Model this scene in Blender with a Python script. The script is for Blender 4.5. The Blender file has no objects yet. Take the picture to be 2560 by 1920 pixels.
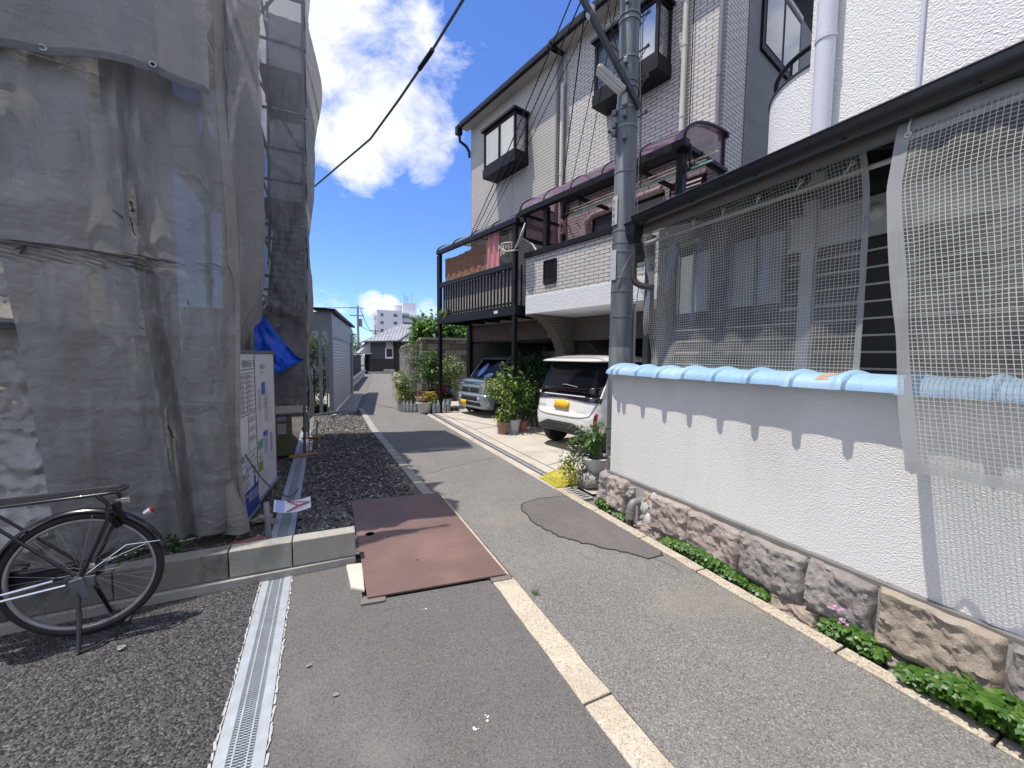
import bpy, bmesh, math, random
from mathutils import Vector, Matrix, noise
SC = bpy.context.scene
COL = SC.collection
PI = math.pi
def V(*a): return Vector(a)
# ------------------------------------------------------------------ camera
YAW, PITCH, ROLL = math.radians(25.2), math.atan(0.07), 0.010
fwd = V(math.sin(YAW)*math.cos(PITCH), math.cos(YAW)*math.cos(PITCH), -math.sin(PITCH))
rgt = V(math.cos(YAW), -math.sin(YAW), 0)
upv = rgt.cross(fwd)
r2 = rgt*math.cos(ROLL)+upv*math.sin(ROLL)
u2 = -rgt*math.sin(ROLL)+upv*math.cos(ROLL)
cam = bpy.data.cameras.new('camera')
co = bpy.data.objects.new('camera', cam)
COL.objects.link(co)
mm = Matrix((r2, u2, -fwd)).transposed().to_4x4()
mm.translation = V(0, 0, 1.6)
co.matrix_world = mm
cam.sensor_fit = 'HORIZONTAL'
cam.sensor_width = 36.0
cam.lens = 36.0*1000/2560
cam.clip_start = 0.05
cam.clip_end = 3000
SC.camera = co
# ------------------------------------------------------------------ sun and sky
SUN_EL = math.radians(72.0)
HX, HY = 0.980, -0.199                       # horizontal travel of the sunlight
sd = V(HX*math.cos(SUN_EL), HY*math.cos(SUN_EL), -math.sin(SUN_EL))
sl = bpy.data.lights.new('sun', 'SUN')
sl.energy = 4.3
sl.angle = math.radians(0.53)
sl.color = (1.0, 0.94, 0.86)
so = bpy.data.objects.new('sun', sl)
COL.objects.link(so)
so.rotation_euler = sd.to_track_quat('-Z', 'Y').to_euler()
so.location = (-20, -5, 60)
w = bpy.data.worlds.new('World')
SC.world = w
w.use_nodes = True
nt = w.node_tree
N = nt.nodes; L = nt.links
for n in list(N): N.remove(n)
out = N.new('ShaderNodeOutputWorld'); bg = N.new('ShaderNodeBackground')
sky = N.new('ShaderNodeTexSky'); sky.sky_type = 'NISHITA'; sky.sun_disc = False
sky.sun_elevation = SUN_EL
sky.sun_rotation = math.atan2(-sd.x, -sd.y)
sky.altitude = 20; sky.air_density = 1.0; sky.dust_density = 0.0; sky.ozone_density = 3.0
geo = N.new('ShaderNodeTexCoord')
def wm(op, a, b=None, c=None):
    n = N.new('ShaderNodeMath'); n.operation = op
    for i, x in enumerate((a, b, c)):
        if x is None: continue
        if isinstance(x, (int, float)): n.inputs[i].default_value = x
        else: L.new(x, n.inputs[i])
    return n.outputs[0]
CL = [(0.040,0.809,0.586,0.12),(0.095,0.834,0.539,0.13),(0.06,0.885,0.465,0.10),(0.160,0.776,0.605,0.035),(0.150,0.835,0.525,0.045),(0.005,0.846,0.534,0.12),(-0.05,0.83,0.56,0.12),
      (0.207,0.885,0.417,0.042),(0.000,0.994,0.102,0.045),(0.100,0.985,0.120,0.022),(0.140,0.984,0.116,0.018),(0.240,0.966,0.105,0.026),(0.14,0.885,0.452,0.06),(-0.75,0.35,0.45,0.42),(-0.75,-0.5,0.4,0.5),(-0.1,-0.75,0.5,0.5),(0.55,-0.7,0.35,0.4),(-0.35,-0.1,0.93,0.38),(0.25,-0.25,0.93,0.3),(0.85,-0.1,0.5,0.3),(-0.9,0.05,0.2,0.35)]  # wide blobs at the end: unseen clouds added for neutral fill light
tot = None
for x, y, z, r in CL:
    d = V(x, y, z).normalized()
    n = N.new('ShaderNodeVectorMath'); n.operation = 'DOT_PRODUCT'
    L.new(geo.outputs['Generated'], n.inputs[0]); n.inputs[1].default_value = d
    m = N.new('ShaderNodeMapRange'); m.interpolation_type = 'SMOOTHSTEP'
    L.new(n.outputs['Value'], m.inputs['Value'])
    m.inputs['From Min'].default_value = math.cos(r*1.9); m.inputs['From Max'].default_value = 1-(1-math.cos(r))*0.06
    m.inputs['To Min'].default_value = 0; m.inputs['To Max'].default_value = 1.0
    tot = m.outputs[0] if tot is None else wm('MAXIMUM', tot, m.outputs[0])
mp = N.new('ShaderNodeMapping'); L.new(geo.outputs['Generated'], mp.inputs['Vector']); mp.inputs['Scale'].default_value = (1, 1, 1.35)
n1 = N.new('ShaderNodeTexNoise'); n1.inputs['Scale'].default_value = 5.5; n1.inputs['Detail'].default_value = 10; n1.inputs['Roughness'].default_value = 0.62; n1.inputs['Distortion'].default_value = 0.25
L.new(mp.outputs[0], n1.inputs['Vector'])
n2 = N.new('ShaderNodeTexNoise'); n2.inputs['Scale'].default_value = 3.2; n2.inputs['Detail'].default_value = 5
L.new(mp.outputs[0], n2.inputs['Vector'])
dens = wm('ADD', wm('MULTIPLY', tot, 0.95), wm('MULTIPLY', wm('SUBTRACT', n1.outputs['Fac'], 0.5), 4.2))
dens = wm('MULTIPLY', wm('SUBTRACT', dens, 0.40), 1.25)
clampn = N.new('ShaderNodeClamp'); L.new(dens, clampn.inputs[0])
gate = wm('MULTIPLY', clampn.outputs[0], wm('MINIMUM', wm('MULTIPLY', tot, 2.6), 1.0))
tint = N.new('ShaderNodeMix'); tint.data_type = 'RGBA'; tint.blend_type = 'MULTIPLY'; tint.inputs[0].default_value = 1.0
L.new(sky.outputs[0], tint.inputs[6]); tint.inputs[7].default_value = (0.62, 0.80, 1.22, 1)
cc = N.new('ShaderNodeMix'); cc.data_type = 'RGBA'
sh = N.new('ShaderNodeMapRange'); L.new(n2.outputs['Fac'], sh.inputs['Value']); sh.inputs['From Min'].default_value = 0.35; sh.inputs['From Max'].default_value = 0.6
L.new(sh.outputs[0], cc.inputs[0])
cc.inputs[6].default_value = (5.2, 5.35, 5.8, 1); cc.inputs[7].default_value = (6.6, 6.7, 6.9, 1)
cm = N.new('ShaderNodeMix'); cm.data_type = 'RGBA'
L.new(gate, cm.inputs[0]); L.new(tint.outputs[2], cm.inputs[6]); L.new(cc.outputs[2], cm.inputs[7])
L.new(cm.outputs[2], bg.inputs[0]); bg.inputs[1].default_value = 0.15
L.new(bg.outputs[0], out.inputs[0])
SC.view_settings.view_transform = 'Standard'
SC.view_settings.look = 'None'
SC.view_settings.exposure = 0.32
SC.view_settings.gamma = 1.0
SC.cycles.max_bounces = 6
SC.cycles.transparent_max_bounces = 16
# ------------------------------------------------------------------ helpers
ROOT = {}
class MB:
    """collects faces; build() links them as ONE mesh object"""
    def __init__(s, local=False):
        s.v = []; s.f = []; s.uv = {}; s.local = local; s.mi = {}; s.cur = 0
    def vert(s, p): s.v.append(Vector(p)); return len(s.v)-1
    def face(s, idx, uv=None):
        s.f.append(tuple(idx))
        if uv: s.uv[len(s.f)-1] = uv
        if s.cur: s.mi[len(s.f)-1] = s.cur
    def poly(s, pts, uv=None): s.face([s.vert(p) for p in pts], uv)
    def hexa(s, p):
        i = [s.vert(q) for q in p]
        for a in ((0,3,2,1),(4,5,6,7),(0,1,5,4),(1,2,6,5),(2,3,7,6),(3,0,4,7)): s.face([i[k] for k in a])
    def box(s, x0, x1, y0, y1, z0, z1):
        s.hexa([(x0,y0,z0),(x1,y0,z0),(x1,y1,z0),(x0,y1,z0),(x0,y0,z1),(x1,y0,z1),(x1,y1,z1),(x0,y1,z1)])
    def obox(s, c, sx, sy, sz, rz=0, M=None):
        M = M or Matrix.Rotation(rz, 3, 'Z'); c = Vector(c)
        s.hexa([c+M@V(a*sx/2, b*sy/2, d*sz/2) for d in (-1,1) for a,b in ((-1,-1),(1,-1),(1,1),(-1,1))])
    def bar(s, p, q, wd, ht=None, up=(0,0,1)):
        """a rectangular bar from p to q"""
        p = Vector(p); q = Vector(q); ht = ht or wd
        d = (q-p).normalized(); u = Vector(up)
        if abs(d.dot(u)) > .99: u = V(1,0,0)
        a = d.cross(u).normalized(); b = a.cross(d)
        s.hexa([e+a*(i*wd/2)+b*(j*ht/2) for e in (p, q) for i, j in ((-1,-1),(1,-1),(1,1),(-1,1))])
    def prism(s, pts, vec):
        vec = Vector(vec); n = len(pts)
        a = [s.vert(p) for p in pts]; b = [s.vert(Vector(p)+vec) for p in pts]
        s.face(a[::-1]); s.face(b)
        for i in range(n): s.face([a[i], a[(i+1)%n], b[(i+1)%n], b[i]])
    def tube(s, pts, r, n=8, caps=True):
        pts = [Vector(p) for p in pts]; m = len(pts)
        rr = r if isinstance(r, (list, tuple)) else [r]*m
        prev = None; rings = []
        for i, p in enumerate(pts):
            d = (pts[min(i+1, m-1)]-pts[max(i-1, 0)]).normalized()
            if prev is None:
                a = d.cross(V(0,0,1))
                if a.length < 1e-3: a = d.cross(V(1,0,0))
            else: a = prev-d*prev.dot(d)
            a.normalize(); prev = a; b = d.cross(a)
            rings.append([s.vert(p+a*(rr[i]*math.cos(2*PI*k/n))+b*(rr[i]*math.sin(2*PI*k/n))) for k in range(n)])
        for i in range(m-1):
            for k in range(n): s.face([rings[i][k], rings[i][(k+1)%n], rings[i+1][(k+1)%n], rings[i+1][k]])
        if caps: s.face(rings[0][::-1]); s.face(rings[-1])
    def ring(s, c, ax, R, r, n=24, m=8):
        c = Vector(c); ax = Vector(ax).normalized(); a = ax.orthogonal().normalized(); b = ax.cross(a)
        g = []
        for i in range(n):
            t = 2*PI*i/n; d = a*math.cos(t)+b*math.sin(t)
            g.append([s.vert(c+d*(R+r*math.cos(2*PI*k/m))+ax*(r*math.sin(2*PI*k/m))) for k in range(m)])
        for i in range(n):
            for k in range(m): s.face([g[i][k], g[i][(k+1)%m], g[(i+1)%n][(k+1)%m], g[(i+1)%n][k]])
    def lathe(s, c, prof, n=16, ax=(0,0,1)):
        c = Vector(c); ax = Vector(ax).normalized(); a = ax.orthogonal().normalized(); b = ax.cross(a)
        g = [[s.vert(c+ax*z+(a*math.cos(2*PI*k/n)+b*math.sin(2*PI*k/n))*r) for k in range(n)] for r, z in prof]
        for i in range(len(prof)-1):
            for k in range(n): s.face([g[i][k], g[i][(k+1)%n], g[i+1][(k+1)%n], g[i+1][k]])
        if prof[0][0] > 1e-4: s.face(g[0][::-1])
        if prof[-1][0] > 1e-4: s.face(g[-1])
    def grid(s, fn, nu, nv, uvs=(1,1), skip=None, closeu=False):
        g = [[s.vert(fn(i/nu, j/nv)) for j in range(nv+1)] for i in range(nu if closeu else nu+1)]
        for i in range(nu):
            for j in range(nv):
                if skip and skip(i, j): continue
                i2 = (i+1) % nu if closeu else i+1
                s.face([g[i][j], g[i2][j], g[i2][j+1], g[i][j+1]],
                       [(a/nu*uvs[0], b/nv*uvs[1]) for a, b in ((i,j),(i+1,j),(i+1,j+1),(i,j+1))])
    def loft(s, rings, caps=True):
        g = [[s.vert(p) for p in r] for r in rings]; n = len(g[0])
        for i in range(len(g)-1):
            for k in range(n): s.face([g[i][k], g[i][(k+1)%n], g[i+1][(k+1)%n], g[i+1][k]])
        if caps: s.face(g[0][::-1]); s.face(g[-1])
    def blob(s, c, rx, ry, rz, n=8, m=6, rough=0.15, rng=random):
        c = Vector(c); ph = rng.random()*99
        def fn(u, v):
            t = 2*PI*u; p = PI*(v-.5); d = V(math.cos(t)*math.cos(p), math.sin(t)*math.cos(p), math.sin(p))
            k = 1+rough*noise.noise(d*1.7+V(ph, ph*.3, 0))*2
            return c+V(d.x*rx, d.y*ry, d.z*rz)*k
        s.grid(fn, n, m, closeu=True)
    def build(s, name, mat, parent=None, smooth=False, bevel=0, solid=0, seg=2):
        M = Matrix.Identity(4)
        if parent is not None:
            r = parent
            while r.parent: r = r.parent
            if not s.local: M = ROOT.get(r.name, Matrix.Identity(4)).inverted()
        vs = [M@p for p in s.v]
        me = bpy.data.meshes.new(name)
        me.from_pydata(vs, [], s.f)
        uvl = me.uv_layers.new(name='UVMap'); k = 0
        for fi, f in enumerate(s.f):
            if fi in s.uv:
                for q in s.uv[fi]: uvl.data[k].uv = q; k += 1
                continue
            nx = ny = nz = 0.0
            p0 = vs[f[0]]; e1 = vs[f[1]]-p0; e2 = vs[f[2]]-p0
            nn = e1.cross(e2); ax = max(range(3), key=lambda i: abs(nn[i]))
            for i in f:
                p = vs[i]
                uvl.data[k].uv = (p.y, p.z) if ax == 0 else ((p.x, p.z) if ax == 1 else (p.x, p.y)); k += 1
        ms = mat if isinstance(mat, (list, tuple)) else [mat]
        for m in ms: me.materials.append(m)
        if s.mi:
            for fi, m in s.mi.items(): me.polygons[fi].material_index = m
        if smooth:
            for p in me.polygons: p.use_smooth = True
        me.validate(); me.update()
        bm = bmesh.new(); bm.from_mesh(me)
        if bevel:
            bmesh.ops.remove_doubles(bm, verts=bm.verts, dist=1e-5)
        bmesh.ops.recalc_face_normals(bm, faces=bm.faces)
        bm.to_mesh(me); bm.free()
        if smooth and smooth != 'all': me.set_sharp_from_angle(angle=math.radians(48))
        o = bpy.data.objects.new(name, me); COL.objects.link(o)
        if parent is not None: o.parent = parent
        if solid:
            md = o.modifiers.new('solid', 'SOLIDIFY'); md.thickness = solid; md.offset = 0
        if bevel:
            md = o.modifiers.new('bevel', 'BEVEL'); md.width = bevel; md.segments = seg; md.limit_method = 'ANGLE'; md.angle_limit = math.radians(35)
            md.harden_normals = False
        return o
def tag(o, label=None, cat=None, group=None, kind=None):
    if label: o['label'] = label
    if cat: o['category'] = cat
    if group: o['group'] = group
    if kind: o['kind'] = kind
    return o
def thing(name, label, cat, loc=(0,0,0), rz=0, group=None):
    o = bpy.data.objects.new(name, None); COL.objects.link(o)
    o.empty_display_size = 0.1
    o.location = loc; o.rotation_euler = (0, 0, rz)
    ROOT[o.name] = Matrix.Translation(Vector(loc)) @ Matrix.Rotation(rz, 4, 'Z')
    return tag(o, label, cat, group)
def dup(root, loc, rz=0, label=None, scale=1.0):
    r = root.copy(); COL.objects.link(r); r.location = loc; r.rotation_euler = (0,0,rz); r.scale = (scale,)*3
    if label: r['label'] = label
    for ch in list(root.children):
        c = ch.copy(); COL.objects.link(c); c.parent = r
        for g in list(ch.children):
            d = g.copy(); COL.objects.link(d); d.parent = c
    return r
def text(body, size, mat, parent, M, name='lettering', ax='LEFT', depth=0.0, sx=1.0):
    """lettering as a mesh lying in the plane M (local x right, y up), world coordinates"""
    c = bpy.data.curves.new('t', 'FONT'); c.body = body; c.size = size; c.align_x = ax; c.extrude = depth; c.resolution_u = 2
    o = bpy.data.objects.new('t', c); COL.objects.link(o)
    dg = bpy.context.evaluated_depsgraph_get()
    me = bpy.data.meshes.new_from_object(o.evaluated_get(dg))
    bpy.data.objects.remove(o); bpy.data.curves.remove(c)
    r = parent
    while r.parent: r = r.parent
    W = ROOT.get(r.name, Matrix.Identity(4)).inverted() @ M @ Matrix.Diagonal((sx,1,1,1))
    me.transform(W); me.materials.clear(); me.materials.append(mat)
    me.name = name
    o = bpy.data.objects.new(name, me); COL.objects.link(o); o.parent = parent
    return o
def frame(o, x, y):
    x = Vector(x).normalized(); y = Vector(y).normalized(); z = x.cross(y)
    m = Matrix((x, y, z)).transposed().to_4x4(); m.translation = Vector(o); return m
def lerp(a, b, t): return a+(b-a)*t
def vl(a, b, t): return Vector(a)*(1-t)+Vector(b)*t
def fb(p, o=4, H=1.0): return noise.fractal(Vector(p), H, 2.0, o)
# ------------------------------------------------------------------ materials
def newmat(name):
    m = bpy.data.materials.new(name); m.use_nodes = True
    nt = m.node_tree
    for n in list(nt.nodes): nt.nodes.remove(n)
    return m, nt, nt.nodes, nt.links
def mth(nt, op, a, b=None, c=None):
    n = nt.nodes.new('ShaderNodeMath'); n.operation = op
    for i, x in enumerate((a, b, c)):
        if x is None: continue
        if isinstance(x, (int, float)): n.inputs[i].default_value = x
        else: nt.links.new(x, n.inputs[i])
    return n.outputs[0]
def ramp(nt, src, a, b, lo=0.0, hi=1.0):
    n = nt.nodes.new('ShaderNodeMapRange'); n.interpolation_type = 'SMOOTHSTEP'; nt.links.new(src, n.inputs['Value'])
    n.inputs['From Min'].default_value = a; n.inputs['From Max'].default_value = b
    n.inputs['To Min'].default_value = lo; n.inputs['To Max'].default_value = hi
    return n.outputs[0]
def mixc(nt, fac, a, b, mode='MIX'):
    n = nt.nodes.new('ShaderNodeMix'); n.data_type = 'RGBA'; n.blend_type = mode
    if isinstance(fac, (int, float)): n.inputs[0].default_value = fac
    else: nt.links.new(fac, n.inputs[0])
    for i, x in ((6, a), (7, b)):
        if isinstance(x, (tuple, list)): n.inputs[i].default_value = (*x[:3], 1)
        else: nt.links.new(x, n.inputs[i])
    return n.outputs[2]
def noisen(nt, sc, det=4, rough=.55, vec=None, dist=0.0, stretch=None):
    n = nt.nodes.new('ShaderNodeTexNoise'); n.inputs['Scale'].default_value = sc; n.inputs['Detail'].default_value = det
    n.inputs['Roughness'].default_value = rough; n.inputs['Distortion'].default_value = dist
    if vec is None:
        tc = nt.nodes.new('ShaderNodeTexCoord'); vec = tc.outputs['Object']
    if stretch:
        mp = nt.nodes.new('ShaderNodeMapping'); mp.inputs['Scale'].default_value = stretch; nt.links.new(vec, mp.inputs['Vector']); vec = mp.outputs[0]
    nt.links.new(vec, n.inputs['Vector']); return n.outputs['Fac']
def uvn(nt):
    n = nt.nodes.new('ShaderNodeUVMap'); n.uv_map = 'UVMap'; return n.outputs[0]
def bsdf(nt, col, rough=.6, metal=0, bump=None, bstr=.3, bdist=.01, coat=0, spec=None):
    p = nt.nodes.new('ShaderNodeBsdfPrincipled'); o = nt.nodes.new('ShaderNodeOutputMaterial')
    if isinstance(col, (tuple, list)): p.inputs['Base Color'].default_value = (*col[:3], 1)
    else: nt.links.new(col, p.inputs['Base Color'])
    if isinstance(rough, (int, float)): p.inputs['Roughness'].default_value = rough
    else: nt.links.new(rough, p.inputs['Roughness'])
    p.inputs['Metallic'].default_value = metal
    if coat: p.inputs['Coat Weight'].default_value = coat; p.inputs['Coat Roughness'].default_value = .04
    if spec is not None: p.inputs['Specular IOR Level'].default_value = spec
    if bump is not None:
        b = nt.nodes.new('ShaderNodeBump'); b.inputs['Strength'].default_value = bstr; b.inputs['Distance'].default_value = bdist
        nt.links.new(bump, b.inputs['Height']); nt.links.new(b.outputs[0], p.inputs['Normal'])
    nt.links.new(p.outputs[0], o.inputs[0]); return p
def M(name, col, rough=.6, metal=0, var=.15, sc=6, fine=.08, fsc=60, bump=0, bsc=80, coat=0, stain=None, stsc=2.0, stamt=.5, stretch=None, spec=None, bdist=.01):
    """painted or plain surface: base colour, slow and fine variation, optional dirt"""
    m, nt, nn, ll = newmat(name)
    a = noisen(nt, sc, 4, stretch=stretch); b = noisen(nt, fsc, 3)
    k = mth(nt, 'ADD', mth(nt, 'MULTIPLY', mth(nt, 'SUBTRACT', a, .5), var*2.4), mth(nt, 'MULTIPLY', mth(nt, 'SUBTRACT', b, .5), fine*2.4))
    k = mth(nt, 'ADD', k, 1.0)
    vm = nn.new('ShaderNodeVectorMath'); vm.operation = 'SCALE'; vm.inputs[0].default_value = col[:3]; ll.new(k, vm.inputs['Scale'])
    c = vm.outputs[0]
    if stain:
        s = ramp(nt, noisen(nt, stsc, 6, .65, stretch=stretch), .48, .70, 0, stamt)
        c = mixc(nt, s, c, stain)
    rg = mth(nt, 'ADD', mth(nt, 'MULTIPLY', mth(nt, 'SUBTRACT', a, .5), .25), rough)
    bsdf(nt, c, rg, metal, noisen(nt, bsc, 4) if bump else None, bump, bdist, coat, spec)
    return m
def speckle(name, base, dark, light, sc, dirt=None, dsc=1.2, damt=.5, rough=.85, bump=.5, bdist=.004, pd=.18, plt=.12, mottle=.14):
    """aggregate: voronoi stones in three tones with a worn binder"""
    m, nt, nn, ll = newmat(name)
    tc = nn.new('ShaderNodeTexCoord')
    vo = nn.new('ShaderNodeTexVoronoi'); vo.inputs['Scale'].default_value = sc; ll.new(tc.outputs['Object'], vo.inputs['Vector'])
    sp = nn.new('ShaderNodeSeparateColor'); ll.new(vo.outputs['Color'], sp.inputs[0])
    r = sp.outputs[0]
    c = mixc(nt, ramp(nt, r, pd, pd+.1, 1, 0), base, dark)
    c = mixc(nt, ramp(nt, r, 1-plt-.06, 1-plt+.04), c, light)
    vo2 = nn.new('ShaderNodeTexVoronoi'); vo2.inputs['Scale'].default_value = sc*.31; ll.new(tc.outputs['Object'], vo2.inputs['Vector'])
    sp2 = nn.new('ShaderNodeSeparateColor'); ll.new(vo2.outputs['Color'], sp2.inputs[0])
    near = ramp(nt, vo2.outputs['Distance'], .10, .22, 1, 0)
    c = mixc(nt, mth(nt, 'MULTIPLY', near, ramp(nt, sp2.outputs[0], .78, .84)), c, light)
    c = mixc(nt, mth(nt, 'MULTIPLY', near, ramp(nt, sp2.outputs[1], .82, .86)), c, dark)
    lo = noisen(nt, 1.7, 6, .6); mid = noisen(nt, 9, 4)
    k = mth(nt, 'ADD', 1.0, mth(nt, 'ADD', mth(nt, 'MULTIPLY', mth(nt, 'SUBTRACT', lo, .5), mottle*3), mth(nt, 'MULTIPLY', mth(nt, 'SUBTRACT', mid, .5), mottle*1.4)))
    vm = nn.new('ShaderNodeVectorMath'); vm.operation = 'SCALE'; ll.new(c, vm.inputs[0]); ll.new(k, vm.inputs['Scale']); c = vm.outputs[0]
    if dirt: c = mixc(nt, ramp(nt, noisen(nt, dsc, 7, .62), .5, .72, 0, damt), c, dirt)
    h = mth(nt, 'ADD', mth(nt, 'MULTIPLY', vo.outputs['Distance'], -1.0), mth(nt, 'MULTIPLY', noisen(nt, sc*1.3, 3), .5))
    bsdf(nt, c, rough, 0, h, bump, bdist)
    return m
def bricks(name, c1, c2, mortar, bw, bh, mw=.006, rough=.7, off=.5, bump=.5, var=.1):
    m, nt, nn, ll = newmat(name)
    b = nn.new('ShaderNodeTexBrick'); ll.new(uvn(nt), b.inputs['Vector'])
    b.inputs['Scale'].default_value = 1.0; b.inputs['Brick Width'].default_value = bw; b.inputs['Row Height'].default_value = bh
    b.inputs['Mortar Size'].default_value = mw; b.inputs['Mortar Smooth'].default_value = .15; b.inputs['Bias'].default_value = 0
    b.offset = off
    b.inputs['Color1'].default_value = (*c1, 1); b.inputs['Color2'].default_value = (*c2, 1); b.inputs['Mortar'].default_value = (*mortar, 1)
    k = mth(nt, 'ADD', 1-var, mth(nt, 'MULTIPLY', noisen(nt, 1.6, 5), var*2))
    vm = nn.new('ShaderNodeVectorMath'); vm.operation = 'SCALE'; ll.new(b.outputs['Color'], vm.inputs[0]); ll.new(k, vm.inputs['Scale'])
    h = mth(nt, 'SUBTRACT', mth(nt, 'MULTIPLY', noisen(nt, 60, 4), .25), b.outputs['Fac'])
    bsdf(nt, vm.outputs[0], rough, 0, h, bump, .006)
    return m
def sheetmat(name, col, alpha=.1, trans=.35, gloss=.08, weave=260, stain=(.05,.05,.05), stamt=.25):
    """woven or coated sheeting that lets some light through"""
    m, nt, nn, ll = newmat(name)
    a = noisen(nt, 2.2, 6, .6); b = noisen(nt, 30, 3)
    k = mth(nt, 'ADD', .72, mth(nt, 'ADD', mth(nt, 'MULTIPLY', a, .4), mth(nt, 'MULTIPLY', b, .16)))
    vm = nn.new('ShaderNodeVectorMath'); vm.operation = 'SCALE'; vm.inputs[0].default_value = col; ll.new(k, vm.inputs['Scale'])
    c = mixc(nt, ramp(nt, noisen(nt, 3.0, 6, .7, stretch=(1,1,.5)), .52, .72, 0, stamt), vm.outputs[0], stain)
    u = uvn(nt)
    wv = nn.new('ShaderNodeTexNoise'); wv.inputs['Scale'].default_value = weave; ll.new(u, wv.inputs['Vector'])
    bp = nn.new('ShaderNodeBump'); bp.inputs['Strength'].default_value = .75; bp.inputs['Distance'].default_value = .035
    cr = mth(nt, 'ADD', noisen(nt, 5, 6, .6, dist=.6, stretch=(1,1,1.6)), mth(nt, 'MULTIPLY', wv.outputs['Fac'], .04))
    for sc_, am_, st_ in ((1.7,.30,(1,1,.8)),(2.4,.24,(1.8,1.8,.3))):     # sharp creases along noise ridges
        rd = mth(nt, 'ABSOLUTE', mth(nt, 'SUBTRACT', noisen(nt, sc_, 3, .5, dist=.4, stretch=st_), .5)); cr = mth(nt, 'ADD', cr, mth(nt, 'MULTIPLY', ramp(nt, rd, 0, .05, 1, 0), am_*.35))
    ll.new(cr, bp.inputs['Height'])
    c = mixc(nt, ramp(nt, noisen(nt, 1.6, 7, .7, dist=.5), .50, .68, 0, stamt*.6), c, (.46,.45,.42))
    d = nn.new('ShaderNodeBsdfDiffuse'); ll.new(c, d.inputs[0]); ll.new(bp.outputs[0], d.inputs['Normal'])
    t = nn.new('ShaderNodeBsdfTranslucent'); ll.new(c, t.inputs[0]); ll.new(bp.outputs[0], t.inputs['Normal'])
    g = nn.new('ShaderNodeBsdfGlossy'); g.inputs['Roughness'].default_value = .42; g.inputs[0].default_value = (.8,.8,.82,1); ll.new(bp.outputs[0], g.inputs['Normal'])
    x = nn.new('ShaderNodeBsdfTransparent'); x.inputs[0].default_value = (.95,.95,.95,1)
    def mx(f, p, q):
        n = nn.new('ShaderNodeMixShader')
        if isinstance(f, (int, float)): n.inputs[0].default_value = f
        else: ll.new(f, n.inputs[0])
        ll.new(p, n.inputs[1]); ll.new(q, n.inputs[2]); return n.outputs[0]
    s = mx(trans, d.outputs[0], t.outputs[0]); s = mx(gloss, s, g.outputs[0]); s = mx(alpha, s, x.outputs[0])
    o = nn.new('ShaderNodeOutputMaterial'); ll.new(s, o.inputs[0])
    return m
def netmat(name, cell=.025, th=.0026, film=.2, wire=(.72,.72,.68)):
    """clear film with a white thread grid laid into it"""
    m, nt, nn, ll = newmat(name)
    sp = nn.new('ShaderNodeSeparateXYZ'); ll.new(uvn(nt), sp.inputs[0])
    def line(c):
        f = mth(nt, 'FRACT', mth(nt, 'DIVIDE', c, cell)); d = mth(nt, 'ABSOLUTE', mth(nt, 'SUBTRACT', f, .5))
        return ramp(nt, d, th/cell*.42, th/cell*.62, 1, 0)
    k = mth(nt, 'MAXIMUM', line(sp.outputs[0]), line(sp.outputs[1]))
    d = nn.new('ShaderNodeBsdfDiffuse'); d.inputs[0].default_value = (*wire, 1)
    tr = nn.new('ShaderNodeBsdfTranslucent'); tr.inputs[0].default_value = (*wire, 1)
    dm = nn.new('ShaderNodeMixShader'); dm.inputs[0].default_value = .4; ll.new(d.outputs[0], dm.inputs[1]); ll.new(tr.outputs[0], dm.inputs[2])
    x = nn.new('ShaderNodeBsdfTransparent'); x.inputs[0].default_value = (.92,.93,.93,1)
    fd = nn.new('ShaderNodeBsdfDiffuse'); fd.inputs[0].default_value = (.60,.585,.55,1)
    g = nn.new('ShaderNodeBsdfGlossy'); g.inputs['Roughness'].default_value = .16
    bp = nn.new('ShaderNodeBump'); bp.inputs['Strength'].default_value = .6; bp.inputs['Distance'].default_value = .01; ll.new(noisen(nt, 14, 5, .6), bp.inputs['Height']); ll.new(bp.outputs[0], g.inputs['Normal'])
    f1 = nn.new('ShaderNodeMixShader'); ll.new(mth(nt, 'MULTIPLY', ramp(nt, noisen(nt, 4, 5), .3, .7, .5, 1.4), film), f1.inputs[0]); ll.new(x.outputs[0], f1.inputs[1]); ll.new(fd.outputs[0], f1.inputs[2])
    f2 = nn.new('ShaderNodeMixShader')
    fr = nn.new('ShaderNodeFresnel'); fr.inputs[0].default_value = 1.45
    ll.new(mth(nt, 'MULTIPLY', fr.outputs[0], .10), f2.inputs[0]); ll.new(f1.outputs[0], f2.inputs[1]); ll.new(g.outputs[0], f2.inputs[2])
    f3 = nn.new('ShaderNodeMixShader'); ll.new(k, f3.inputs[0]); ll.new(f2.outputs[0], f3.inputs[1]); ll.new(dm.outputs[0], f3.inputs[2])
    o = nn.new('ShaderNodeOutputMaterial'); ll.new(f3.outputs[0], o.inputs[0])
    return m
def clearmat(name, tint, alpha, rough=.05, gl=.6, diff=None):
    m, nt, nn, ll = newmat(name)
    x = nn.new('ShaderNodeBsdfTransparent'); x.inputs[0].default_value = (*tint, 1)
    g = nn.new('ShaderNodeBsdfGlossy'); g.inputs['Roughness'].default_value = rough
    d = nn.new('ShaderNodeBsdfDiffuse'); d.inputs[0].default_value = (*(diff or tint), 1)
    a = nn.new('ShaderNodeMixShader'); a.inputs[0].default_value = 1-alpha; ll.new(d.outputs[0], a.inputs[1]); ll.new(x.outputs[0], a.inputs[2])
    fr = nn.new('ShaderNodeFresnel'); fr.inputs[0].default_value = 1.5
    b = nn.new('ShaderNodeMixShader'); ll.new(mth(nt, 'MULTIPLY', fr.outputs[0], gl), b.inputs[0]); ll.new(a.outputs[0], b.inputs[1]); ll.new(g.outputs[0], b.inputs[2])
    o = nn.new('ShaderNodeOutputMaterial'); ll.new(b.outputs[0], o.inputs[0])
    return m
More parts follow.
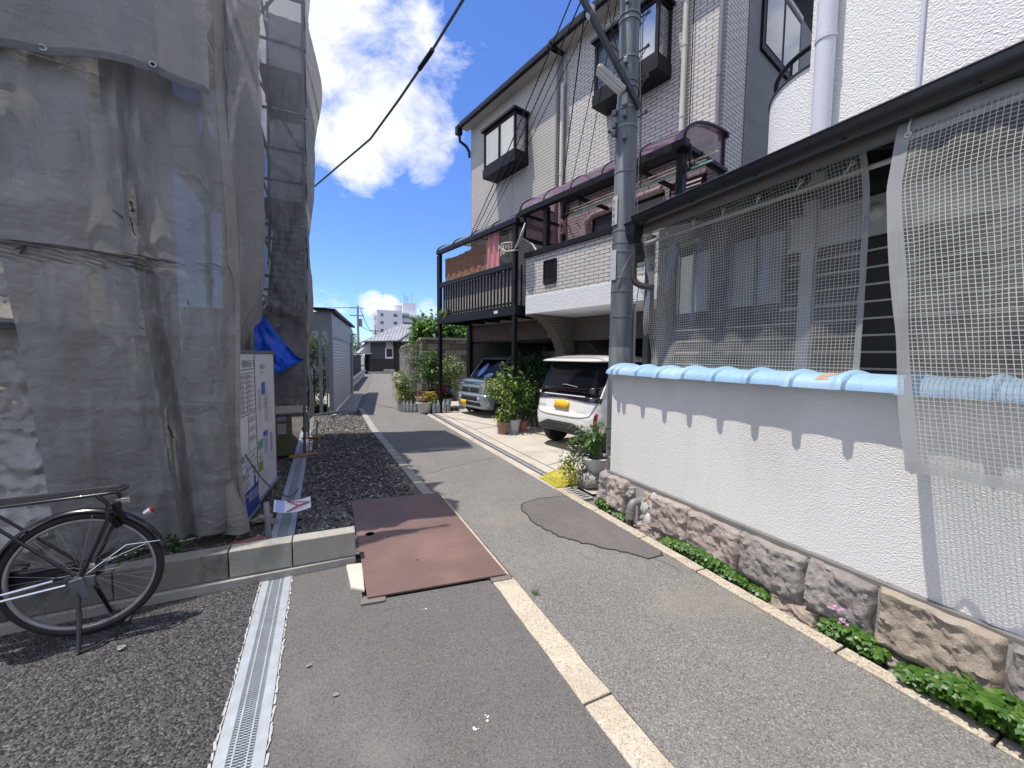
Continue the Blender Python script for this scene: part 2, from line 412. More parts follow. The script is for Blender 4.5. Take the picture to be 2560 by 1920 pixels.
def leafmat(name, col, col2, rough=.45, trans=.3):
    m, nt, nn, ll = newmat(name)
    gi = nn.new('ShaderNodeNewGeometry')
    c = mixc(nt, gi.outputs['Random Per Island'], col, col2)
    p = nn.new('ShaderNodeBsdfPrincipled'); ll.new(c, p.inputs['Base Color']); p.inputs['Roughness'].default_value = rough
    t = nn.new('ShaderNodeBsdfTranslucent'); ll.new(mixc(nt, 1.0, c, (1.2,1.5,.5), 'MULTIPLY'), t.inputs[0])
    a = nn.new('ShaderNodeMixShader'); a.inputs[0].default_value = trans; ll.new(p.outputs[0], a.inputs[1]); ll.new(t.outputs[0], a.inputs[2])
    o = nn.new('ShaderNodeOutputMaterial'); ll.new(a.outputs[0], o.inputs[0])
    return m
def islandmat(name, c1, c2, c3, rough=.85, bump=.3):
    m, nt, nn, ll = newmat(name)
    gi = nn.new('ShaderNodeNewGeometry'); r = gi.outputs['Random Per Island']
    c = mixc(nt, ramp(nt, r, .0, .6), c1, c2); c = mixc(nt, ramp(nt, r, .82, .97), c, c3)
    bsdf(nt, c, rough, 0, noisen(nt, 90, 3), bump, .004)
    return m
BLK = M('black_metal', (.012,.012,.015), .5, .0, .15, spec=.2)
DKB = M('dark_bronze', (.02,.019,.021), .5, 0, .12, spec=.25)
STEEL = M('galvanised', (.40,.42,.44), .48, .75, .2, 9, .1)
SCAF = M('scaffold_pipe', (.17,.18,.20), .5, .5, .3, 7)
WHT = M('white_paint', (.74,.74,.74), .5, 0, .06)
CONC = M('concrete', (.33,.32,.295), .9, 0, .22, 5, .15, 70, .4, 90, stain=(.12,.115,.10), stsc=3, stamt=.55)
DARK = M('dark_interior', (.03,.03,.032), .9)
WOOD = M('raw_wood', (.42,.22,.09), .7, 0, .3, 14, .2, 60, .3)
RUB = M('rubber', (.022,.022,.024), .7, 0, .1)
CHROME = M('chrome', (.75,.75,.76), .18, 1.0, .05)
RED = M('red_plastic', (.22,.012,.02), .2, 0, .05, coat=.6)
GLS = clearmat('window_glass', (.80,.85,.88), .15, .03, .55, (.05,.06,.08))
# ================================================================== GROUND
ASPH = speckle('old_asphalt', (.175,.166,.154), (.10,.096,.09), (.27,.26,.24), 170, (.235,.212,.18), .9, .6)
ASPH2 = speckle('new_asphalt', (.118,.111,.108), (.076,.072,.071), (.165,.158,.152), 190, (.215,.20,.18), .9, .6, .8, .3, .003, mottle=.1, plt=.06)
ASPH3 = speckle('coarse_asphalt', (.082,.077,.08), (.022,.02,.022), (.17,.165,.165), 105, None, rough=.65, bump=1.0, bdist=.012, pd=.3, plt=.07)
PATCH = speckle('patch_asphalt', (.125,.113,.108), (.085,.078,.075), (.18,.165,.16), 170, (.17,.15,.135), 1.5, .5, .9, .25, .002, mottle=.14, plt=.05)
GRAN = speckle('granite_kerb', (.44,.38,.29), (.27,.235,.195), (.52,.47,.38), 120, (.27,.225,.17), 3.5, .6, .8, .25, .002, pd=.16, plt=.22)
GRANC = speckle('washed_kerb', (.47,.41,.315), (.29,.26,.22), (.55,.49,.40), 165, (.33,.275,.205), 3.0, .5, .85, .5, .003, pd=.10, plt=.2)
DRIVE = M('drive_concrete', (.46,.42,.36), .9, 0, .22, 1.6, .1, 40, .25, 90, stain=(.27,.24,.20), stsc=2.2, stamt=.45)
SOIL = speckle('soil', (.10,.085,.068), (.035,.03,.026), (.22,.20,.17), 42, (.045,.04,.034), 2.0, .7, .95, .9, .02)
def sheet_poly(name, pts, z, mat, thick=.0, kind='structure'):
    mb = MB()
    if thick: mb.prism([(x, y, z-thick) for x, y in pts], (0,0,thick))
    else: mb.poly([(x, y, z) for x, y in pts])
    return tag(mb.build(name, mat), kind=kind)
mb = MB(); mb.poly([(-700,-700,-.03),(700,-700,-.03),(700,900,-.03),(-700,900,-.03)])
tag(mb.build('ground', M('far_ground', (.16,.15,.135), .95, 0, .2, .3)), kind='structure')
# the lane: curves to the right far away
LL = [(1.21,-4),(1.21,2.5),(1.205,4.45),(1.10,4.5),(1.0,9),(1.02,13),(1.62,17.4),(2.4,24),(3.3,31.7),(3.5,37)]
LR = [(2.485,-4),(2.485,2.5),(2.485,4.0),(2.485,6.2),(2.47,10.6),(2.2,11.6),(2.12,13),(2.28,15.2),(3.3,22),(4.62,31.4),(5.4,36)]
sheet_poly('lane', LL+LR[::-1], 0.0, ASPH)
sheet_poly('apron', [(-.238,-4),(1.05,-4),(1.05,2.49),(1.04,2.56),(.2,2.66),(.2,3.2),(-.238,3.2)], -.002, ASPH2)
sheet_poly('parking_asphalt', [(-9,-4),(-.43,-4),(-.43,3.21),(-9,3.21-.3)], -.004, ASPH3)
sheet_poly('soil_strip', [(-.96,3.3),(-.43,3.3),(-.43,12),(-1.4,12),(-1.4,3.3)], -.012, SOIL)
sheet_poly('gravel_bed', [(-.24,3.32),(.9,3.32),(.9,12.3),(-.24,12.3)], -.014, SOIL)
# asphalt patch in the lane
rg = random.Random(4)
pp = [(2.003,3.818),(2.205,3.852),(2.447,3.80),(2.483,3.70),(2.483,3.03),(2.483,2.36),(2.435,2.31),(2.3,2.325),(2.211,2.477),(2.10,2.60),(1.977,2.755),(1.92,2.86),(1.866,2.956),(1.835,3.1),(1.80,3.30),(1.83,3.6),(1.90,3.76)]
q = []
for i, p in enumerate(pp):
    b = pp[(i+1) % len(pp)]
    for k in range(4):
        t = k/4; jit = .012 if (p[0] < 2.47 or b[0] < 2.47) else 0
        q.append((lerp(p[0], b[0], t)+rg.uniform(-jit, jit), lerp(p[1], b[1], t)+rg.uniform(-jit, jit)))
sheet_poly('asphalt_patch', q, .006, PATCH, .004)
# crack line where the patch meets older asphalt and where the lane surface changes
mb = MB()
for i in range(len(q)):
    a = q[i]; b = q[(i+1) % len(q)]
    if a[0] > 2.47 and b[0] > 2.47: continue
    mb.bar((a[0],a[1],.0045), (b[0],b[1],.0045), .012, .005)
tag(mb.build('asphalt_crack', M('crack', (.04,.037,.035), .95)), kind='structure')
# concrete garage floor
drv = [(2.80,3.72),(2.80,10.9),(3.05,13.4),(9.5,13.4),(9.5,4.6),(3.5,3.62)]
sheet_poly('driveway', drv, .004, DRIVE)
mb = MB()
jm = M('joint', (.10,.09,.075), .95)
mb.bar((2.92,3.9,.005),(2.92,10.9,.005),.014,.004); mb.bar((2.92,8.1,.005),(6.2,9.0,.005),.014,.004); mb.bar((2.92,5.0,.005),(6,5.8,.005),.014,.004)
tag(mb.build('driveway_joint', jm), kind='structure')
# ---- kerbs
def kerb(name, label, x0, x1, ys, z, mat, rng):
    """a row of long kerb stones, each a thing of its own"""
    for a, b in zip(ys[:-1], ys[1:]):
        mb = MB(); n = 10
        def edge(x, t): return x+rng.uniform(-.004, .004)
        L0 = [(edge(x0, i/n), lerp(a+.006, b-.006, i/n)) for i in range(n+1)]
        R0 = [(edge(x1, i/n), lerp(a+.006, b-.006, i/n)) for i in range(n+1)]
        mb.prism([(x, y, -.12) for x, y in L0+R0[::-1]], (0,0,.12+z))
        yield mb.build(name, mat, bevel=.006)
rk = random.Random(8)
ends = ['nearest','second nearest','third','fourth']
for i, o in enumerate(kerb('kerb_stone', '', 1.052, 1.208, [-4, -1.2, .35, 1.42, 2.52][::1], .006, GRANC, rk)):
    lab = ['pebble-faced cream kerb stone in mid asphalt, behind the camera','pebble-faced cream kerb stone in mid asphalt, beside the camera','pebble-faced cream kerb stone cut by the bottom edge of the photo','pebble-faced cream kerb stone running up to the rusty plate'][i]
    tag(o, lab, 'kerb stone', 'cream kerb stones in the asphalt')
for i, o in enumerate(kerb('kerb_stone', '', 2.49, 2.585, [-2.2, -.4, .55, 1.12, 2.02, 2.62, 3.3, 4.05], .012, GRAN, rk)):
    lab = ['worn tan kerb stone along the white wall, behind the camera','worn tan kerb stone along the white wall, beside the camera','worn tan kerb stone beside the largest clover at bottom right','worn tan kerb stone below the pink flowered clover','worn tan kerb stone below the clover nearest the grey elbow pipe','worn tan kerb stone beside the smooth asphalt patch, below the elbow pipe','worn tan kerb stone at the far end of the white wall'][i]
    tag(o, lab, 'kerb stone', 'tan kerb stones along the white wall')
# concrete edging beside the gravel and beside the driveway drain
mb = MB(); mb.prism([(x, y, -.1) for x, y in [(1.165,4.46),(1.10,4.52),(1.005,9),(1.02,12.6),(.90,12.6),(.87,9),(.99,4.6),(1.0,4.46)]], (0,0,.115))
tag(mb.build('edging', CONC, bevel=.006), kind='structure')
mb = MB(); mb.box(1.172,1.2,2.54,4.46,-.05,.004)
tag(mb.build('edging', GRAN), kind='structure')
EDG = M('pale_edging', (.47,.42,.35), .9, 0, .2, 4, .1, 60, .3, 90, stain=(.24,.21,.17), stsc=3, stamt=.6)
mb = MB(); mb.prism([(x, y, -.1) for x, y in [(2.49,4.06),(2.49,6.2),(2.475,10.6),(2.60,10.85),(2.62,4.06)]], (0,0,.108))
tag(mb.build('edging', EDG, bevel=.006), kind='structure')
mb = MB(); mb.box(2.74,2.80,4.0,10.85,-.1,.007)
tag(mb.build('edging', EDG, bevel=.005), kind='structure')
# soil gap beside the stones
sheet_poly('soil_strip', [(2.585,-2.2),(2.70,-2.2),(2.72,4.0),(2.585,4.0)], -.045, SOIL)
# ---- steel drain gratings
GV = M('galvanised_grate', (.43,.465,.50), .45, .35, .18, 12, .08)
PIT = M('drain_pit', (.012,.013,.016), .9)
def grating(label, x0, x1, y0, y1, wavy, step, group=None, z=.004):
    t = thing('drain_grating', label, 'drain grating', ((x0+x1)/2, y0, 0))
    wdt = x1-x0
    mb = MB(); e = .045 if wavy else .05
    for a, b in ((x0, x0+e), (x1-e, x1)): mb.box(a, b, y0, y1, -.03, z)
    mb.build('frame', GV, t, bevel=.002)
    mb = MB(); xa, xb = x0+e, x1-e
    cols = [xa, xa+(xb-xa)*.22, xa+(xb-xa)*.78, xb] if wavy else [xa, xb]
    for c in cols[1:-1]: mb.box(c-.003, c+.003, y0, y1, -.02, z-.001)
    y = y0
    while y < y1:
        for a, b in zip(cols[:-1], cols[1:]):
            ns = (6 if b-a > .05 else 3) if wavy else 1
            top = [(lerp(a, b, i/ns), y+(.0022*(1 if i % 2 else -1) if wavy else 0)) for i in range(ns+1)]
            hw = step*.19
            for (p, q2) in zip(top[:-1], top[1:]):
                mb.poly([(p[0],p[1]-hw,z-.002),(q2[0],q2[1]-hw,z-.002),(q2[0],q2[1]+hw,z-.002),(p[0],p[1]+hw,z-.002)])
                mb.poly([(p[0],p[1]-hw,z-.002),(q2[0],q2[1]-hw,z-.002),(q2[0],q2[1]-hw,z-.014),(p[0],p[1]-hw,z-.014)])
        y += step
    mb.build('grate_bars', GV, t)
    mb = MB(); mb.poly([(x0+.01,y0,-.05),(x1-.01,y0,-.05),(x1-.01,y1,-.05),(x0+.01,y1,-.05)]); mb.build('channel', PIT, t)
    return t
grating('bright galvanised grating with wavy slots beside the bicycle', -.425, -.243, -1.5, 3.19, True, .0135)
grating('dusty galvanised grating beside the gravel, under the scaffold post', -.452, -.268, 3.35, 9.3, False, .022, z=.012)
# ragged mortar along the near grating
mb = MB(); rg = random.Random(2)
for x, sgn in ((-.428,-1),(-.240,1)):
    y = -1.5
    while y < 3.18:
        s = rg.uniform(.02,.05); wd = rg.uniform(.003,.011)
        mb.obox((x+sgn*wd/2, y+s/2, .0), wd, s, .01+rg.uniform(0,.004), rg.uniform(-.2,.2)); y += s*rg.uniform(.8,1.4)
tag(mb.build('grating_mortar', M('mortar_rim', (.40,.40,.39), .9)), kind='structure')
# steel gutter cover along the driveway
t = thing('gutter_cover', 'long grey steel gutter cover along the pale driveway edge', 'gutter cover', (2.68,4.1,0))
mb = MB(); mb.box(2.63,2.645,4.08,10.8,-.05,.010); mb.box(2.715,2.73,4.08,10.8,-.05,.010); mb.build('frame', M('dark_gutter_steel', (.16,.17,.18), .5, .5), t)
mb = MB()
for k in range(11): mb.box(2.648,2.712,4.09+k*.61,4.09+k*.61+.6,-.02,.006)
mb.build('cover_plate', M('gutter_steel', (.42,.45,.47), .45, .5, .15), t, bevel=.003)
# ---- gravel: countless stones
GRV = islandmat('gravel_stone', (.075,.072,.069), (.155,.149,.142), (.36,.35,.33), .9)
mb = MB(); rg = random.Random(11)
n = 0
while n < 7600:
    y = 3.34+(12.2-3.34)*(rg.random()**1.9); x = rg.uniform(-.25, .93 if y > 4.5 else .26)
    if y < 4.55 and x > .24: continue
    if x > .985-(y-4.5)*.03 and y > 4.5: continue
    s = rg.uniform(.010,.026)*(1 if y < 8 else 1.25)
    c = V(x, y, -.004+rg.uniform(0,.014)); ph = rg.random()*6; a = rg.uniform(.7,1.3)
    tz = rg.uniform(.5,.9)*s
    rot = Matrix.Rotation(ph,3,'Z') @ Matrix.Rotation(rg.uniform(-.5,.5),3,'X')
    P = [c+rot@V(s*a*math.cos(k*PI/2.5)*rg.uniform(.75,1.1), s*math.sin(k*PI/2.5)*rg.uniform(.75,1.1), rg.uniform(-.2,.2)*tz) for k in range(5)]
    top = mb.vert(c+rot@V(rg.uniform(-.3,.3)*s,rg.uniform(-.3,.3)*s,tz)); b2 = mb.vert(c+rot@V(rg.uniform(-.5,.5)*s,rg.uniform(-.5,.5)*s,tz*.85))
    i = [mb.vert(p) for p in P]
    mb.face([i[0],i[1],top]); mb.face([i[1],i[2],top]); mb.face([i[2],b2,top]); mb.face([i[2],i[3],b2]); mb.face([i[3],i[4],b2]); mb.face([i[4],top,b2]); mb.face([i[4],i[0],top])
    n += 1
tag(mb.build('gravel', GRV), kind='stuff')
# ---- rusty steel plate
m, nt, nn, ll = newmat('rusty_plate')
a = noisen(nt, 2.2, 7, .6, dist=.3); b = noisen(nt, 16, 6, .65); c3 = noisen(nt, 1.1, 3)
c = mixc(nt, ramp(nt, a, .38, .66), (.150,.092,.080), (.185,.112,.092))
c = mixc(nt, ramp(nt, c3, .5, .7, 0, .55), c, (.225,.138,.112))
c = mixc(nt, ramp(nt, b, .56, .72, 0, .5), c, (.095,.065,.065))
c = mixc(nt, ramp(nt, noisen(nt, 7, 8, .75), .66, .72, 0, .35), c, (.40,.34,.30))
bsdf(nt, c, .62, .1, b, .25, .003)
RUST = m
t = thing('steel_plate', 'rusty brown steel plate bridging gravel and asphalt', 'steel plate', (.7,3.5,0))
mb = MB(); z0, z1 = .012, .026
P = [(.225,2.655),(1.168,2.545),(1.160,4.43),(.235,4.55)]
mb.prism([(x,y,z0) for x, y in P], (0,0,z1-z0)); mb.build('plate', RUST, t, bevel=.003)
for (hx, hy, hr_) in ((.335,3.62,.038),(.475,3.50,.008),(.62,3.0,.008)): mb = MB(); mb.lathe((hx,hy,z1+.0005), [(0,0),(hr_,0)], 20); mb.build('lifting_hole', DARK, t)
PAD = M('pad', (.16,.14,.125), .9)
for c_ in ((1.12,2.535,.006),(.26,2.64,.006)):
    mb = MB(); mb.obox(c_,.15,.07,.012,-.12); mb.build('rubber_pad', PAD, t)
# pale broken concrete block by the plate
mb = MB()
mb.prism([(.135,2.83,-.01),(.22,2.76,-.01),(.235,3.14,-.01),(.12,3.16,-.01)], (0,0,.034))
tag(mb.build('concrete_chunk', M('chunk', (.55,.50,.42), .9, 0, .2, 8, .1, 50, .3), bevel=.012), 'pale broken concrete piece wedged between low wall and rusty plate', 'concrete piece')
# ---- low block wall
t = thing('low_block_wall', 'low grey concrete block wall stained black, behind the bicycle', 'wall', (-1,3.2,0))
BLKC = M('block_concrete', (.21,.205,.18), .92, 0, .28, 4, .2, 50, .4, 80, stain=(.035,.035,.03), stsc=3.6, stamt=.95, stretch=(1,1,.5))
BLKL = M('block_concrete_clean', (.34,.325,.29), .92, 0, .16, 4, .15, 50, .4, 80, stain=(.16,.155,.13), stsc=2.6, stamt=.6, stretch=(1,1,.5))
def wy(x): return 3.205-.02*x if x > -.5 else 3.215+ (x+.5)*.012
xs = [-6.0,-5.4,-4.8,-4.2,-3.6,-3.0,-2.41,-1.81,-1.215,-.62,-.235,.195]
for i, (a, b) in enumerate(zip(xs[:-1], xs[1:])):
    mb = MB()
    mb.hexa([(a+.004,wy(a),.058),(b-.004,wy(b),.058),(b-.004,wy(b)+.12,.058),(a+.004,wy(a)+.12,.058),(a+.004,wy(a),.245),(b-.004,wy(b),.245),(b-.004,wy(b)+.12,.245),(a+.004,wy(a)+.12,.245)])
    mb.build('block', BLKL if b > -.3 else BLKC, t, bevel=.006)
mb = MB()
mb.hexa([(-6,wy(-6)-.012,-.05),(.19,wy(.19)-.012,-.05),(.19,3.34,-.05),(-6,3.34,-.05),(-6,wy(-6)-.012,.054),(.19,wy(.19)-.012,.054),(.19,3.33,.054),(-6,3.33,.054)])
mb.build('footing', BLKL, t, bevel=.005)
# small debris lying on the asphalt
rg = random.Random(5)
deb = M('debris', (.26,.24,.22), .9, 0, .2)
for (x, y, s, lab) in ((-1.02,2.75,.022,'yellowish pebble on the coarse asphalt near the bicycle stand'),(-.10,2.2,.014,'small grey pebble on the smooth asphalt beside the grating'),(.02,1.95,.013,'small dark pebble nearer the camera on the smooth asphalt')):
    mb = MB(); mb.blob((x,y,s*.4),s,s*.7,s*.5,8,6,.4,rg); tag(mb.build('pebble', deb), lab, 'pebble')
DRT = M('white_droppings', (.62,.60,.58), .9)
for (x, y, lab) in ((.62,1.55,'white speck with pink tinge on smooth asphalt, middle'),(.55,1.52,'white splash on smooth asphalt left of the pink-tinged one'),(.45,1.12,'white splash on smooth asphalt nearest the camera'),(.55,2.42,'pale scuff on asphalt just before the rusty plate')):
    mb = MB()
    for k in range(5):
        r = rg.uniform(.002,.006); cx, cy = x+rg.gauss(0,.013), y+rg.gauss(0,.008)
        mb.lathe((cx,cy,.0005),[(0,.002),(r,.0015),(r*1.1,0)],7)
    tag(mb.build('splash_mark', DRT), lab, 'splash mark', 'white splash marks')

# grit and dry bits gathered along the kerbs and plate edges
GRT = islandmat('grit_bits', (.10,.09,.075), (.26,.235,.20), (.50,.47,.40))
mb = MB(); rg = random.Random(51)
def bit(x, y, s):
    a = rg.random()*6; h = s*rg.uniform(.3,.7); p = [V(x+s*math.cos(a+k*2.1)*rg.uniform(.6,1.2), y+s*math.sin(a+k*2.1)*rg.uniform(.6,1.2), .0) for k in range(3)]
    i = [mb.vert(q) for q in p]; t_ = mb.vert(V(x,y,h)); mb.face([i[0],i[1],t_]); mb.face([i[1],i[2],t_]); mb.face([i[2],i[0],t_])
for _ in range(1500):
    k = rg.random(); y = -1+6*rg.random()**1.2
    if k < .35: bit(2.475-abs(rg.gauss(0,.03)), y, rg.uniform(.0015,.005))
    elif k < .60: bit(1.225+abs(rg.gauss(0,.03)), y, rg.uniform(.0015,.005))
    elif k < .75: bit(1.04-abs(rg.gauss(0,.03)), min(y,2.4), rg.uniform(.0015,.0045))
    elif k < .85: bit(rg.uniform(.2,1.15), 2.52-abs(rg.gauss(0,.05)), rg.uniform(.0015,.005))
    else: bit(rg.uniform(-.2,2.4), rg.uniform(-.2,3.0) if rg.random() < .5 else rg.uniform(.3,2.4), rg.uniform(.001,.003))
tag(mb.build('grit', GRT), kind='stuff')
# hairline cracks in the lane
mb = MB()
for (x, y, dx, dy, n) in ((1.22,5.3,.12,.03,10),(1.9,6.9,.1,-.02,6),(2.35,2.3,.03,-.12,3)):
    p = V(x,y,.0015)
    for k in range(n):
        q_ = p+V(dx+rg.gauss(0,.03), dy+rg.gauss(0,.03), 0)
        if q_.x > 2.47 or q_.x < 1.22: break
        mb.bar(p, q_, rg.uniform(.0015,.003), .002); p = q_
tag(mb.build('lane_crack', bpy.data.materials['crack']), kind='structure')
# ================================================================== BUILDING UNDER SHEETS
C0 = V(-.68, 4.1, 0); DF = V(-.978, -.208, 0); NF = V(.208, -.978, 0)
def fp(u, z, off=0): return C0+DF*u+NF*off+V(0,0,z)
SHT = sheetmat('grey_sheet', (.305,.30,.292), .05, .36, .05)
SHT2 = sheetmat('pale_sheet', (.40,.385,.35), .03, .40, .07)
SHT3 = sheetmat('mesh_sheet', (.24,.235,.23), .27, .40, .05, 400, stamt=.15)
SHT4 = sheetmat('silver_sheet', (.55,.53,.50), .02, .42, .14)
SHTD = sheetmat('dark_mesh_sheet', (.16,.16,.165), .12, .35, .06, 400, stamt=.3)
# the house frame behind
t = thing('house_under_construction', 'half-built house hidden behind the scaffold sheets', 'building', tuple(fp(2,0,-1.2)))
BG = M('wall_board', (.42,.37,.30), .8, 0, .2, 1.5); BB = M('wall_wrap', (.40,.43,.48), .6, 0, .15, 1.5)
Mr = Matrix((DF, -NF, V(0,0,1))).transposed()
mb = MB(); mb.obox(fp(3.1,2.55,-3.6), 5.0, 4.6, 5.1, M=Mr); mb.build('wall', BG, t)
mb = MB()
for u0, u1, z0, z1 in ((.66,1.0,.3,2.5),(1.35,1.9,2.6,5),(2.2,2.8,.4,2.2)): mb.obox(fp((u0+u1)/2,(z0+z1)/2,-1.285), u1-u0, .03, z1-z0, M=Mr)
mb.build('panel', BB, t)
mb = MB(); mb.obox(fp(3.1,5.2,-3.6), 5.3, 5.0, .14, M=Mr); mb.build('roof', M('roof_sheet', (.2,.2,.21), .6), t)
# scaffold
t = thing('scaffold', 'grey tube scaffold carrying the sheets along the lane', 'scaffold', (-.3,7,0))
def lean(x, y, z): return V(x+.019*z, y, z)
def upright(x, y, h, r=.0243):
    mb = MB(); mb.tube([lean(x,y,-.02), lean(x,y,h)], r, 10)
    for z in (.42,1.35,2.3,3.25,4.2,5.15,6.1):
        if z < h: mb.tube([lean(x,y,z-.035), lean(x,y,z+.035)], r+.014, 8)
    return mb.build('upright', SCAF, t, smooth=True)
for (x, y, h) in ((-.30,7.0,7.75),(-.92,7.0,7.75),(-.30,8.62,7.75),(-.92,8.62,7.75),(-.80,4.28,5.3),(-.92,5.6,5.3)): upright(x, y, h)
for (u, o) in ((1.5,-.2),(2.7,-.2),(.15,-.75),(1.5,-.75)):
    p = fp(u,0,o); upright(p.x-.05, p.y, 5.2)
def pipe(p, q, name='ledger', r=.0213):
    mb = MB(); mb.tube([p, q], r, 8); return mb.build(name, SCAF, t, smooth=True)
for z in (.66,.95,1.6,2.25,2.55,2.75,3.3,3.5,4.15,4.6,5.15,6.1,6.75,7.2):
    pipe(lean(-.93,7.0,z), lean(-.27,7.0,z))
for z in (.95,1.9,2.55,3.5,4.4,5.15,6.1,7.2):
    pipe(lean(-.30,7.0,z), lean(-.30,8.62,z)); pipe(lean(-.92,7,z), lean(-.92,8.62,z))
pipe(lean(-.92,7.02,6.3), lean(-.30,7.02,7.3), 'brace'); pipe(lean(-.3,7.03,4.6), lean(-.92,7.03,5.6), 'brace'); pipe(lean(-.92,7.03,2.2), lean(-.3,7.03,3.3), 'brace')
pipe(lean(-.30,7.0,.42), lean(-.30,10.6,.42)); pipe(V(-.34,10.62,.13), V(.36,11.2,.13))
for z in (1.8,3.6,5.1):
    pipe(fp(-.02,z,-.12), fp(2.8,z,-.12)); pipe(V(-.82,4.28,z), V(-.92,7.0,z))
def deck(z, x0=-.86, x1=-.33, y0=7.05, y1=8.58):
    """steel plank with rows of round-cornered holes"""
    mb = MB(); nu, nv = 23, 61
    def sk(i, j): return (i % 2 == 1 and j % 2 == 1 and (i//2+j//2) % 2 == 0 and 1 < i < nu-2)
    mb.grid(lambda u, v: lean(lerp(x0,x1,u), lerp(y0,y1,v), z), nu, nv, skip=sk)
    for x in (x0,x1): mb.bar(lean(x,y0,z-.03), lean(x,y1,z-.03), .02, .06)
    return mb.build('deck', M('deck_steel', (.10,.10,.11), .6, .3), t)
for z in (2.0,3.9,5.78): deck(z)
for z in (1.78,3.58,5.2):  # unseen planks, added to block sunlight behind the lower sheets
    for o_ in (-.28,-.56):
        mb = MB(); mb.obox(fp(.68 if z > 3 else .85,z,o_-.02), 1.0 if z > 3 else 1.5, .25, .045, rz=math.atan2(DF.y,DF.x)); mb.build('plank', SCAF, t)
    for x_ in (-1.0,-1.28):
        mb = MB(); mb.obox((x_,5.8,z), .25, 2.3, .045); mb.build('plank', SCAF, t)
# stair treads seen through the mesh
mb = MB()
for k in range(14):
    p = lean(-.6, 7.25+.09*k, 2.2+.13*k); mb.box(p.x-.22,p.x+.22,p.y-.06,p.y+.06,p.z-.012,p.z+.012)
mb.bar(lean(-.83,7.2,2.15), lean(-.83,8.5,4.05), .02,.1); mb.bar(lean(-.37,7.2,2.15), lean(-.37,8.5,4.05), .02,.1)
mb.build('stair', SCAF, t)
# base shims
for (x, y, a, col, lab) in ((-.36,6.90,.25,(.44,.21,.07),'orange-brown wooden shims under the near scaffold post'),(-.26,8.35,.0,(.36,.17,.12),'reddish wooden strip lying across the grating behind the scaffold post')):
    mb = MB(); wm_ = M('shim_wood', col, .8, 0, .35, 22, .2, 60, .4)
    mb.obox((x,y,.035),.30,.075,.026,a); mb.obox((x+.10,y+.03,.040),.30,.05,.02,a-.35)
    tag(mb.build('wood_shim', wm_, bevel=.003), lab, 'wood shim')
def grommets(par, pts, n, r=.016):
    for p in pts:
        mb = MB(); mb.ring(Vector(p)+Vector(n)*.012, n, r, .006, 16, 6); mb.build('grommet', STEEL, par, smooth=True)
        mb = MB(); mb.lathe(Vector(p)+Vector(n)*.008, [(0,0),(r*.75,0)], 12, n); mb.build('eyelet_hole', DARK, par)
def fold(x, c, wd, a): return a*math.exp(-((x-c)/wd)**2)
def sfold(x, c, wd, a):
    d = (x-c)/wd; return a*max(0, 1-abs(d))**1.3
def sheet(name, label, fn, nu, nv, mat, size, group='grey sheets hanging on the scaffold'):
    mb = MB(); mb.grid(fn, nu, nv, size)
    o = mb.build(name, mat, smooth=True); ROOT.setdefault(o.name, Matrix.Identity(4))
    return tag(o, label, 'scaffold sheet', group)
# --- main front sheet
def ledge(z):  # left edge of the main sheet
    return lerp(1.055, 1.26, min(1, max(0, z/2.3))**1.0)+.05*math.sin(z*1.3) if z < 2.4 else 1.9
def main(u, v):
    z = lerp(.10, 4.55, v); right = -.03+.02*math.sin(z*2)
    if z < .9: right -= (.9-z)*.02
    L_ = 2.6 if z > 2.32 else lerp(1.07, 1.24, min(1, max(0,(z-.2))/2.0))
    L_ = lerp(L_, 2.6, min(1, max(0, (z-2.2)/.25))) if z > 2.2 else L_
    x = lerp(right, L_, u)
    d = 0
    c1 = lerp(.40, .66, min(1, z/3))                     # long slanted fold
    d += sfold(x, c1, .055, .062)-sfold(x, c1-.055, .05, .04)+sfold(x, c1-.12, .04, .035)-sfold(x, c1+.08, .06, .03)
    d += fold(x, lerp(.95,1.02,z/3), .05, .025)*(1 if z < 2.4 else .3)
    for zc, a in ((.56,.010),(1.22,.012),(1.78,.012),(2.32,.022)):     # horizontal creases
        d += sfold(z+.05*math.sin(x*3), zc, .045, a)
    d += .10*fb(V(x*2.2, z*.42, 3), 3)+.026*fb(V(x*7, z*1.4, 9), 3)-.03*abs(fb(V(x*3.4+z*.5, z*1.2, 41), 2))
    for xc, wq, aq, sq in ((.10,.05,.05,.03),(.86,.05,.025,-.03)): d += sfold(x, xc+sq*(z-1.5), wq, aq)
    d += .10*math.sin(min(1,max(0,(z-2.3)/1.2))*PI)*math.exp(-((x-.9)/.5)**2)   # belly under the upper sheet
    d += -.16*max(0, 1-((z-2.95)/.35)**2)*math.exp(-((x-1.35)/.35)**2)
    if z < .5: d += .05*(.5-z)
    return fp(x, z, .02+d)
SHM = sheet('scaffold_sheet', 'large grey front sheet with a long slanted fold, behind the bicycle', main, 90, 150, SHT, (1.3,4.4))
mb = MB(); mb.grid(lambda u, v: main(.0+.03*u, v)+NF*.006, 2, 60, (.05,4.4)); mb.build('seam', SHT2, SHM, smooth=True)
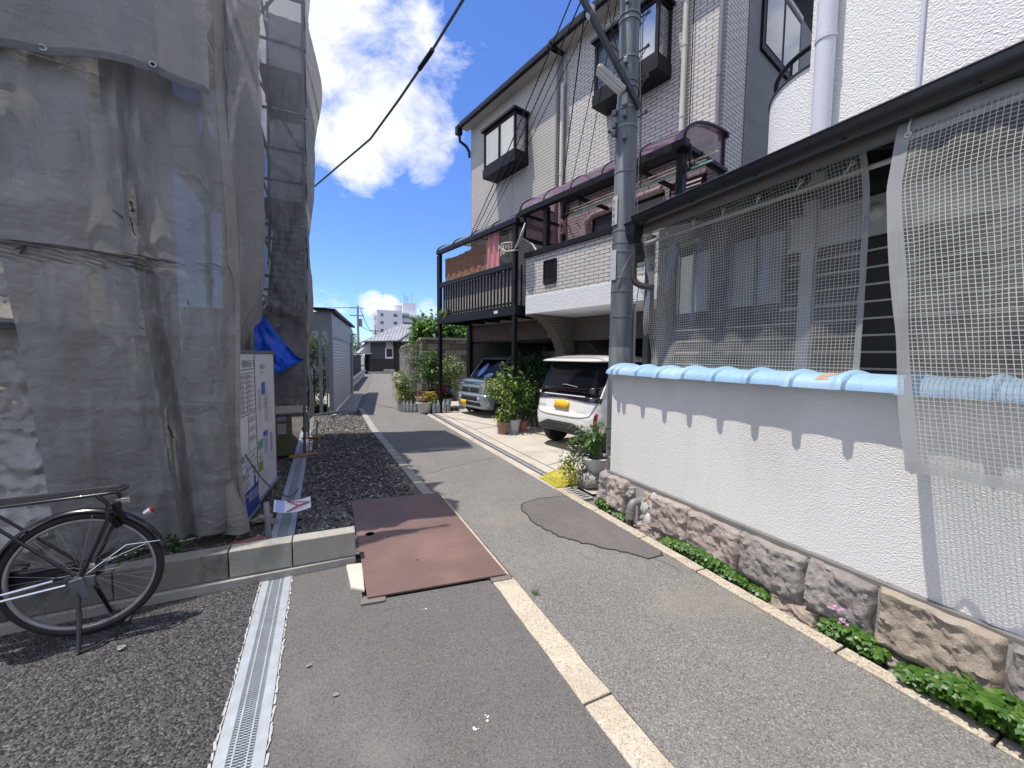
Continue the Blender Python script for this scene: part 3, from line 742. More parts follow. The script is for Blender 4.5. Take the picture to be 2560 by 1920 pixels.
# dark paint smears on it
SM = M('paint_smear', (.02,.025,.04), .6)
def onmain(x, z):
    lo, hi = 0.0, 1.0
    for _ in range(40):
        m_ = (lo+hi)/2; p = main(m_, (z-.10)/4.45); uu = (p-C0).dot(DF)
        if uu < x: lo = m_
        else: hi = m_
    return main((lo+hi)/2, (z-.10)/4.45)+NF*.006
rg = random.Random(3)
for (pts, wd) in ((((.70,2.62),(.66,2.58),(.635,2.55)),.012),(((.60,2.70),(.585,2.64),(.60,2.62)),.016),(((.60,2.58),(.592,2.50),(.578,2.44)),.008),(((1.17,2.27),(1.12,2.30),(1.15,2.24),(1.10,2.25)),.022),(((.30,2.02),(.297,1.97)),.006),(((.585,1.79),(.56,1.765)),.009),(((.70,2.12),(.698,2.09)),.005),(((.46,1.02),(.44,.94),(.42,.90)),.009)):
    mb = MB()
    pp = []
    for a, b in zip(pts[:-1], pts[1:]):
        for k in range(4): pp.append((lerp(a[0],b[0],k/4)+rg.uniform(-.004,.004), lerp(a[1],b[1],k/4)))
    for a, b in zip(pp[:-1], pp[1:]):
        wq = wd*rg.uniform(.5,1.1)/2
        mb.poly([onmain(a[0]-wq,a[1]),onmain(b[0]-wq,b[1]),onmain(b[0]+wq,b[1]),onmain(a[0]+wq,a[1])])
    mb.build('paint_smear', SM, SHM)
# --- upper sheet with hem
def upper(u, v):
    x = lerp(.11, 2.8, u); z = lerp(3.49, 5.7, v)
    zz = z+(1-v)*(.12*math.exp(-((x-.55)/.45)**2))
    d = .14+.045*fb(V(x*2.6, z*.6, 21), 3)+.014*fb(V(x*8, z*2.5, 33), 3)+sfold(x, .43+.02*(z-3.5), .035, .03)+sfold(x, 1.02, .04, .03)+.06*math.sin(x*3.1+1)*(.4+.6*(1-v))
    d += fold(x, .16, .07, .05)*(1-v*.5)
    return fp(x, zz, d)
SHU = sheet('scaffold_sheet', 'upper grey sheet with a hem and round eyelets, top left', upper, 60, 44, SHT, (2.7,2))
mb = MB(); mb.grid(lambda u, v: upper(u, v*.024)+NF*.008, 60, 2, (2.7,.05)); mb.build('hem', SHTD, SHU, smooth=True)
grommets(SHU, [upper((x-.11)/2.69, .018) for x in (.43,.98,1.55)], NF, .017)
# --- crumpled sheet to the left, set back
def crump(u, v):
    x = lerp(.9, 3.4, u); z = lerp(.0, 2.75, v)
    d = -.26+.09*fb(V(x*2.1, z*2.4, 5), 4)+.055*abs(fb(V(x*5, z*7, 15), 4))+.03*fb(V(x*14, z*18, 25), 3)
    d += .12*math.sin(z*2.6+x)
    return fp(x, z, d)
sheet('scaffold_sheet', 'crumpled silvery sheet at the left edge of the photo', crump, 110, 130, SHT4, (2.5,2.7))
# --- sheets along the lane side
def side(y0, y1, z0, z1, off, ph, amp, sharp=()):
    def fn(u, v):
        y = lerp(y0, y1, u); z = lerp(z0, z1, v)
        d = amp*math.sin(y*7.3+ph+.5*math.sin(z*1.1+ph))*.5+amp*.5*math.sin(y*15+ph*2+z*.7)
        for c, wd, a, sl in sharp: d += sfold(y, c+sl*(z-2), wd, a)
        d += .04*fb(V(y*3, z*.9, ph*7), 3)+.015*fb(V(y*9, z*4, ph), 3)
        return V(-.70+off+d+.012*z, y, z)
    return fn
A = side(4.06, 5.25, .05, 5.75, .0, .4, .07, ((4.45,.09,.10,.02),(4.8,.07,.09,-.05),(5.1,.06,.08,.03)))
def sideA(u, v):
    p = A(u, v)
    if p.z < 2.1: p.x -= .17*min(1,(2.1-p.z)/.4)*min(1, u*5)
    return p
sheet('scaffold_sheet', 'grey side sheet with deep upright folds at the corner of the scaffold', sideA, 60, 110, SHT, (1.2,5.4))
Bf = side(5.3, 6.15, 1.4, 5.8, -.09, 2.1, .06, ((5.5,.06,.08,.02),(5.85,.08,-.08,.04)))
def sideB(u, v):
    p = Bf(u, v); lo = 1.5+.9*max(0, u-.35)*1.5
    if p.z < lo: p.z = lo+(p.z-lo)*.1
    if 2.9 < p.z < 3.9: p.x -= .03+.12*max(0,u-.4)*math.sin((p.z-2.9)*PI)
    return p
SB = sheet('scaffold_sheet', 'grey side sheet ending in a torn lower edge above the blue tarp', sideB, 40, 90, SHT, (.9,4.6))
grommets(SB, [V(-.74+.012*z,5.33,z) for z in (1.9,2.5,2.9,3.3,3.8)], (1,0,0), .014)
Cf = side(6.2, 7.0, 2.2, 5.95, -.12, 4.0, .05, ((6.4,.05,.07,.03),(6.75,.06,.06,-.03)))
SCc = sheet('scaffold_sheet', 'pale beige side sheet beside the see-through tower sheet', lambda u, v: Cf(u, v)+V(-.03*u,0,0), 36, 80, SHT2, (.8,4.6))
# flap lapping out at the foot
def flap(u, v):
    z = lerp(.06, .78, v)
    a = V(-.68, 4.10, z)+DF*(.30*u)
    out_ = NF*(.10*math.sin(PI*min(1,u*1.4+.2))*(1-v))
    sl = V(.06,-.02,0)*(1-v)*(1-u)
    top = 1-.9*(1-u)
    return a+out_+sl+V(0,0,-z*(.0 if u > .3 else (1-u/.3)*.72*v))
sheet('scaffold_sheet', 'folded-over sheet corner at the foot of the notice board', flap, 26, 26, SHT2, (.3,.7))
# --- tower sheets
def tow(z0, z1, off, amp):
    def fn(u, v):
        z = lerp(z0, z1, v); p = lean(lerp(-.93, -.29, u), 6.955-off, z)
        q = u-.5
        d = amp*(.5-2*q*q)+amp*.8*fb(V(u*2.2, z*1.6, 2), 4)
        for zz in (2.25,4.35,6.2): d += sfold(z+ .35*q, zz, .12, .035)-sfold(z-.5*q, zz-.2, .1, .025)
        p.y -= d; return p
    return fn
TU = tow(3.55, 7.7, .0, .04)
o = sheet('scaffold_sheet', 'see-through tower sheet with a perforated deck showing behind it', TU, 24, 90, SHT3, (.64,3.7))
TL = tow(2.15, 3.62, .03, .05)
o2 = sheet('scaffold_sheet', 'creased dark tower sheet just above the blue tarp', TL, 30, 50, SHTD, (.64,1.5))
grommets(o2, [lean(-.325,6.90,z) for z in (2.4,2.75,3.1,3.5)], (0,-1,0), .013)
TB = tow(.70, 2.2, .01, .04)
sheet('scaffold_sheet', 'lowest dark tower sheet hanging between blue tarp and drain', TB, 24, 44, SHTD, (.64,1.5))
def rear(u, v):
    p = lean(lerp(-.95,-.28,u), 8.78, lerp(.6,7.7,v)); p.y += .05*fb(V(u*3,v*9,6),3); return p
sheet('scaffold_sheet', 'rear tower sheet, seen dimly through the see-through one', rear, 16, 60, SHT, (.67,7))
def outer(u, v):
    z = lerp(.55, 7.7, v); y = lerp(7.04, 8.75, u)
    b = .055+.16*math.sin(PI*min(1,max(0,(z-4.1)/3.0)))*math.sin(PI*min(1,u*1.2+.02))+.05*math.sin(z*3.4)*math.sin(PI*min(1,u+.1))
    b += .07*math.exp(-((z-.95)/.35)**2)*(1-u*.5)+.05*math.exp(-((z-3.0)/.4)**2)
    p = lean(-.30, y, z); p.x += b*(.35+.65*math.sin(PI*min(1,u+.12)))+.02*fb(V(y*3, z*2, 4), 3); return p
sheet('scaffold_sheet', 'pale bulging tower sheet outlined against the sky, facing the lane', outer, 26, 110, SHT2, (1.7,6.7))
# blue tarp
BLU = M('blue_tarp', (.010,.10,.72), .42, 0, .16, 5, .08, 60, .5, 14, bdist=.02)
def tarp(u, v):
    a = V(-1.06,6.72,1.60); b = V(-.80,6.82,2.18); c = V(-.255,6.84,1.52); d = V(-.62,6.74,1.30)
    top = vl(b, c, u); top.z -= .16*math.sin(PI*u)**.8*u
    bot = vl(a, d, min(1, u*1.5)) if u < .667 else vl(d, c, (u-.667)/.333)
    p = vl(bot, top, v)
    p.y -= .05*fb(V(u*4, v*3, 1), 4)+.03*math.sin(u*9+v*6)
    return p
mb = MB(); mb.grid(tarp, 40, 20, (.9,.6)); tag(mb.build('blue_tarp', BLU, smooth=True), 'bright blue tarpaulin tied above the notice board', 'tarp')
# ---- notice board
t = thing('notice_board', 'white site notice board of two printed panels in a grey frame', 'notice board', (-.69,4.14,0))
PA = V(-.69,4.14,0); PB = V(-.545,5.52,0); D_ = (PB-PA).normalized(); NB = V(D_.y, -D_.x, 0)
BW = (PB-PA).length
def bp(a, z, o=0): return PA+D_*a+NB*o+V(0,0,z)
BM = Matrix((D_, NB, V(0,0,1))).transposed()
FR = M('board_frame', (.16,.16,.165), .5, .4, .15)
PWH = M('panel_white', (.66,.66,.68), .45, 0, .05)
mid = .56; zt = 1.615; zb1 = .06; zb2 = .10
for a0, a1, zb in ((.03, mid-.02, zb1), (mid+.02, BW-.03, zb2)):
    mb = MB(); mb.obox(bp((a0+a1)/2, (zt+zb)/2, 0), a1-a0, .012, zt-zb-.04, M=BM); mb.build('panel', PWH, t)
for a in (0, mid, BW):
    mb = MB(); mb.tube([bp(a,-.05 if a else -.02,-.012), bp(a, zt+.02,-.012)], .027 if a == 0 else .02, 10); mb.build('post', SCAF if a == 0 else FR, t, smooth=True)
mb = MB(); mb.bar(bp(0,zt,.004), bp(BW,zt,.004), .03,.03); mb.build('top_rail', FR, t)
mb = MB(); mb.bar(bp(0,zb1,.004), bp(mid,zb1,.004), .03,.03); mb.bar(bp(mid,zb2,.004), bp(BW,zb2,.004), .03,.03); mb.build('bottom_rail', STEEL, t)
for z_ in (.5,.66):
    mb = MB(); mb.tube([bp(0,z_,-.03), bp(0,z_,.035)], .032, 8); mb.build('clamp', STEEL, t)
INK = M('print_black', (.06,.06,.07), .6); INKB = M('print_blue', (.03,.06,.30), .6)
NAVY = M('panel_navy', (.025,.05,.28), .5)
mb = MB(); mb.obox(bp((.03+mid-.02)/2,.20,.009), mid-.05, .004, .24, M=BM); mb.build('blue_band', NAVY, t)
def btxt(s, a, z, size, mat=INK, sx=1, o=.0115, al='LEFT'): text(s, size, mat, t, frame(bp(a,z,o), D_, (0,0,1)), 'lettering', al, 0, sx)
btxt('建築計画  知', .14, 1.475, .075, sx=1)
btxt('株式会社', .20, .20, .105, PWH, .85); btxt('建設・不動産', .12, .27, .035, PWH)
mb = MB()
def rule(z, a0=.05, a1=mid-.04, h=.004): mb.obox(bp((a0+a1)/2, z, .0075), a1-a0, .003, h, M=BM)
rule(1.45, h=.007); rule(1.415)
zz = [1.37,1.325,1.28,1.235,1.19,1.145,1.10,1.055]
for z in zz: rule(z)
rule(1.03, h=.006); rule(.66); rule(.57)
for z in (.95,.86,.77): rule(z, .29)
mb.obox(bp(.27,1.235,.0075), .003,.003,.36,M=BM); mb.obox(bp(.28,.85,.0075), .003,.003,.36,M=BM)
mb.build('ruled_lines', INK, t)
rows = ['建築物の名称','建築主住所','建築場所','用途地域','敷地面積','建築面積','延べ面積','構造階数']
for i, z in enumerate(zz):
    btxt(rows[i], .06, z+.009, .028); btxt(['標識設置','設計者','工事施工者','着工予定','完了予定','説明会','連絡先','電話番号'][i], .29, z+.009, .026)
for z in (.965,.875,.785): btxt('届出事項', .30, z, .03); btxt('住所', .43, z, .03)
btxt('お問い合わせ', .15, .60, .036); btxt('工事中', .36, .60, .03)
btxt('工事のお知らせ', .12, .50, .058, INKB, .8); btxt('安全第一', .07, .44, .05, INKB)
for i, s in enumerate(('ご迷惑をおかけ','いたしますが','ご理解とご協力を','お願い','いたします')): btxt(s, .08, .395-.018*i*1.1-(.0), .026)
mb = MB(); mb.obox(bp(.43,.36,.008), .05,.003,.10,M=BM); mb.build('printed_figure', INKB, t)
mb = MB(); mb.ring(bp(.43,.46,.008), NB, .035, .004, 20, 4); mb.build('printed_helmet', INK, t)
# second panel: pasted notices
btxt('お知らせ', mid+.18, 1.44, .06); btxt('施工体制', mid+.21, 1.39, .025)
def card(a, z, wd, h, col, nm='pasted_notice'):
    mb = MB(); mb.obox(bp(mid+a,z,.008), wd, .003, h, M=BM); mb.build(nm, M('notice_print', col, .6), t)
card(.30,1.23,.15,.13,(.06,.13,.45)); card(.30,1.09,.15,.14,(.60,.54,.50)); card(.14,.98,.17,.26,(.62,.62,.60)); card(.40,1.0,.16,.3,(.60,.60,.60)); card(.58,1.0,.10,.34,(.58,.58,.58))
card(.12,.66,.17,.09,(.12,.35,.20)); card(.12,.55,.17,.11,(.58,.58,.56)); card(.11,.43,.16,.10,(.28,.25,.08)); card(.33,.62,.18,.18,(.40,.44,.55)); card(.33,.74,.18,.05,(.05,.12,.35)); card(.58,.60,.10,.22,(.35,.35,.42))
for i in range(9): btxt('作業員名簿 資格', mid+.07, 1.21-.024*i, .016)
for i in range(6): btxt('施工体系図 主任', mid+.39, 1.21-.03*i, .016)
for i in range(7): btxt('安全衛生責任者', mid+.34, 1.06-.03*i, .016)
btxt('労災', mid+.05, .52, .035); btxt('許可票', mid+.05, .40, .03, M('print_yellow', (.6,.5,.1), .6)); btxt('工程表', mid+.45, .42, .03)
mb = MB()
for k in range(6): mb.obox(bp(mid+.08+.05*k,.25,.0075), .002,.003,.2,M=BM)
mb.build('ruled_lines', M('print_grey', (.4,.4,.42), .6), t)
# rope, card, silver stake, red block, green cabinet
mb = MB()
ra = bp(.06,.70,.03); rb = V(-.43,4.55,.20)
pts = [vl(ra, rb, i/12)+V(0,0,-.05*math.sin(PI*i/12)) for i in range(13)]
pts += [vl(rb, V(-.30,5.2,.03), i/8)+V(0,0,-.06*math.sin(PI*i/8)) for i in range(1,9)]
mb.tube(pts, .006, 6)
tag(mb.build('rope', M('striped_rope', (.12,.11,.09), .9), smooth=True), 'thin dark rope hanging from the notice board to a paper card', 'rope')
mb = MB(); mb.tube([(-.425,3.66,-.02),(-.44,3.66,.41)], .022, 10)
tag(mb.build('steel_stake', STEEL, smooth=True), 'silver tube standing just behind the low block wall', 'stake')
t2 = thing('paper_card', 'white paper card with a red diamond pattern hanging over the grating', 'card', (-.36,4.15,.2))
cx = V(.93,.12,-.06).normalized(); cy = V(-.05,.9,.20).normalized()
cz = cx.cross(cy)
def cp(u, v): return V(-.43,4.0,.21)+cx*(.30*u)+cy*(.20*v)+cz*(-.03*math.sin(PI*u))
mb = MB(); mb.grid(cp, 12, 6); mb.build('sheet', M('card_white', (.78,.77,.80), .5, 0, .05), t2)
mb = MB()
for a, b in (((.35,.05),(.65,.5)),((.65,.5),(.95,.5)),((.35,.95),(.65,.5)),((.35,.05),(.97,.5)),((.35,.95),(.97,.5))):
    p = cp(*a)+cz*.004; q_ = cp(*b)+cz*.004; mb.bar(p, q_, .012, .002)
mb.build('red_print', M('card_red', (.45,.06,.10), .5), t2)
mb = MB(); mb.poly([cp(.05,.05)+cz*.003,cp(.28,.05)+cz*.003,cp(.28,.95)+cz*.003,cp(.05,.95)+cz*.003]); mb.build('blue_print', M('card_blue', (.40,.45,.75), .5), t2)
mb = MB(); mb.obox((-.58,3.66,.06),.24,.11,.11,.35); tag(mb.build('brick', M('red_brick', (.26,.10,.07), .85, 0, .2, 9), bevel=.006), 'reddish brick standing behind the low wall at the board foot', 'brick')
t2 = thing('tool_cabinet', 'olive green steel cabinet with papers taped on, under the tower sheet', 'cabinet', (-.62,6.95,0))
OLV = M('olive_paint', (.085,.095,.045), .5, 0, .2)
mb = MB(); mb.obox((-.60,7.12,.33),.24,.3,.62,.12); mb.build('body', OLV, t2, bevel=.02)
mb = MB(); mb.obox((-.602,6.966,.45),.12,.004,.16,.12); mb.build('taped_paper', M('paper_grey', (.30,.31,.30), .6), t2)
mb = MB(); mb.obox((-.60,6.964,.61),.13,.004,.07,.12); mb.build('label_plate', M('paper_dark', (.22,.23,.25), .6), t2)
rg = random.Random(77); RUBB = islandmat('rubble', (.18,.15,.13), (.34,.31,.27), (.45,.42,.38))
for (x, y, s, lab) in ((-.55,4.35,.07,'pale broken rubble lump between board foot and silver tube'),(-.46,4.28,.04,'small pale rubble lump beside the silver tube'),(-.62,5.9,.05,'brown rubble lump on the soil beyond the notice board'),(.21,11.0,.09,'whitish rubble at the foot of the grey garage post')):
    mb = MB(); mb.blob((x,y,s*.4),s,s*.8,s*.55,9,7,.5,rg); tag(mb.build('rubble_lump', RUBB), lab, 'rubble')
mb = MB()
for k in range(160):
    x = rg.uniform(-.95,-.46); y = 3.4+5*rg.random()**1.5; s = rg.uniform(.006,.022); mb.blob((x,y,-.006),s,s*.7,s*.6,5,4,.5,rg)
tag(mb.build('soil_debris', RUBB), kind='stuff')
# ================================================================== LOW HOUSE ON THE RIGHT
def stucco(name, col, sc=70, st=.9, dirt=None):
    m, nt, nn, ll = newmat(name)
    vo = nn.new('ShaderNodeTexVoronoi'); vo.feature = 'SMOOTH_F1'; vo.inputs['Scale'].default_value = sc
    tc = nn.new('ShaderNodeTexCoord'); mp = nn.new('ShaderNodeMapping'); mp.inputs['Scale'].default_value = (1,1,1.5); ll.new(tc.outputs['Object'], mp.inputs[0])
    ll.new(mp.outputs[0], vo.inputs['Vector'])
    h = mth(nt, 'ADD', vo.outputs['Distance'], mth(nt, 'MULTIPLY', noisen(nt, sc*.8, 4, .6), 1.2))
    k = mth(nt, 'ADD', .93, mth(nt, 'MULTIPLY', noisen(nt, 1.4, 5), .14))
    vm = nn.new('ShaderNodeVectorMath'); vm.operation = 'SCALE'; vm.inputs[0].default_value = col; ll.new(k, vm.inputs['Scale'])
    c = vm.outputs[0]
    if dirt: c = mixc(nt, ramp(nt, noisen(nt, 1.1, 6, .6, stretch=(1,1,.3)), .46, .74, 0, .55), c, dirt); c = mixc(nt, ramp(nt, noisen(nt, 9, 6, .7, stretch=(1,1,.12)), .58, .76, 0, .3), c, dirt)
    bsdf(nt, c, .9, 0, h, st, .008); return m
STU = stucco('white_stucco', (.73,.717,.69), 120, .6, (.55,.53,.49))
STU2 = stucco('upper_stucco', (.79,.778,.76), 85, .7)
BTILE = M('blue_glaze', (.26,.425,.60), .55, 0, .14, 5, .14, 45, .12, 40, stain=(.40,.50,.60), stsc=3, stamt=.5)
CHIP = M('fired_clay', (.38,.27,.20), .85, 0, .2, 20)
t = thing('garden_wall', 'low white stuccoed wall capped with round sky-blue tiles', 'wall', (2.82,1,0))
mb = MB(); mb.box(2.75,2.91,-2.6,3.36,.385,1.435); mb.build('wall_face', STU, t, bevel=.008)
def capsec(y, kx, kz, dz=0):
    pts = []
    for i in range(13):
        a = PI*i/12; pts.append(V(2.83-math.cos(a)*.172*kx, y, 1.425+dz+math.sin(a)**.85*.092*kz))
    return pts
ys = [3.46,3.285,3.205,2.94,2.67,2.40,2.115,1.84,1.563,1.283,1.0,.72,.44,.16,-.12,-.4,-.68,-.96,-1.24,-1.52,-1.8]
rg = random.Random(6)
for i, (a, b) in enumerate(zip(ys[:-1], ys[1:])):
    mb = MB(); dz = rg.uniform(-.004,.004)
    if i == 0: rings = [capsec(a,.35,.25,dz), capsec(a-.05,.75,.75,dz), capsec(a-.12,.95,.95,dz), capsec(b+.01,1,1,dz)]
    else:
        # overlapping collar first, then the plain barrel
        rings = [capsec(a+.014,1.05,1.02,dz),capsec(a+.010,1.18,1.14,dz),capsec(a-.012,1.24,1.22,dz), capsec(a-.038,1.19,1.15,dz), capsec(a-.048,1.02,1.03,dz), capsec((a+b)/2,1.0,1.0,dz), capsec(b+.006,1.02,1.0,dz)]
    mb.loft(rings); o = mb.build('ridge_tile', BTILE, t, smooth=True)
mb = MB(); mb.grid(lambda u, v: capsec(1.405-.075*u*(1-.3*math.sin(v*9)),1.006,1.012)[int(2+v*6)], 5, 6); mb.build('glaze_chip', CHIP, t)
mb = MB(); mb.box(2.722,2.752,-2.6,3.37,.352,.392); mb.build('mortar_ledge', M('ledge_grey', (.17,.16,.15), .9, 0, .3, 8), t, bevel=.006)
# rough stone footing: every stone its own part
def stonemat(name, c1, c2, c3):
    m, nt, nn, ll = newmat(name)
    a = noisen(nt, 5, 8, .68, dist=.4); b = noisen(nt, 42, 6, .75)
    c = mixc(nt, ramp(nt, a, .36, .62), c1, c2); c = mixc(nt, ramp(nt, b, .52, .72, 0, .45), c, c3); c = mixc(nt, ramp(nt, b, .26, .38, .35, 0), c, (.10,.09,.082))
    h = mth(nt, 'ADD', mth(nt, 'MULTIPLY', noisen(nt, 16, 8, .7), 1.0), mth(nt, 'MULTIPLY', b, .5))
    bsdf(nt, c, .9, 0, h, 1.0, .03); return m
ST = [stonemat('pink_granite', (.34,.275,.245), (.44,.37,.335), (.58,.53,.48)), stonemat('grey_granite', (.26,.235,.22), (.36,.33,.305), (.52,.49,.45)), stonemat('tan_granite', (.37,.30,.235), (.45,.385,.315), (.59,.54,.47))]
t = thing('stone_footing', 'row of rough pinkish granite stones under the white wall', 'stone footing', (2.72,1,0))
def stone(y0, y1, z0, z1, x0, mat, seed):
    mb = MB(); n, m_ = 12, 10
    rr = random.Random(seed); sl = rr.uniform(-.02,.02)
    def fn(u, v):
        # a rounded pillow on the face
        y = lerp(y0, y1, u); z = lerp(z0, z1, v)
        e = min(1, min(u,1-u)/.05)**.5*min(1, v/.14, (1-v)/.06+.25)**.5
        d = .070*e+.030*fb(V(y*5+seed, z*6, seed*.7), 4)*e+.018*fb(V(y*15, z*17, seed), 3)*e+.012*fb(V(y*40, z*44, seed), 3)*e
        d = max(.012, d)
        y += .014*fb(V(z*9, seed, y*3), 2)*(1 if u in (0,1) else .3)
        return V(x0+.075-d+.03*(v-.3), y, z+sl*(u-.5)+.012*fb(V(y*8, seed*1.3, 0), 2))
    mb.grid(fn, 34, 24)
    mb.grid(lambda u, v: fn(u,1)+V(lerp(0,.06,v),0,.006*v), 34, 2)
    mb.build('stone', mat, t, smooth=True)
sts = [(3.30,3.47,-.06,.36,2.655,1),(3.02,3.31,.03,.37,2.645,0),(2.93,3.02,.22,.33,2.67,1),(2.69,2.80,.06,.345,2.665,2),(2.28,2.68,.04,.36,2.65,0),(1.835,2.29,.03,.35,2.65,0),(1.395,1.83,.04,.355,2.645,1),(1.05,1.388,.05,.365,2.65,1),(.585,1.04,.055,.372,2.645,2),(.12,.58,.04,.375,2.65,1),(-.4,.115,.04,.375,2.65,0),(-.9,-.41,.04,.375,2.65,2),(-1.5,-.91,.04,.375,2.65,1),
       (3.06,3.28,-.08,.02,2.64,1),(2.93,3.05,-.08,.05,2.65,1),(2.55,2.84,-.09,.05,2.64,0),(2.2,2.52,-.1,.03,2.65,1),(1.62,2.18,-.1,.025,2.645,0),(1.30,1.60,-.1,.055,2.635,2),(.98,1.28,-.1,.04,2.64,1),(.84,.97,-.1,.045,2.635,2),(.3,.82,-.1,.04,2.64,0),(-.3,.28,-.1,.04,2.64,1)]
for i, (a, b, z0, z1, x0, k) in enumerate(sts): stone(a, b, z0, z1, x0, ST[k], i*3.7+1)
mb = MB(); mb.box(2.722,2.76,-2.6,3.44,-.1,.352)
mb.build('mortar', M('mortar', (.36,.34,.32), .9, 0, .25, 7, .15, 50, .5), t)
mb = MB()
for (y, z, r) in ((2.66,.22,.05),(2.72,.08,.07),(2.78,.2,.05),(2.67,.33,.03)): mb.blob((2.70,y,z),.035,r,r*1.3,10,8,.3,rg)
mb.build('mortar_smear', M('pale_mortar', (.50,.49,.47), .9, 0, .15, 12), t, smooth=True)
# drain elbow
t = thing('drain_elbow', 'grey plastic elbow pipe sticking out between the footing stones', 'drain pipe', (2.62,2.87,.1))
GP = M('grey_pvc', (.21,.20,.19), .4, 0, .08)
mb = MB()
pts = [V(2.74,2.86,.225)]+[V(2.66-.055*math.sin(a), 2.865, .17+.055*math.cos(a)) for a in [PI/2*i/6 for i in range(7)]]+[V(2.605,2.868,.13)]
mb.tube(pts, .036, 14); mb.build('elbow', GP, t, smooth=True)
mb = MB(); mb.tube([(2.605,2.868,.145),(2.605,2.869,.075)], .041, 14); mb.ring((2.605,2.868,.143),(0,0,1),.040,.003,16,6); mb.build('socket', GP, t, smooth=True)
mb = MB(); mb.tube([(2.608,2.869,.08),(2.612,2.872,-.05)], .03, 12); mb.build('pipe', M('dark_pvc', (.03,.03,.03), .5), t, smooth=True)
# ---- the house itself
t = thing('low_house', 'low dark-boarded house behind the wire-mesh curtains, under a black gutter', 'house', (3.5,1,0))
BRD = M('black_boards', (.022,.021,.022), .6, 0, .3, 6, .15, 50, .4, 40, stretch=(1,.15,1))
LATH = M('pale_joint', (.50,.46,.40), .85, 0, .2, 20, .2, 90)
PLS = M('plaster', (.48,.47,.45), .9, 0, .12)
mb = MB(); mb.box(3.47,3.498,-3,3.5,0,3.04); mb.build('wall', M('dark_wall', (.05,.05,.05), .9), t)  # backing wall behind the boards, plain dark colour
for k in range(13):
    z = 1.36+.117*k; top = 2.43
    if z > top: break
    mb = MB(); mb.box(3.44,3.468,-2.8,3.3 if z < 2.0 else 2.1,z-.05,min(z+.05,top)); mb.build('board', BRD, t)
mb = MB()
for k in range(9):
    z = 1.4185+.117*k; mb.box(3.436,3.466,-2.8,3.2 if z < 2.0 else 2.1,z-.0065,z+.0065)
mb.build('pale_joint', LATH, t)
mb = MB(); mb.box(3.43,3.46,-2.8,2.05,2.45,2.72); mb.build('plaster_band', PLS, t)
mb = MB(); mb.box(3.38,3.43,-2.8,3.4,2.80,2.90); mb.build('beam', BRD, t)
for y in (1.88, 2.62, 3.22): 
    mb = MB(); mb.box(3.38,3.45,y-.045,y+.045,1.3,2.8); mb.build('pillar', PLS if y < 2 else BRD, t)
for y0, y1 in ((2.05,2.52),(2.75,3.12)):
    mb = MB(); mb.box(3.40,3.43,y0,y1,2.06,2.64); w_ = mb.build('window_screen', M('screen_grey', (.26,.27,.27), .6), t)
    mb = MB()
    for a in (y0,y1,(y0+y1)/2): mb.box(3.385,3.405,a-.014,a+.014,2.05,2.66)
    mb.build('window_frame', M('alu_dark', (.12,.12,.125), .5, .4), w_)
RT = M('roof_tile', (.05,.05,.055), .6, 0, .2)
mb = MB(); mb.prism([(2.70,-3,2.875),(3.52,-3,3.12),(3.52,-3,3.06),(2.70,-3,2.83)], (0,5.95,0)); mb.build('roof', RT, t)
mb = MB()
for k in range(14): mb.bar((2.74,-1.2+.31*k,2.80),(3.45,-1.2+.31*k,3.0),.05,.07)
mb.build('rafters', BRD, t)
mb = MB(); mb.box(2.705,2.735,-3,2.93,2.745,2.86); mb.build('fascia', M('fascia', (.14,.13,.12), .7), t)
GUT = M('black_gutter', (.015,.015,.018), .35, 0, .12, coat=.2)
mb = MB()
def gsec(u, v):
    a = PI*(1+v); r = .062; return V(2.645+r*math.cos(a)*1.0, lerp(-3,2.955,u), 2.885+(r*1.5*math.sin(a)))
mb.grid(gsec, 4, 10); mb.tube([(2.585,-3,2.888),(2.585,2.955,2.888)], .008, 6); mb.poly([gsec(1,i/10) for i in range(11)]); g_ = mb.build('gutter', GUT, t, smooth=True)
for k in range(9): mb = MB(); mb.bar((2.60,-1.2+.5*k,2.80),(2.72,-1.2+.5*k,2.86),.02,.012); mb.build('gutter_bracket', GUT, g_)
mb = MB(); mb.loft([[V(2.655+sx*a,2.985+sy*b,z) for sx,sy in ((-1,-1),(1,-1),(1,1),(-1,1))] for a,b,z in ((.035,.035,2.66),(.05,.05,2.72),(.055,.055,2.74),(.06,.065,2.83),(.07,.08,2.85))]); mb.build('rain_hopper', GUT, t)
mb = MB(); mb.tube([(2.655,2.985,2.67),(2.655,2.985,2.36),(2.67,2.97,2.30),(2.70,2.93,2.27),(2.80,2.87,2.245)], .03, 10); mb.build('downpipe', M('dark_downpipe', (.05,.043,.042), .45), t, smooth=True)
mb = MB(); mb.box(2.925,2.985,3.05,3.12,1.4,2.8); mb.build('corner_post', BRD, t)
# knob and rope under the eave
t2 = thing('insulator_knob', 'white ceramic knob holding a frayed rope under the eave', 'insulator', (3.43,1.5,2.6))
mb = MB(); mb.lathe((3.43,1.49,2.61), [(0,.05),(.02,.05),(.035,.03),(.055,.012),(.06,0)], 16, (-1,0,0)); mb.build('knob', M('porcelain', (.6,.57,.52), .3), t2, smooth=True)
mb = MB(); mb.tube([(3.38,1.49,2.61),(3.30,1.56,2.56),(3.2,1.66,2.48),(3.05,1.82,2.36)], .012, 6); mb.build('rope', M('frayed_rope', (.50,.36,.24), .9, 0, .2, 40), t2, smooth=True)
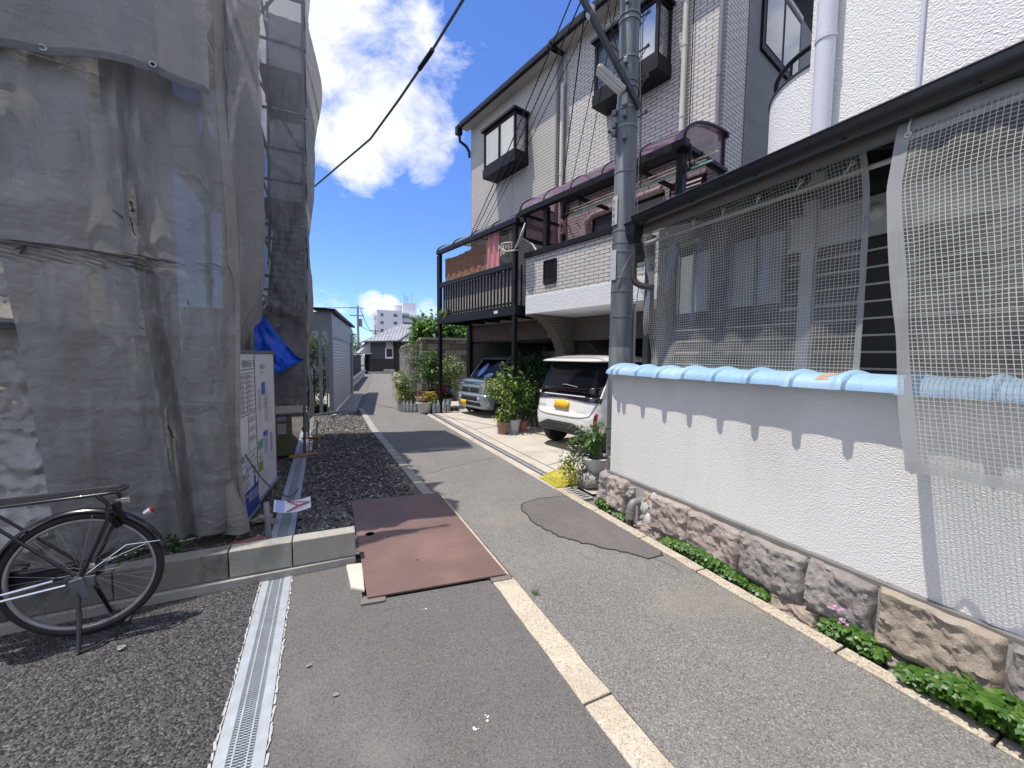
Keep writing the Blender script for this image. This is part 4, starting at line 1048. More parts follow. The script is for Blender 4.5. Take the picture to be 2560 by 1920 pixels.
# ---- wire-mesh curtains
NET = netmat('mesh_film', .0215, .0025, .11, (.66,.65,.60))
NETR = netmat('mesh_film_thick', .0195, .0027, .15, (.68,.675,.64))
HEM = clearmat('film_hem', (.85,.87,.87), .45, .2, .8, (.55,.56,.55))
def netl(u, v):
    y = lerp(3.10, 1.29, u); z = lerp(1.47, 2.85, v)
    k = math.exp(-((y-2.95)/.28)**2)
    x = 2.93+.014*math.sin(y*21+z*2)*(1-v*.5)+.02*fb(V(y*3, z*2, 1), 3)+.07*k*math.sin(z*7+y*5)*(1-v)+.03*math.exp(-((z-2.1)/.2)**2)*k
    x -= .02*v+.12*v**8
    return V(x, y, z-.03*k*v)
def netr(u, v):
    z = lerp(1.07, 2.80, v)
    e = lerp(.90, 1.10, min(1,(z-1.07)/1.4))
    y = lerp(e, -1.6, u)
    am = .018*(1-.6*v)
    x = lerp(2.545, 2.70, v**2.2)+am*math.sin(y*24+1.5*z)+.5*am*math.sin(y*47+z*3)+.02*fb(V(y*2.5, z*1.5, 8), 3)
    x -= .03*math.exp(-u*9)*(1-v)
    return V(x, y, z)
t = thing('mesh_curtain', 'wire-mesh plastic curtain hanging behind the blue cap tiles, flat and see-through', 'mesh curtain', (2.93,2.2,2.76), group='wire-mesh curtains under the eave')
mb = MB(); mb.grid(netl, 110, 60, (1.81,1.38)); mb.build('film', NET, t, smooth=True)
mb = MB(); mb.grid(lambda u, v: netl(.982+.018*u, v)-V(.004,0,0), 2, 40); mb.grid(lambda u, v: netl(u, .955+.045*v)-V(.004,0,0), 60, 2); mb.build('hem', HEM, t, smooth=True)
t = thing('mesh_curtain', 'wire-mesh plastic curtain draped outside over the white wall, at the right edge', 'mesh curtain', (2.6,.2,2.76), group='wire-mesh curtains under the eave')
mb = MB(); mb.grid(netr, 120, 70, (2.66,1.73)); mb.build('film', NETR, t, smooth=True)
mb = MB(); mb.grid(lambda u, v: netr(.022*u, v)-V(.004,0,0), 2, 50); mb.grid(lambda u, v: netr(u, .965+.035*v)-V(.004,0,0), 60, 2); mb.grid(lambda u, v: netr(u, .03*v)-V(.004,0,0), 60, 2); mb.build('hem', HEM, t, smooth=True)
TIE = M('tie_string', (.62,.62,.60), .6)
def tie(par, p, q):
    mb = MB(); mb.tube([p, vl(p,q,.5)+V(-.012,0,-.012), q], .0045, 5); mb.ring(Vector(p), (1,0,0), .012, .004, 12, 5); mb.build('tie', TIE, par)
cl_ = bpy.data.objects['mesh_curtain']
for k in range(7): tie(cl_, netl(.03+.155*k,.93)-V(.012,0,0), V(2.90,lerp(3.05,1.33,k/6.4),2.72))
for k in range(6): tie(t, netr(.02+.19*k,.955)-V(.012,0,0), netr(.02+.19*k,1.0)+V(.0,0,.03))
tie(cl_, netl(.985,.03)-V(.008,0,0), V(2.90,1.26,1.53))
# clear pole holding the mesh tops
mb = MB(); mb.tube([(2.90,3.1,2.72),(2.90,1.1,2.715)], .017, 8); mb.tube([(2.72,1.1,2.73),(2.70,-1.8,2.73)], .017, 8)
tag(mb.build('curtain_rod', M('rod_pale', (.5,.5,.48), .5), smooth=True), 'pale rod under the gutter from which the mesh curtains hang', 'rod')
# ---- stuccoed house rising behind
t = thing('stucco_house', 'bright white stuccoed house rising behind the black gutter', 'house', (4.5,0,0))
mb = MB(); mb.box(3.5,8.6,-6,2.01,2.6,7.8); mb.build('wall', STU2, t, bevel=.01)
mb = MB(); mb.tube([(3.42,1.86,2.9),(3.42,1.86,5.55),(3.42,1.80,5.85),(3.42,1.40,6.05)], .062, 14)
dp = mb.build('downpipe', M('white_pvc', (.66,.67,.72), .35, 0, .06, stretch=(1,1,.3)), t, smooth=True)
mb = MB()
for z in (3.1,3.95,5.0): mb.tube([(3.42,1.86,z),(3.42,1.86,z+.035)], .068, 14)
mb.build('pipe_band', M('white_pvc_band', (.6,.6,.62), .4), dp, smooth=True)
mb = MB(); mb.tube([(3.485,1.34,2.9),(3.485,1.33,7.8)], .012, 8); mb.build('conduit', M('pale_conduit', (.62,.61,.70), .5), t, smooth=True)
mb = MB()
def arc(a, r, z): return V(4.12-r*math.cos(a), 2.0+r*math.sin(a), z)
for r in (.60,): mb.grid(lambda u, v: arc(u*PI/2, r, lerp(2.5,3.90,v)), 24, 1)
mb.grid(lambda u, v: arc(u*PI/2, lerp(.60,.48,v), 3.90), 24, 1); mb.grid(lambda u, v: arc(u*PI/2, .48, lerp(3.2,3.90,v)), 24, 1)
mb.box(4.12,6.5,2.48,2.6,2.5,3.90)
mb.build('balcony_wall', STU2, t)
mb = MB(); mb.tube([arc(a*PI/2/12,.56,4.08) for a in range(13)]+[V(6.4,2.56,4.08)], .02, 8)
for a in (3,8): mb.tube([arc(a*PI/24,.56,3.88), arc(a*PI/24,.56,4.08)], .014, 6)
mb.build('handrail', BLK, t, smooth=True)
mb = MB(); mb.grid(lambda u, v: arc(u*PI/2, lerp(.615,.47,v), 3.915), 24, 1); mb.build('coping', CONC, t)
# ================================================================== TILED HOUSES (local frame: s along the front, t outwards, z)
AH = math.radians(12.6); HP = V(2.926, 10.908, 0); HR = math.radians(90)+AH
def hw(s, t, z):
    return HP+V(-math.sin(AH), math.cos(AH), 0)*s+V(-math.cos(AH), -math.sin(AH), 0)*t+V(0,0,z)
TB_ = bricks('white_brick_tile', (.60,.565,.54), (.55,.52,.495), (.10,.09,.085), .21, .063, .0065, .6, .5, .5)
SIDE = bricks('narrow_siding', (.50,.47,.43), (.47,.44,.405), (.18,.17,.155), 1.9, .066, .008, .6, .0, .5)
SLATE = bricks('slate_siding', (.20,.205,.22), (.165,.17,.185), (.08,.082,.09), .9, .035, .003, .7, .37, .8, .2)
BROWN = bricks('brown_tile', (.16,.095,.075), (.10,.062,.052), (.05,.045,.04), .06, .22, .004, .6, .0)
SOFF = M('soffit', (.52,.49,.45), .8, 0, .06)
WST = stucco('garage_stucco', (.70,.71,.74), 50, .8)
GREYW = M('garage_wall', (.30,.29,.275), .85, 0, .1)
ROOF = M('roof_edge', (.012,.013,.020), .5, 0, .1, spec=.25)
CURT = M('curtain', (.62,.63,.68), .9, 0, .1, 9, stretch=(4,4,.3))
BLIND = M('blind', (.50,.46,.38), .8, 0, .06)
PINKP = M('plum_panel_seen', (.3,.2,.25), .4)
def house(name, label, s0, s1, tf, z1):
    t = thing(name, label, 'house', HP, HR); return t
def bay(par, s0, s1, t0, t1, z0, z1, left_blind, nm='bay_window'):
    """projecting dark-framed window: s0 near end, s1 far end"""
    mb = MB(True)
    mb.box(s0-.02,s1+.02,t0,t1+.02,z0-.22,z0)
    b = mb.build(nm, BLK, par, bevel=.006)
    mb = MB(True); mb.box(s0-.05,s1+.05,t0,t1+.06,z1,z1+.06); mb.build('cap', BLK, b, bevel=.006)
    mb = MB(True); f = .055; w_ = s1-s0
    for s in (s0, s0+w_*.47, s1-f): mb.box(s, s+f, t1-.05, t1, z0, z1)
    mb.box(s0,s1,t1-.051,t1-.001,z0,z0+.07); mb.box(s0,s1,t1-.051,t1-.001,z1-.07,z1)
    for s in (s0, s1-f):
        mb.box(s+.001, s+f-.001, t0+.0, t0+.06, z0, z1)
        mb.box(s+.001, s+f-.001, t0, t1-.05, z0+.001, z0+.06); mb.box(s+.001, s+f-.001, t0, t1-.05, z1-.06, z1-.001)
    mb.build('window_frame', BLK, b)
    mb = MB(True)
    def pane(p): mb.poly(p)
    pane([(s0+f,t1-.02,z0+.07),(s0+w_*.47,t1-.02,z0+.07),(s0+w_*.47,t1-.02,z1-.07),(s0+f,t1-.02,z1-.07)])
    pane([(s0+w_*.47+f,t1-.02,z0+.07),(s1-f,t1-.02,z0+.07),(s1-f,t1-.02,z1-.07),(s0+w_*.47+f,t1-.02,z1-.07)])
    for s in (s0+.02, s1-.02): pane([(s,t0+.06,z0+.06),(s,t1-.05,z0+.06),(s,t1-.05,z1-.06),(s,t0+.06,z1-.06)])
    mb.build('pane', GLS, b)
    mb = MB(True); m2 = M('muntin', (.10,.105,.115), .5)
    for k in range(1,5):
        z = lerp(z0,z1,k/5)
        mb.box(s0+w_*.47+f,s1-f,t1-.035,t1-.029,z-.008,z+.008)
        mb.box(s0+.024,s0+.032,t0+.06,t1-.05,z-.012,z+.012)
    for k in range(1,3): mb.box(lerp(s0+w_*.5,s1,k/3)-.006,lerp(s0+w_*.5,s1,k/3)+.006,t1-.034,t1-.028,z0,z1)
    mb.build('muntins', m2, b)
    mb = MB(True)
    def cur(sa, sb, tt): mb.grid(lambda u, v: V(lerp(sa,sb,u), tt+.02*math.sin(u*38), lerp(z0+.03,z1-.05,v)), 40, 2)
    cur(s0+w_*.53, s1-.06, t1-.13)
    if not left_blind: cur(s0+.06, s0+w_*.5, t1-.13)
    mb.grid(lambda u, v: V(s0+.12+.015*math.sin(u*26), lerp(t0+.05,t1-.1,u), lerp(z0+.03,z1-.05,v)), 24, 2)
    mb.build('curtain', CURT, b, smooth=True)
    if left_blind:
        mb = MB(True); mb.box(s0+.06,s0+w_*.48,t1-.075,t1-.065,z0+.07,z1-.07); mb.build('blind', BLIND, b)
    mb = MB(True); mb.box(s0-.0,s1,t0-.4,t0-.38,z0-.1,z1); mb.build('room', DARK, b)
    return b
# ---------------- left house (far)
hl = thing('tiled_house', 'three storey house with fine horizontal siding and a black railed balcony', 'house', HP, HR, 'tiled houses above the garages')
mb = MB(True); mb.box(-3.44,.02,-8.6,-1.0,2.02,8.05)
mb.build('wall', SIDE, hl)
mb = MB(True); mb.box(-3.445,-3.40,-1.16,-.995,2.45,8.0); mb.build('side_return', bricks('strip_tile', (.36,.34,.32), (.33,.31,.30), (.12,.11,.1), .5,.066,.006), hl)  # return of the side wall, darker than the front siding
mb = MB(True); mb.box(-3.28,.02,-1.02,-.97,2.0,2.43); mb.build('lintel', BROWN, hl)
mb = MB(True)
mb.prism([(-3.50,-.72,8.0),(-3.50,-.72,8.13),(-3.50,-8.7,9.8),(-3.50,-8.7,9.6)], (3.74,0,0)); mb.build('roof', ROOF, hl)
mb = MB(True); mb.box(-3.46,.20,-1.0,-.74,7.97,7.995); mb.build('soffit', SOFF, hl)
mb = MB(True); mb.box(-3.48,.24,-.755,-.66,7.94,8.06); g_ = mb.build('gutter', ROOF, hl, bevel=.02)
mb = MB(True); mb.box(.16,.30,-.80,-.64,7.80,8.02); mb.tube([(.20,-.72,7.8),(.20,-.74,7.62),(.12,-.9,7.5),(.06,-.96,7.35),(.06,-.965,7.2)], .04, 8); mb.build('downpipe', ROOF, hl, smooth=True)
bay(hl, -2.50, -1.22, -1.0, -.60, 6.30, 7.20, True)
# garage of the left house
mb = MB(True)
mb.box(-.02,.10,-6,-1.0,0,2.02); mb.box(-3.5,-3.36,-6,-1.16,0,2.02); mb.box(-3.4,.0,-6.1,-6,0,2.02)
mb.build('garage_wall', GREYW, hl)
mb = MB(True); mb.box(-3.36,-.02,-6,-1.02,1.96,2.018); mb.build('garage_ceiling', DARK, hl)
mb = MB(True); mb.box(-3.1,-1.2,-3.0,-2.7,1.45,1.75); mb.build('roller_box', M('roller', (.34,.35,.37), .6), hl)
mb = MB(True); mb.box(-.10,.06,-1.0,-.9,0,2.45); mb.build('pillar', BLK, hl)
# balcony of black metal
bl = thing('metal_balcony', 'black metal balcony with upright bars and a curved smoky canopy', 'balcony', HP, HR)
for s in (0, -3.33):
    mb = MB(True); mb.box(s-.045,s+.045,-.045,.045,0,4.42); mb.build('post', BLK, bl, bevel=.005)
mb = MB(True); mb.box(-3.42,.06,-.03,.06,2.46,2.66); mb.box(-3.42,-3.36,-1.0,-.03,2.46,2.66); mb.box(.0,.06,-1.0,-.03,2.46,2.66)
for s in (-.7,-1.4,-2.1,-2.8): mb.box(s-.03,s+.03,-1.0,-.03,2.47,2.56)
mb.build('floor_beam', BLK, bl)
mb = MB(True); mb.box(-3.40,.0,-1.0,-.03,2.57,2.60); mb.build('floor', DKB, bl)
mb = MB(True); mb.box(-3.29,-.045,-.03,.04,3.44,3.56); mb.box(-3.29,-.045,-.02,.03,2.70,2.74); mb.build('rail', BLK, bl, bevel=.005)
mb = MB(True); n = 25
for k in range(n): s = lerp(-3.24,-.10,k/(n-1)); mb.box(s-.016,s+.016,-.012,.02,2.66,3.44)
for k in range(6): mb.box(-3.385,-3.36,-.95+.16*k,-.925+.16*k,2.66,3.5)
mb.build('balusters', BLK, bl)
mb = MB(True); mb.box(-3.25,-.05,-.075,-.065,2.66,3.46); mb.build('wall_behind_bars', M('wall_pale', (.42,.40,.38), .7, 0, .1, 3), bl)  # stands in for the pale house wall seen between the bars
def arcroof(s0, s1, z0, rise, t0, t1, u, v):
    a = v*PI/2; return V(lerp(s0,s1,u), lerp(t0,t1,0)+(t1-t0)*(1-math.cos(a)), z0+rise*math.sin(a))
SMOKE = clearmat('smoky_panel', (.30,.31,.36), .35, .12, 1.0, (.10,.105,.13))
PLUM = clearmat('plum_panel', (.80,.64,.74), .34, .10, .8, (.42,.29,.38))
mb = MB(True); mb.grid(lambda u, v: arcroof(-3.42,.06,4.40,.34,.06,-1.0,u,v), 10, 10); mb.build('canopy', SMOKE, bl, smooth=True)
mb = MB(True)
for u in (0,.25,.5,.75,1): mb.tube([arcroof(-3.42,.06,4.405,.345,.06,-1.0,u,k/10) for k in range(11)], .018, 6)
mb.box(-3.44,.08,-.02,.075,4.33,4.42); mb.box(-3.38,-3.30,-1.0,-.03,4.30,4.37); mb.build('canopy_frame', BLK, bl)
mb = MB(True); mb.box(.06,.09,.0,.05,2.5,4.3); mb.build('drain_pipe', BLK, bl)
mb = MB(True); mb.box(-2.80,-2.66,.06,.066,2.53,2.59); mb.build('maker_plate', WHT, bl)
# things on the balcony
BAM = M('bamboo_blind', (.25,.12,.07), .85, 0, .35, 30, .25, 80, .6, 50, stretch=(1,1,5))
mb = MB(True); mb.grid(lambda u, v: V(lerp(-2.02,-.10,u), -.10-.01*math.sin(u*40)+.012*fb(V(u*14,v*10,0),3), lerp(3.56,4.20+.02*math.sin(u*7),v)), 60, 20)
def htag(o, lab, cat): 
    o.location = HP; o.rotation_euler = (0,0,HR); ROOT[o.name] = Matrix.Translation(HP)@Matrix.Rotation(HR,4,'Z'); return tag(o, lab, cat)
htag(mb.build('reed_screen', BAM, smooth=True), 'rust-brown reed screen on the far part of the black balcony', 'screen')
mb = MB(True); mb.grid(lambda u, v: V(lerp(-2.62,-2.0,u), -.13+.03*math.sin(u*17), lerp(3.42+.1*u,4.28,v)-.05*math.sin(u*9)*(1-v)), 30, 14)
htag(mb.build('cloth', M('tan_cloth', (.46,.28,.17), .9, 0, .2, 8), smooth=True), 'tan cloth hung between reed screen and pink towel', 'cloth')
mb = MB(True); mb.grid(lambda u, v: V(lerp(-2.74,-2.28,u), -.03+.025*math.sin(u*14+v*2), lerp(3.52+.05*math.sin(u*5),4.30,v)), 24, 14)
htag(mb.build('towel', M('pink_towel', (.60,.26,.28), .95, 0, .1, 6, .1, 90), smooth=True), 'pink towel drying on the black balcony', 'towel')
tt = thing('laundry_hanger', 'pale hanger of small pegs with drooping laundry beside the pink towel', 'laundry hanger', HP, HR)
mb = MB(True); mb.ring((-3.02,-.10,3.98),(0,0,1),.2,.012,20,6); mb.bar((-3.22,-.1,3.98),(-2.82,-.1,3.98),.014); mb.tube([(-3.02,-.1,3.98),(-3.02,-.1,4.3)],.006,5); mb.build('hoop', M('peg_white', (.6,.57,.5), .5), tt)
mb = MB(True); rg = random.Random(9)
for k in range(22):
    a = k*.285; x = -3.02+.2*math.cos(a); y = -.1+.2*math.sin(a); l_ = rg.uniform(.10,.24)
    mb.grid(lambda u, v: V(x+.05*(u-.5)+.02*math.sin(v*6+k), y+.01*math.sin(u*6), 3.97-l_*v), 2, 4)
mb.build('laundry', M('laundry_beige', (.42,.36,.28), .9, 0, .3, 9), tt)
tt = thing('satellite_dish', 'white satellite dish seen edge-on above the brick parapet', 'satellite dish', HP, HR)
mb = MB(True); ax = V(.485,.79,.36).normalized(); cc_ = V(-3.62,.12,3.98)
mb.lathe(cc_, [(.0,-.05),(.1,-.045),(.2,-.03),(.28,0),(.275,.012),(.2,-.018),(0,-.036)], 24, ax); mb.build('dish', M('dish_white', (.6,.61,.62), .4), tt, smooth=True)
mb = MB(True); mb.tube([(-3.66,.10,3.95),(-3.85,-.02,3.80),(-3.95,-.04,3.66),(-4.15,-.05,3.66)], .02, 8); mb.build('arm', M('dish_arm', (.5,.51,.5), .5), tt, smooth=True)
mb = MB(True); mb.tube([(-3.62,.15,3.72),(-3.35,.25,3.72),(-3.12,.22,3.84)], .014, 6); mb.obox((-3.10,.22,3.86),.07,.06,.06); mb.build('feed_arm', M('feed_grey', (.45,.46,.46), .5), tt)
# ---------------- right house (near)
hr = thing('tiled_house', 'three storey house of white brick tiles behind the utility pole', 'house', HP, HR, 'tiled houses above the garages')
mb = MB(True); mb.box(-6.93,-3.452,-4.2,-1.15,2.441,8.2); mb.build('wall', TB_, hr)
mb = MB(True); mb.box(-6.93,-3.452,-9.0,-4.202,2.1,8.1); mb.build('rear_wall', SLATE, hr)
mb = MB(True); mb.box(-6.945,-6.925,-9.0,-1.85,2.1,8.1); mb.build('side_cladding', SLATE, hr)
mb = MB(True); mb.prism([(-7.25,-.85,8.16),(-7.25,-.85,8.30),(-7.25,-8.7,10.1),(-7.25,-8.7,9.9)], (3.86,0,0)); mb.build('roof', ROOF, hr)
mb = MB(True); mb.box(-7.2,-3.42,-1.15,-.87,8.12,8.15); mb.build('soffit', SOFF, hr)
mb = MB(True); mb.box(-7.25,-3.36,-.88,-.79,8.09,8.25); mb.build('gutter', ROOF, hr, bevel=.02)
bay(hr, -6.03, -4.70, -1.15, -.75, 6.48, 7.40, False)
# side window with two blue panes
mb = MB(True); mb.box(-6.99,-6.94,-3.95,-2.28,6.72,7.95); sw = mb.build('side_window', BLK, hr, bevel=.006)
mb = MB(True); PB_ = M('dark_pane', (.02,.05,.13), .06, 0, .1, coat=.6)
mb.box(-7.0,-6.985,-3.05,-2.38,6.84,7.85); mb.box(-6.998,-6.98,-3.86,-3.15,6.84,7.85); mb.build('pane', PB_, sw)
WPV = M('cream_pipe', (.60,.58,.52), .4, 0, .08)
for s, z0, z1, mt in ((-3.52,3.7,7.35,WPV),(-6.30,5.2,8.0,WPV),(-6.88,3.7,8.0,M('grey_pipe', (.20,.20,.22), .45))):
    mb = MB(True); mb.tube([(s,-1.09,z0),(s,-1.09,z1)]+([(s,-1.09,z1+.06),(s,-1.15,z1+.1)] if s > -4 else []), .045 if mt is WPV else .036, 10); p_ = mb.build('downpipe', mt, hr, smooth=True)
    mb = MB(True)
    for z in (z0+.3,(z0+z1)/2,z1-.4): mb.tube([(s,-1.09,z),(s,-1.09,z+.04)], .052 if mt is WPV else .042, 10)
    mb.build('pipe_band', mt, p_, smooth=True)
mb = MB(True); mb.tube([(-6.42,-1.11,5.2),(-6.42,-1.11,8.0)], .008, 5); mb.tube([(-3.60,-1.12,4.5),(-3.60,-1.12,7.9)], .006, 5); mb.build('cable', BLK, hr)
# parapet balcony
pb = hr
mb = MB(True); mb.box(-6.93,-3.69,-.12,0,2.80,3.56); mb.box(-3.69-.12,-3.69,-1.15,-.12,2.80,3.56); mb.build('parapet', TB_, pb)
mb = MB(True); mb.box(-6.95,-3.65,-.16,.04,3.56,3.66); mb.box(-3.83,-3.66,-1.15,-.16,3.56,3.66); mb.build('coping', BLK, pb, bevel=.006)
mb = MB(True); mb.box(-6.93,-3.69,-1.15,.012,2.44,2.798); mb.build('overhang', WST, pb, bevel=.01)
for s, z0, z1 in ((-4.56,3.0,3.40),(-6.42,3.06,3.40)):
    mb = MB(True); mb.box(s,s+.32,.0,.012,z0,z1); f = mb.build('vent_opening', DARK, pb)
    mb = MB(True)
    for k in range(-3,6):
        a, b = s+.06*k, s+.06*k+.34
        for (p, q_) in (((a,z0),(b,z1)),((a,z1),(b,z0))):
            # clip diagonals to the opening
            x0 = max(p[0], s+.012); x1 = min(q_[0], s+.308)
            if x1 <= x0: continue
            f0 = (x0-p[0])/(q_[0]-p[0]); f1 = (x1-p[0])/(q_[0]-p[0])
            mb.bar((x0,.018,lerp(p[1],q_[1],f0)),(x1,.018,lerp(p[1],q_[1],f1)),.009,.006,(0,1,0))
    mb.box(s,s+.32,.0,.03,z0-.03,z0+.06); mb.box(s,s+.32,.0,.03,z1-.02,z1+.012); mb.box(s-.012,s+.012,.0,.029,z0,z1); mb.box(s+.31,s+.334,.0,.029,z0,z1)
    mb.build('lattice', BLK, f)
# curved bracket between the garages and the garage itself
mb = MB(True)
pts = [(-3.95,.0,2.44),(-3.95,-1.16,2.44),(-3.95,-1.16,.0),(-3.95,-1.0,.0)]+[(-3.95,-1.0+1.0*(1-math.cos(a)),.95+1.46*math.sin(a)) for a in [PI/2*k/10 for k in range(11)]]
mb.prism(pts, (.26,0,0)); mb.build('arch_bracket', bricks('pillar_tile', (.19,.165,.14), (.14,.12,.105), (.07,.06,.055), .11,.06,.005), hr)
mb = MB(True); mb.box(-3.69,-3.46,-1.6,-1.16,0,2.1); mb.build('pillar', bricks('pillar_brick', (.30,.21,.17), (.22,.15,.125), (.30,.28,.26), .2,.062,.006), hr)
mb = MB(True); mb.box(-6.95,-6.8,-6,-1.0,0,2.1); mb.box(-3.69,-3.5,-6,-1.6,0,2.1); mb.box(-6.9,-3.5,-6.1,-6,0,2.1); mb.build('garage_wall', GREYW, hr)
mb = MB(True); mb.box(-6.8,-3.69,-1.4,-1.16,1.95,2.44); mb.build('lintel', bricks('lintel_tile', (.15,.13,.11), (.12,.105,.09), (.12,.1,.09), .11,.06,.005), hr)
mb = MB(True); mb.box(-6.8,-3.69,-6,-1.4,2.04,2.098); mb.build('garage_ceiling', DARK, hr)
# doors and windows onto the balcony
mb = MB(True); mb.box(-6.0,-4.42,-1.16,-1.11,2.9,4.46); bw = mb.build('balcony_window', BLK, hr)
mb = MB(True); mb.box(-5.95,-4.5,-1.115,-1.095,3.0,4.38); mb.build('pane', M('window_dark', (.05,.055,.06), .15, coat=.5), bw)
mb = MB(True); mb.box(-6.04,-5.35,-1.10,-1.075,3.5,4.34); mb.build('blind', M('blind_grey', (.33,.31,.29), .7), bw)
sb = []
mb = MB(True); mb.box(-6.72,-6.12,-1.155,-1.10,3.3,4.5); sh_ = mb.build('shutter', BLK, hr)
mb = MB(True)
for k in range(18): mb.obox((-6.42,-1.09,3.40+.06*k),.5,.012,.042, M=Matrix.Rotation(.5,3,'X'))
mb.build('louvres', M('louvre_white', (.5,.5,.49), .5), sh_)
mb = MB(True); mb.box(-4.36,-4.22,-1.16,-1.0,3.2,4.35); mb.tube([(-4.29,-1.05,4.3),(-4.5,-1.05,4.42),(-6.0,-1.05,4.46)],.06,10); mb.build('pipe_duct', M('duct_cream', (.52,.47,.41), .5), hr, smooth=True)
# plum canopy over the parapet
pc = thing('plum_canopy', 'curved plum-tinted balcony canopy on black frame', 'canopy', HP, HR)
mb = MB(True); mb.grid(lambda u, v: arcroof(-7.02,-3.55,4.50,.46,.06,-1.13,u,v), 12, 12); mb.build('roof_panel', PLUM, pc, smooth=True)
mb = MB(True)
for u in (0,.2,.4,.6,.8,1): mb.tube([arcroof(-7.02,-3.55,4.505,.465,.06,-1.13,u,k/12) for k in range(13)], .022 if u in (0,1) else .014, 6)
mb.build('rib', DKB, pc)
mb = MB(True); mb.box(-7.05,-3.52,-.03,.085,4.41,4.51); mb.box(-7.05,-3.52,-1.14,-1.08,4.90,4.97)
for s in (-7.02,-3.6,-4.9,-6.2): mb.box(s-.03,s+.03,-1.13,-.03,4.40,4.45)
mb.build('beam', BLK, pc)
for s in (-4.22,-6.93):
    mb = MB(True); mb.box(s-.05,s+.05,-.10,.0,3.66,4.42); mb.build('post', BLK, pc)
for s in (-3.62,-6.98):
    mb = MB(True); mb.poly([V(s,.0,3.95 if s > -4 else 4.42),V(s,-1.13,3.95 if s > -4 else 4.42)]+[arcroof(s,s,4.50,.44,.04,-1.13,0,k/8) for k in range(8,-1,-1)]); mb.build('end_panel', PLUM, pc)
    mb = MB(True); zz_ = 3.95 if s > -4 else 4.42
    mb.bar((s,.02,zz_),(s,-1.13,zz_),.05,.07); mb.bar((s,-1.1,zz_),(s,-1.1,4.9),.05); mb.bar((s,.0,zz_),(s,.0,4.45),.05); mb.build('end_frame', BLK, pc)
# drying poles with comb racks
DRY = M('pole_cream', (.66,.58,.45), .35); GRN = M('pole_green', (.22,.45,.38), .35)
for (z, tq, s0, s1, mt, lab) in ((4.33,-.30,-7.3,-4.6,DRY,'upper cream laundry pole under the plum canopy'),(4.22,-.18,-7.2,-4.62,DRY,'middle cream laundry pole under the plum canopy'),(4.12,-.06,-7.35,-4.7,GRN,'lowest, pale green laundry pole under the plum canopy')):
    mb = MB(True); mb.tube([(s0,tq,z+.02),(s1,tq,z)], .014, 8); htag(mb.build('laundry_pole', mt, smooth=True), lab, 'laundry pole')
for s, lab in ((-4.78,'black comb-shaped pole rack at the far end of the laundry poles'),(-7.05,'black comb-shaped pole rack at the near end of the laundry poles')):
    tt = thing('pole_rack', lab, 'pole rack', HP, HR, 'pole racks under the plum canopy')
    mb = MB(True); mb.bar((s,-.42,4.30),(s,.10,4.06),.03,.05); mb.bar((s,-.36,4.3),(s,-.36,4.46),.02); mb.bar((s,-.05,4.14),(s,-.05,4.46),.02); mb.build('arm', BLK, tt)
    mb = MB(True)
    for k in range(9): mb.bar((s,-.40+.06*k,4.29-.028*k),(s,-.40+.06*k,4.36-.028*k),.016)
    mb.build('teeth', BLK, tt)
mb = MB(True); rg = random.Random(14)
for k in range(9):
    a = rg.uniform(0,6); mb.tube([(-3.95+.05*math.cos(a),-.75+.05*math.sin(a),4.42),(-3.95+.09*math.cos(a+1),-.75+.09*math.sin(a+1),4.25),(-3.95+.05*math.cos(a+2),-.75+.05*math.sin(a+2),4.12)],.014,5)
htag(mb.build('rope_bundle', M('pink_rope', (.40,.27,.27), .9), smooth=True), 'looped pinkish rope bundle hanging behind the plum end panel', 'rope bundle')
tt = thing('security_camera', 'white dome camera beside the end of the plum canopy', 'camera', HP, HR)
mb = MB(True); mb.lathe((-6.72,-.95,5.08), [(0,.12),(.06,.11),(.10,.06),(.11,0),(.10,-.05)], 18, V(-.3,.9,.3)); mb.build('housing', WHT, tt, smooth=True)
mb = MB(True); mb.lathe((-6.705,-.995,5.065), [(.092,-.01),(.075,-.05),(0,-.075)], 16, V(-.3,.9,.3)*-1); mb.build('lens_cover', BLK, tt, smooth=True)
# ================================================================== UTILITY POLE AND WIRES
PX, PY = 3.58, 4.23
m, nt, nn, ll = newmat('pole_steel')
a = noisen(nt, 2.5, 6, .6, stretch=(3,3,.35)); b = noisen(nt, 25, 4, stretch=(1,1,.2))
c = mixc(nt, ramp(nt, a, .35, .68), (.10,.112,.125), (.185,.198,.21)); c = mixc(nt, ramp(nt, b, .6, .8, 0, .45), c, (.28,.29,.295))
c = mixc(nt, ramp(nt, noisen(nt, 9, 6, .7, stretch=(1,1,.3)), .62, .72, 0, .6), c, (.10,.105,.11))
bsdf(nt, c, .6, .2, b, .1, .003)
POLE = m
t = thing('utility_pole', 'grey steel utility pole with bands, step bolts and a strut arm', 'utility pole', (PX,PY,0))
def pr(z): return lerp(.152, .118, z/9)
mb = MB(); mb.tube([(PX,PY,-.1)]+[(PX,PY,z) for z in (1,1.72,1.725)], [pr(0),pr(1)*1.01,pr(1.72)*1.02,pr(1.72)], 24); mb.tube([(PX,PY,1.72)]+[(PX,PY,k) for k in (3,4.82,4.83)], [pr(1.7),pr(3),pr(4.8),pr(4.8)*.96], 24); mb.tube([(PX,PY,4.82),(PX,PY,9.2)], [pr(4.8)*.955,pr(9)*.95], 24)
mb.build('shaft', POLE, t, smooth=True)
RC = V(.905,-.426,0)     # towards the right seen from the lane
FC = V(-.426,-.905,0)    # towards the viewer
BNDM = M('band_steel', (.22,.23,.24), .5, .4)
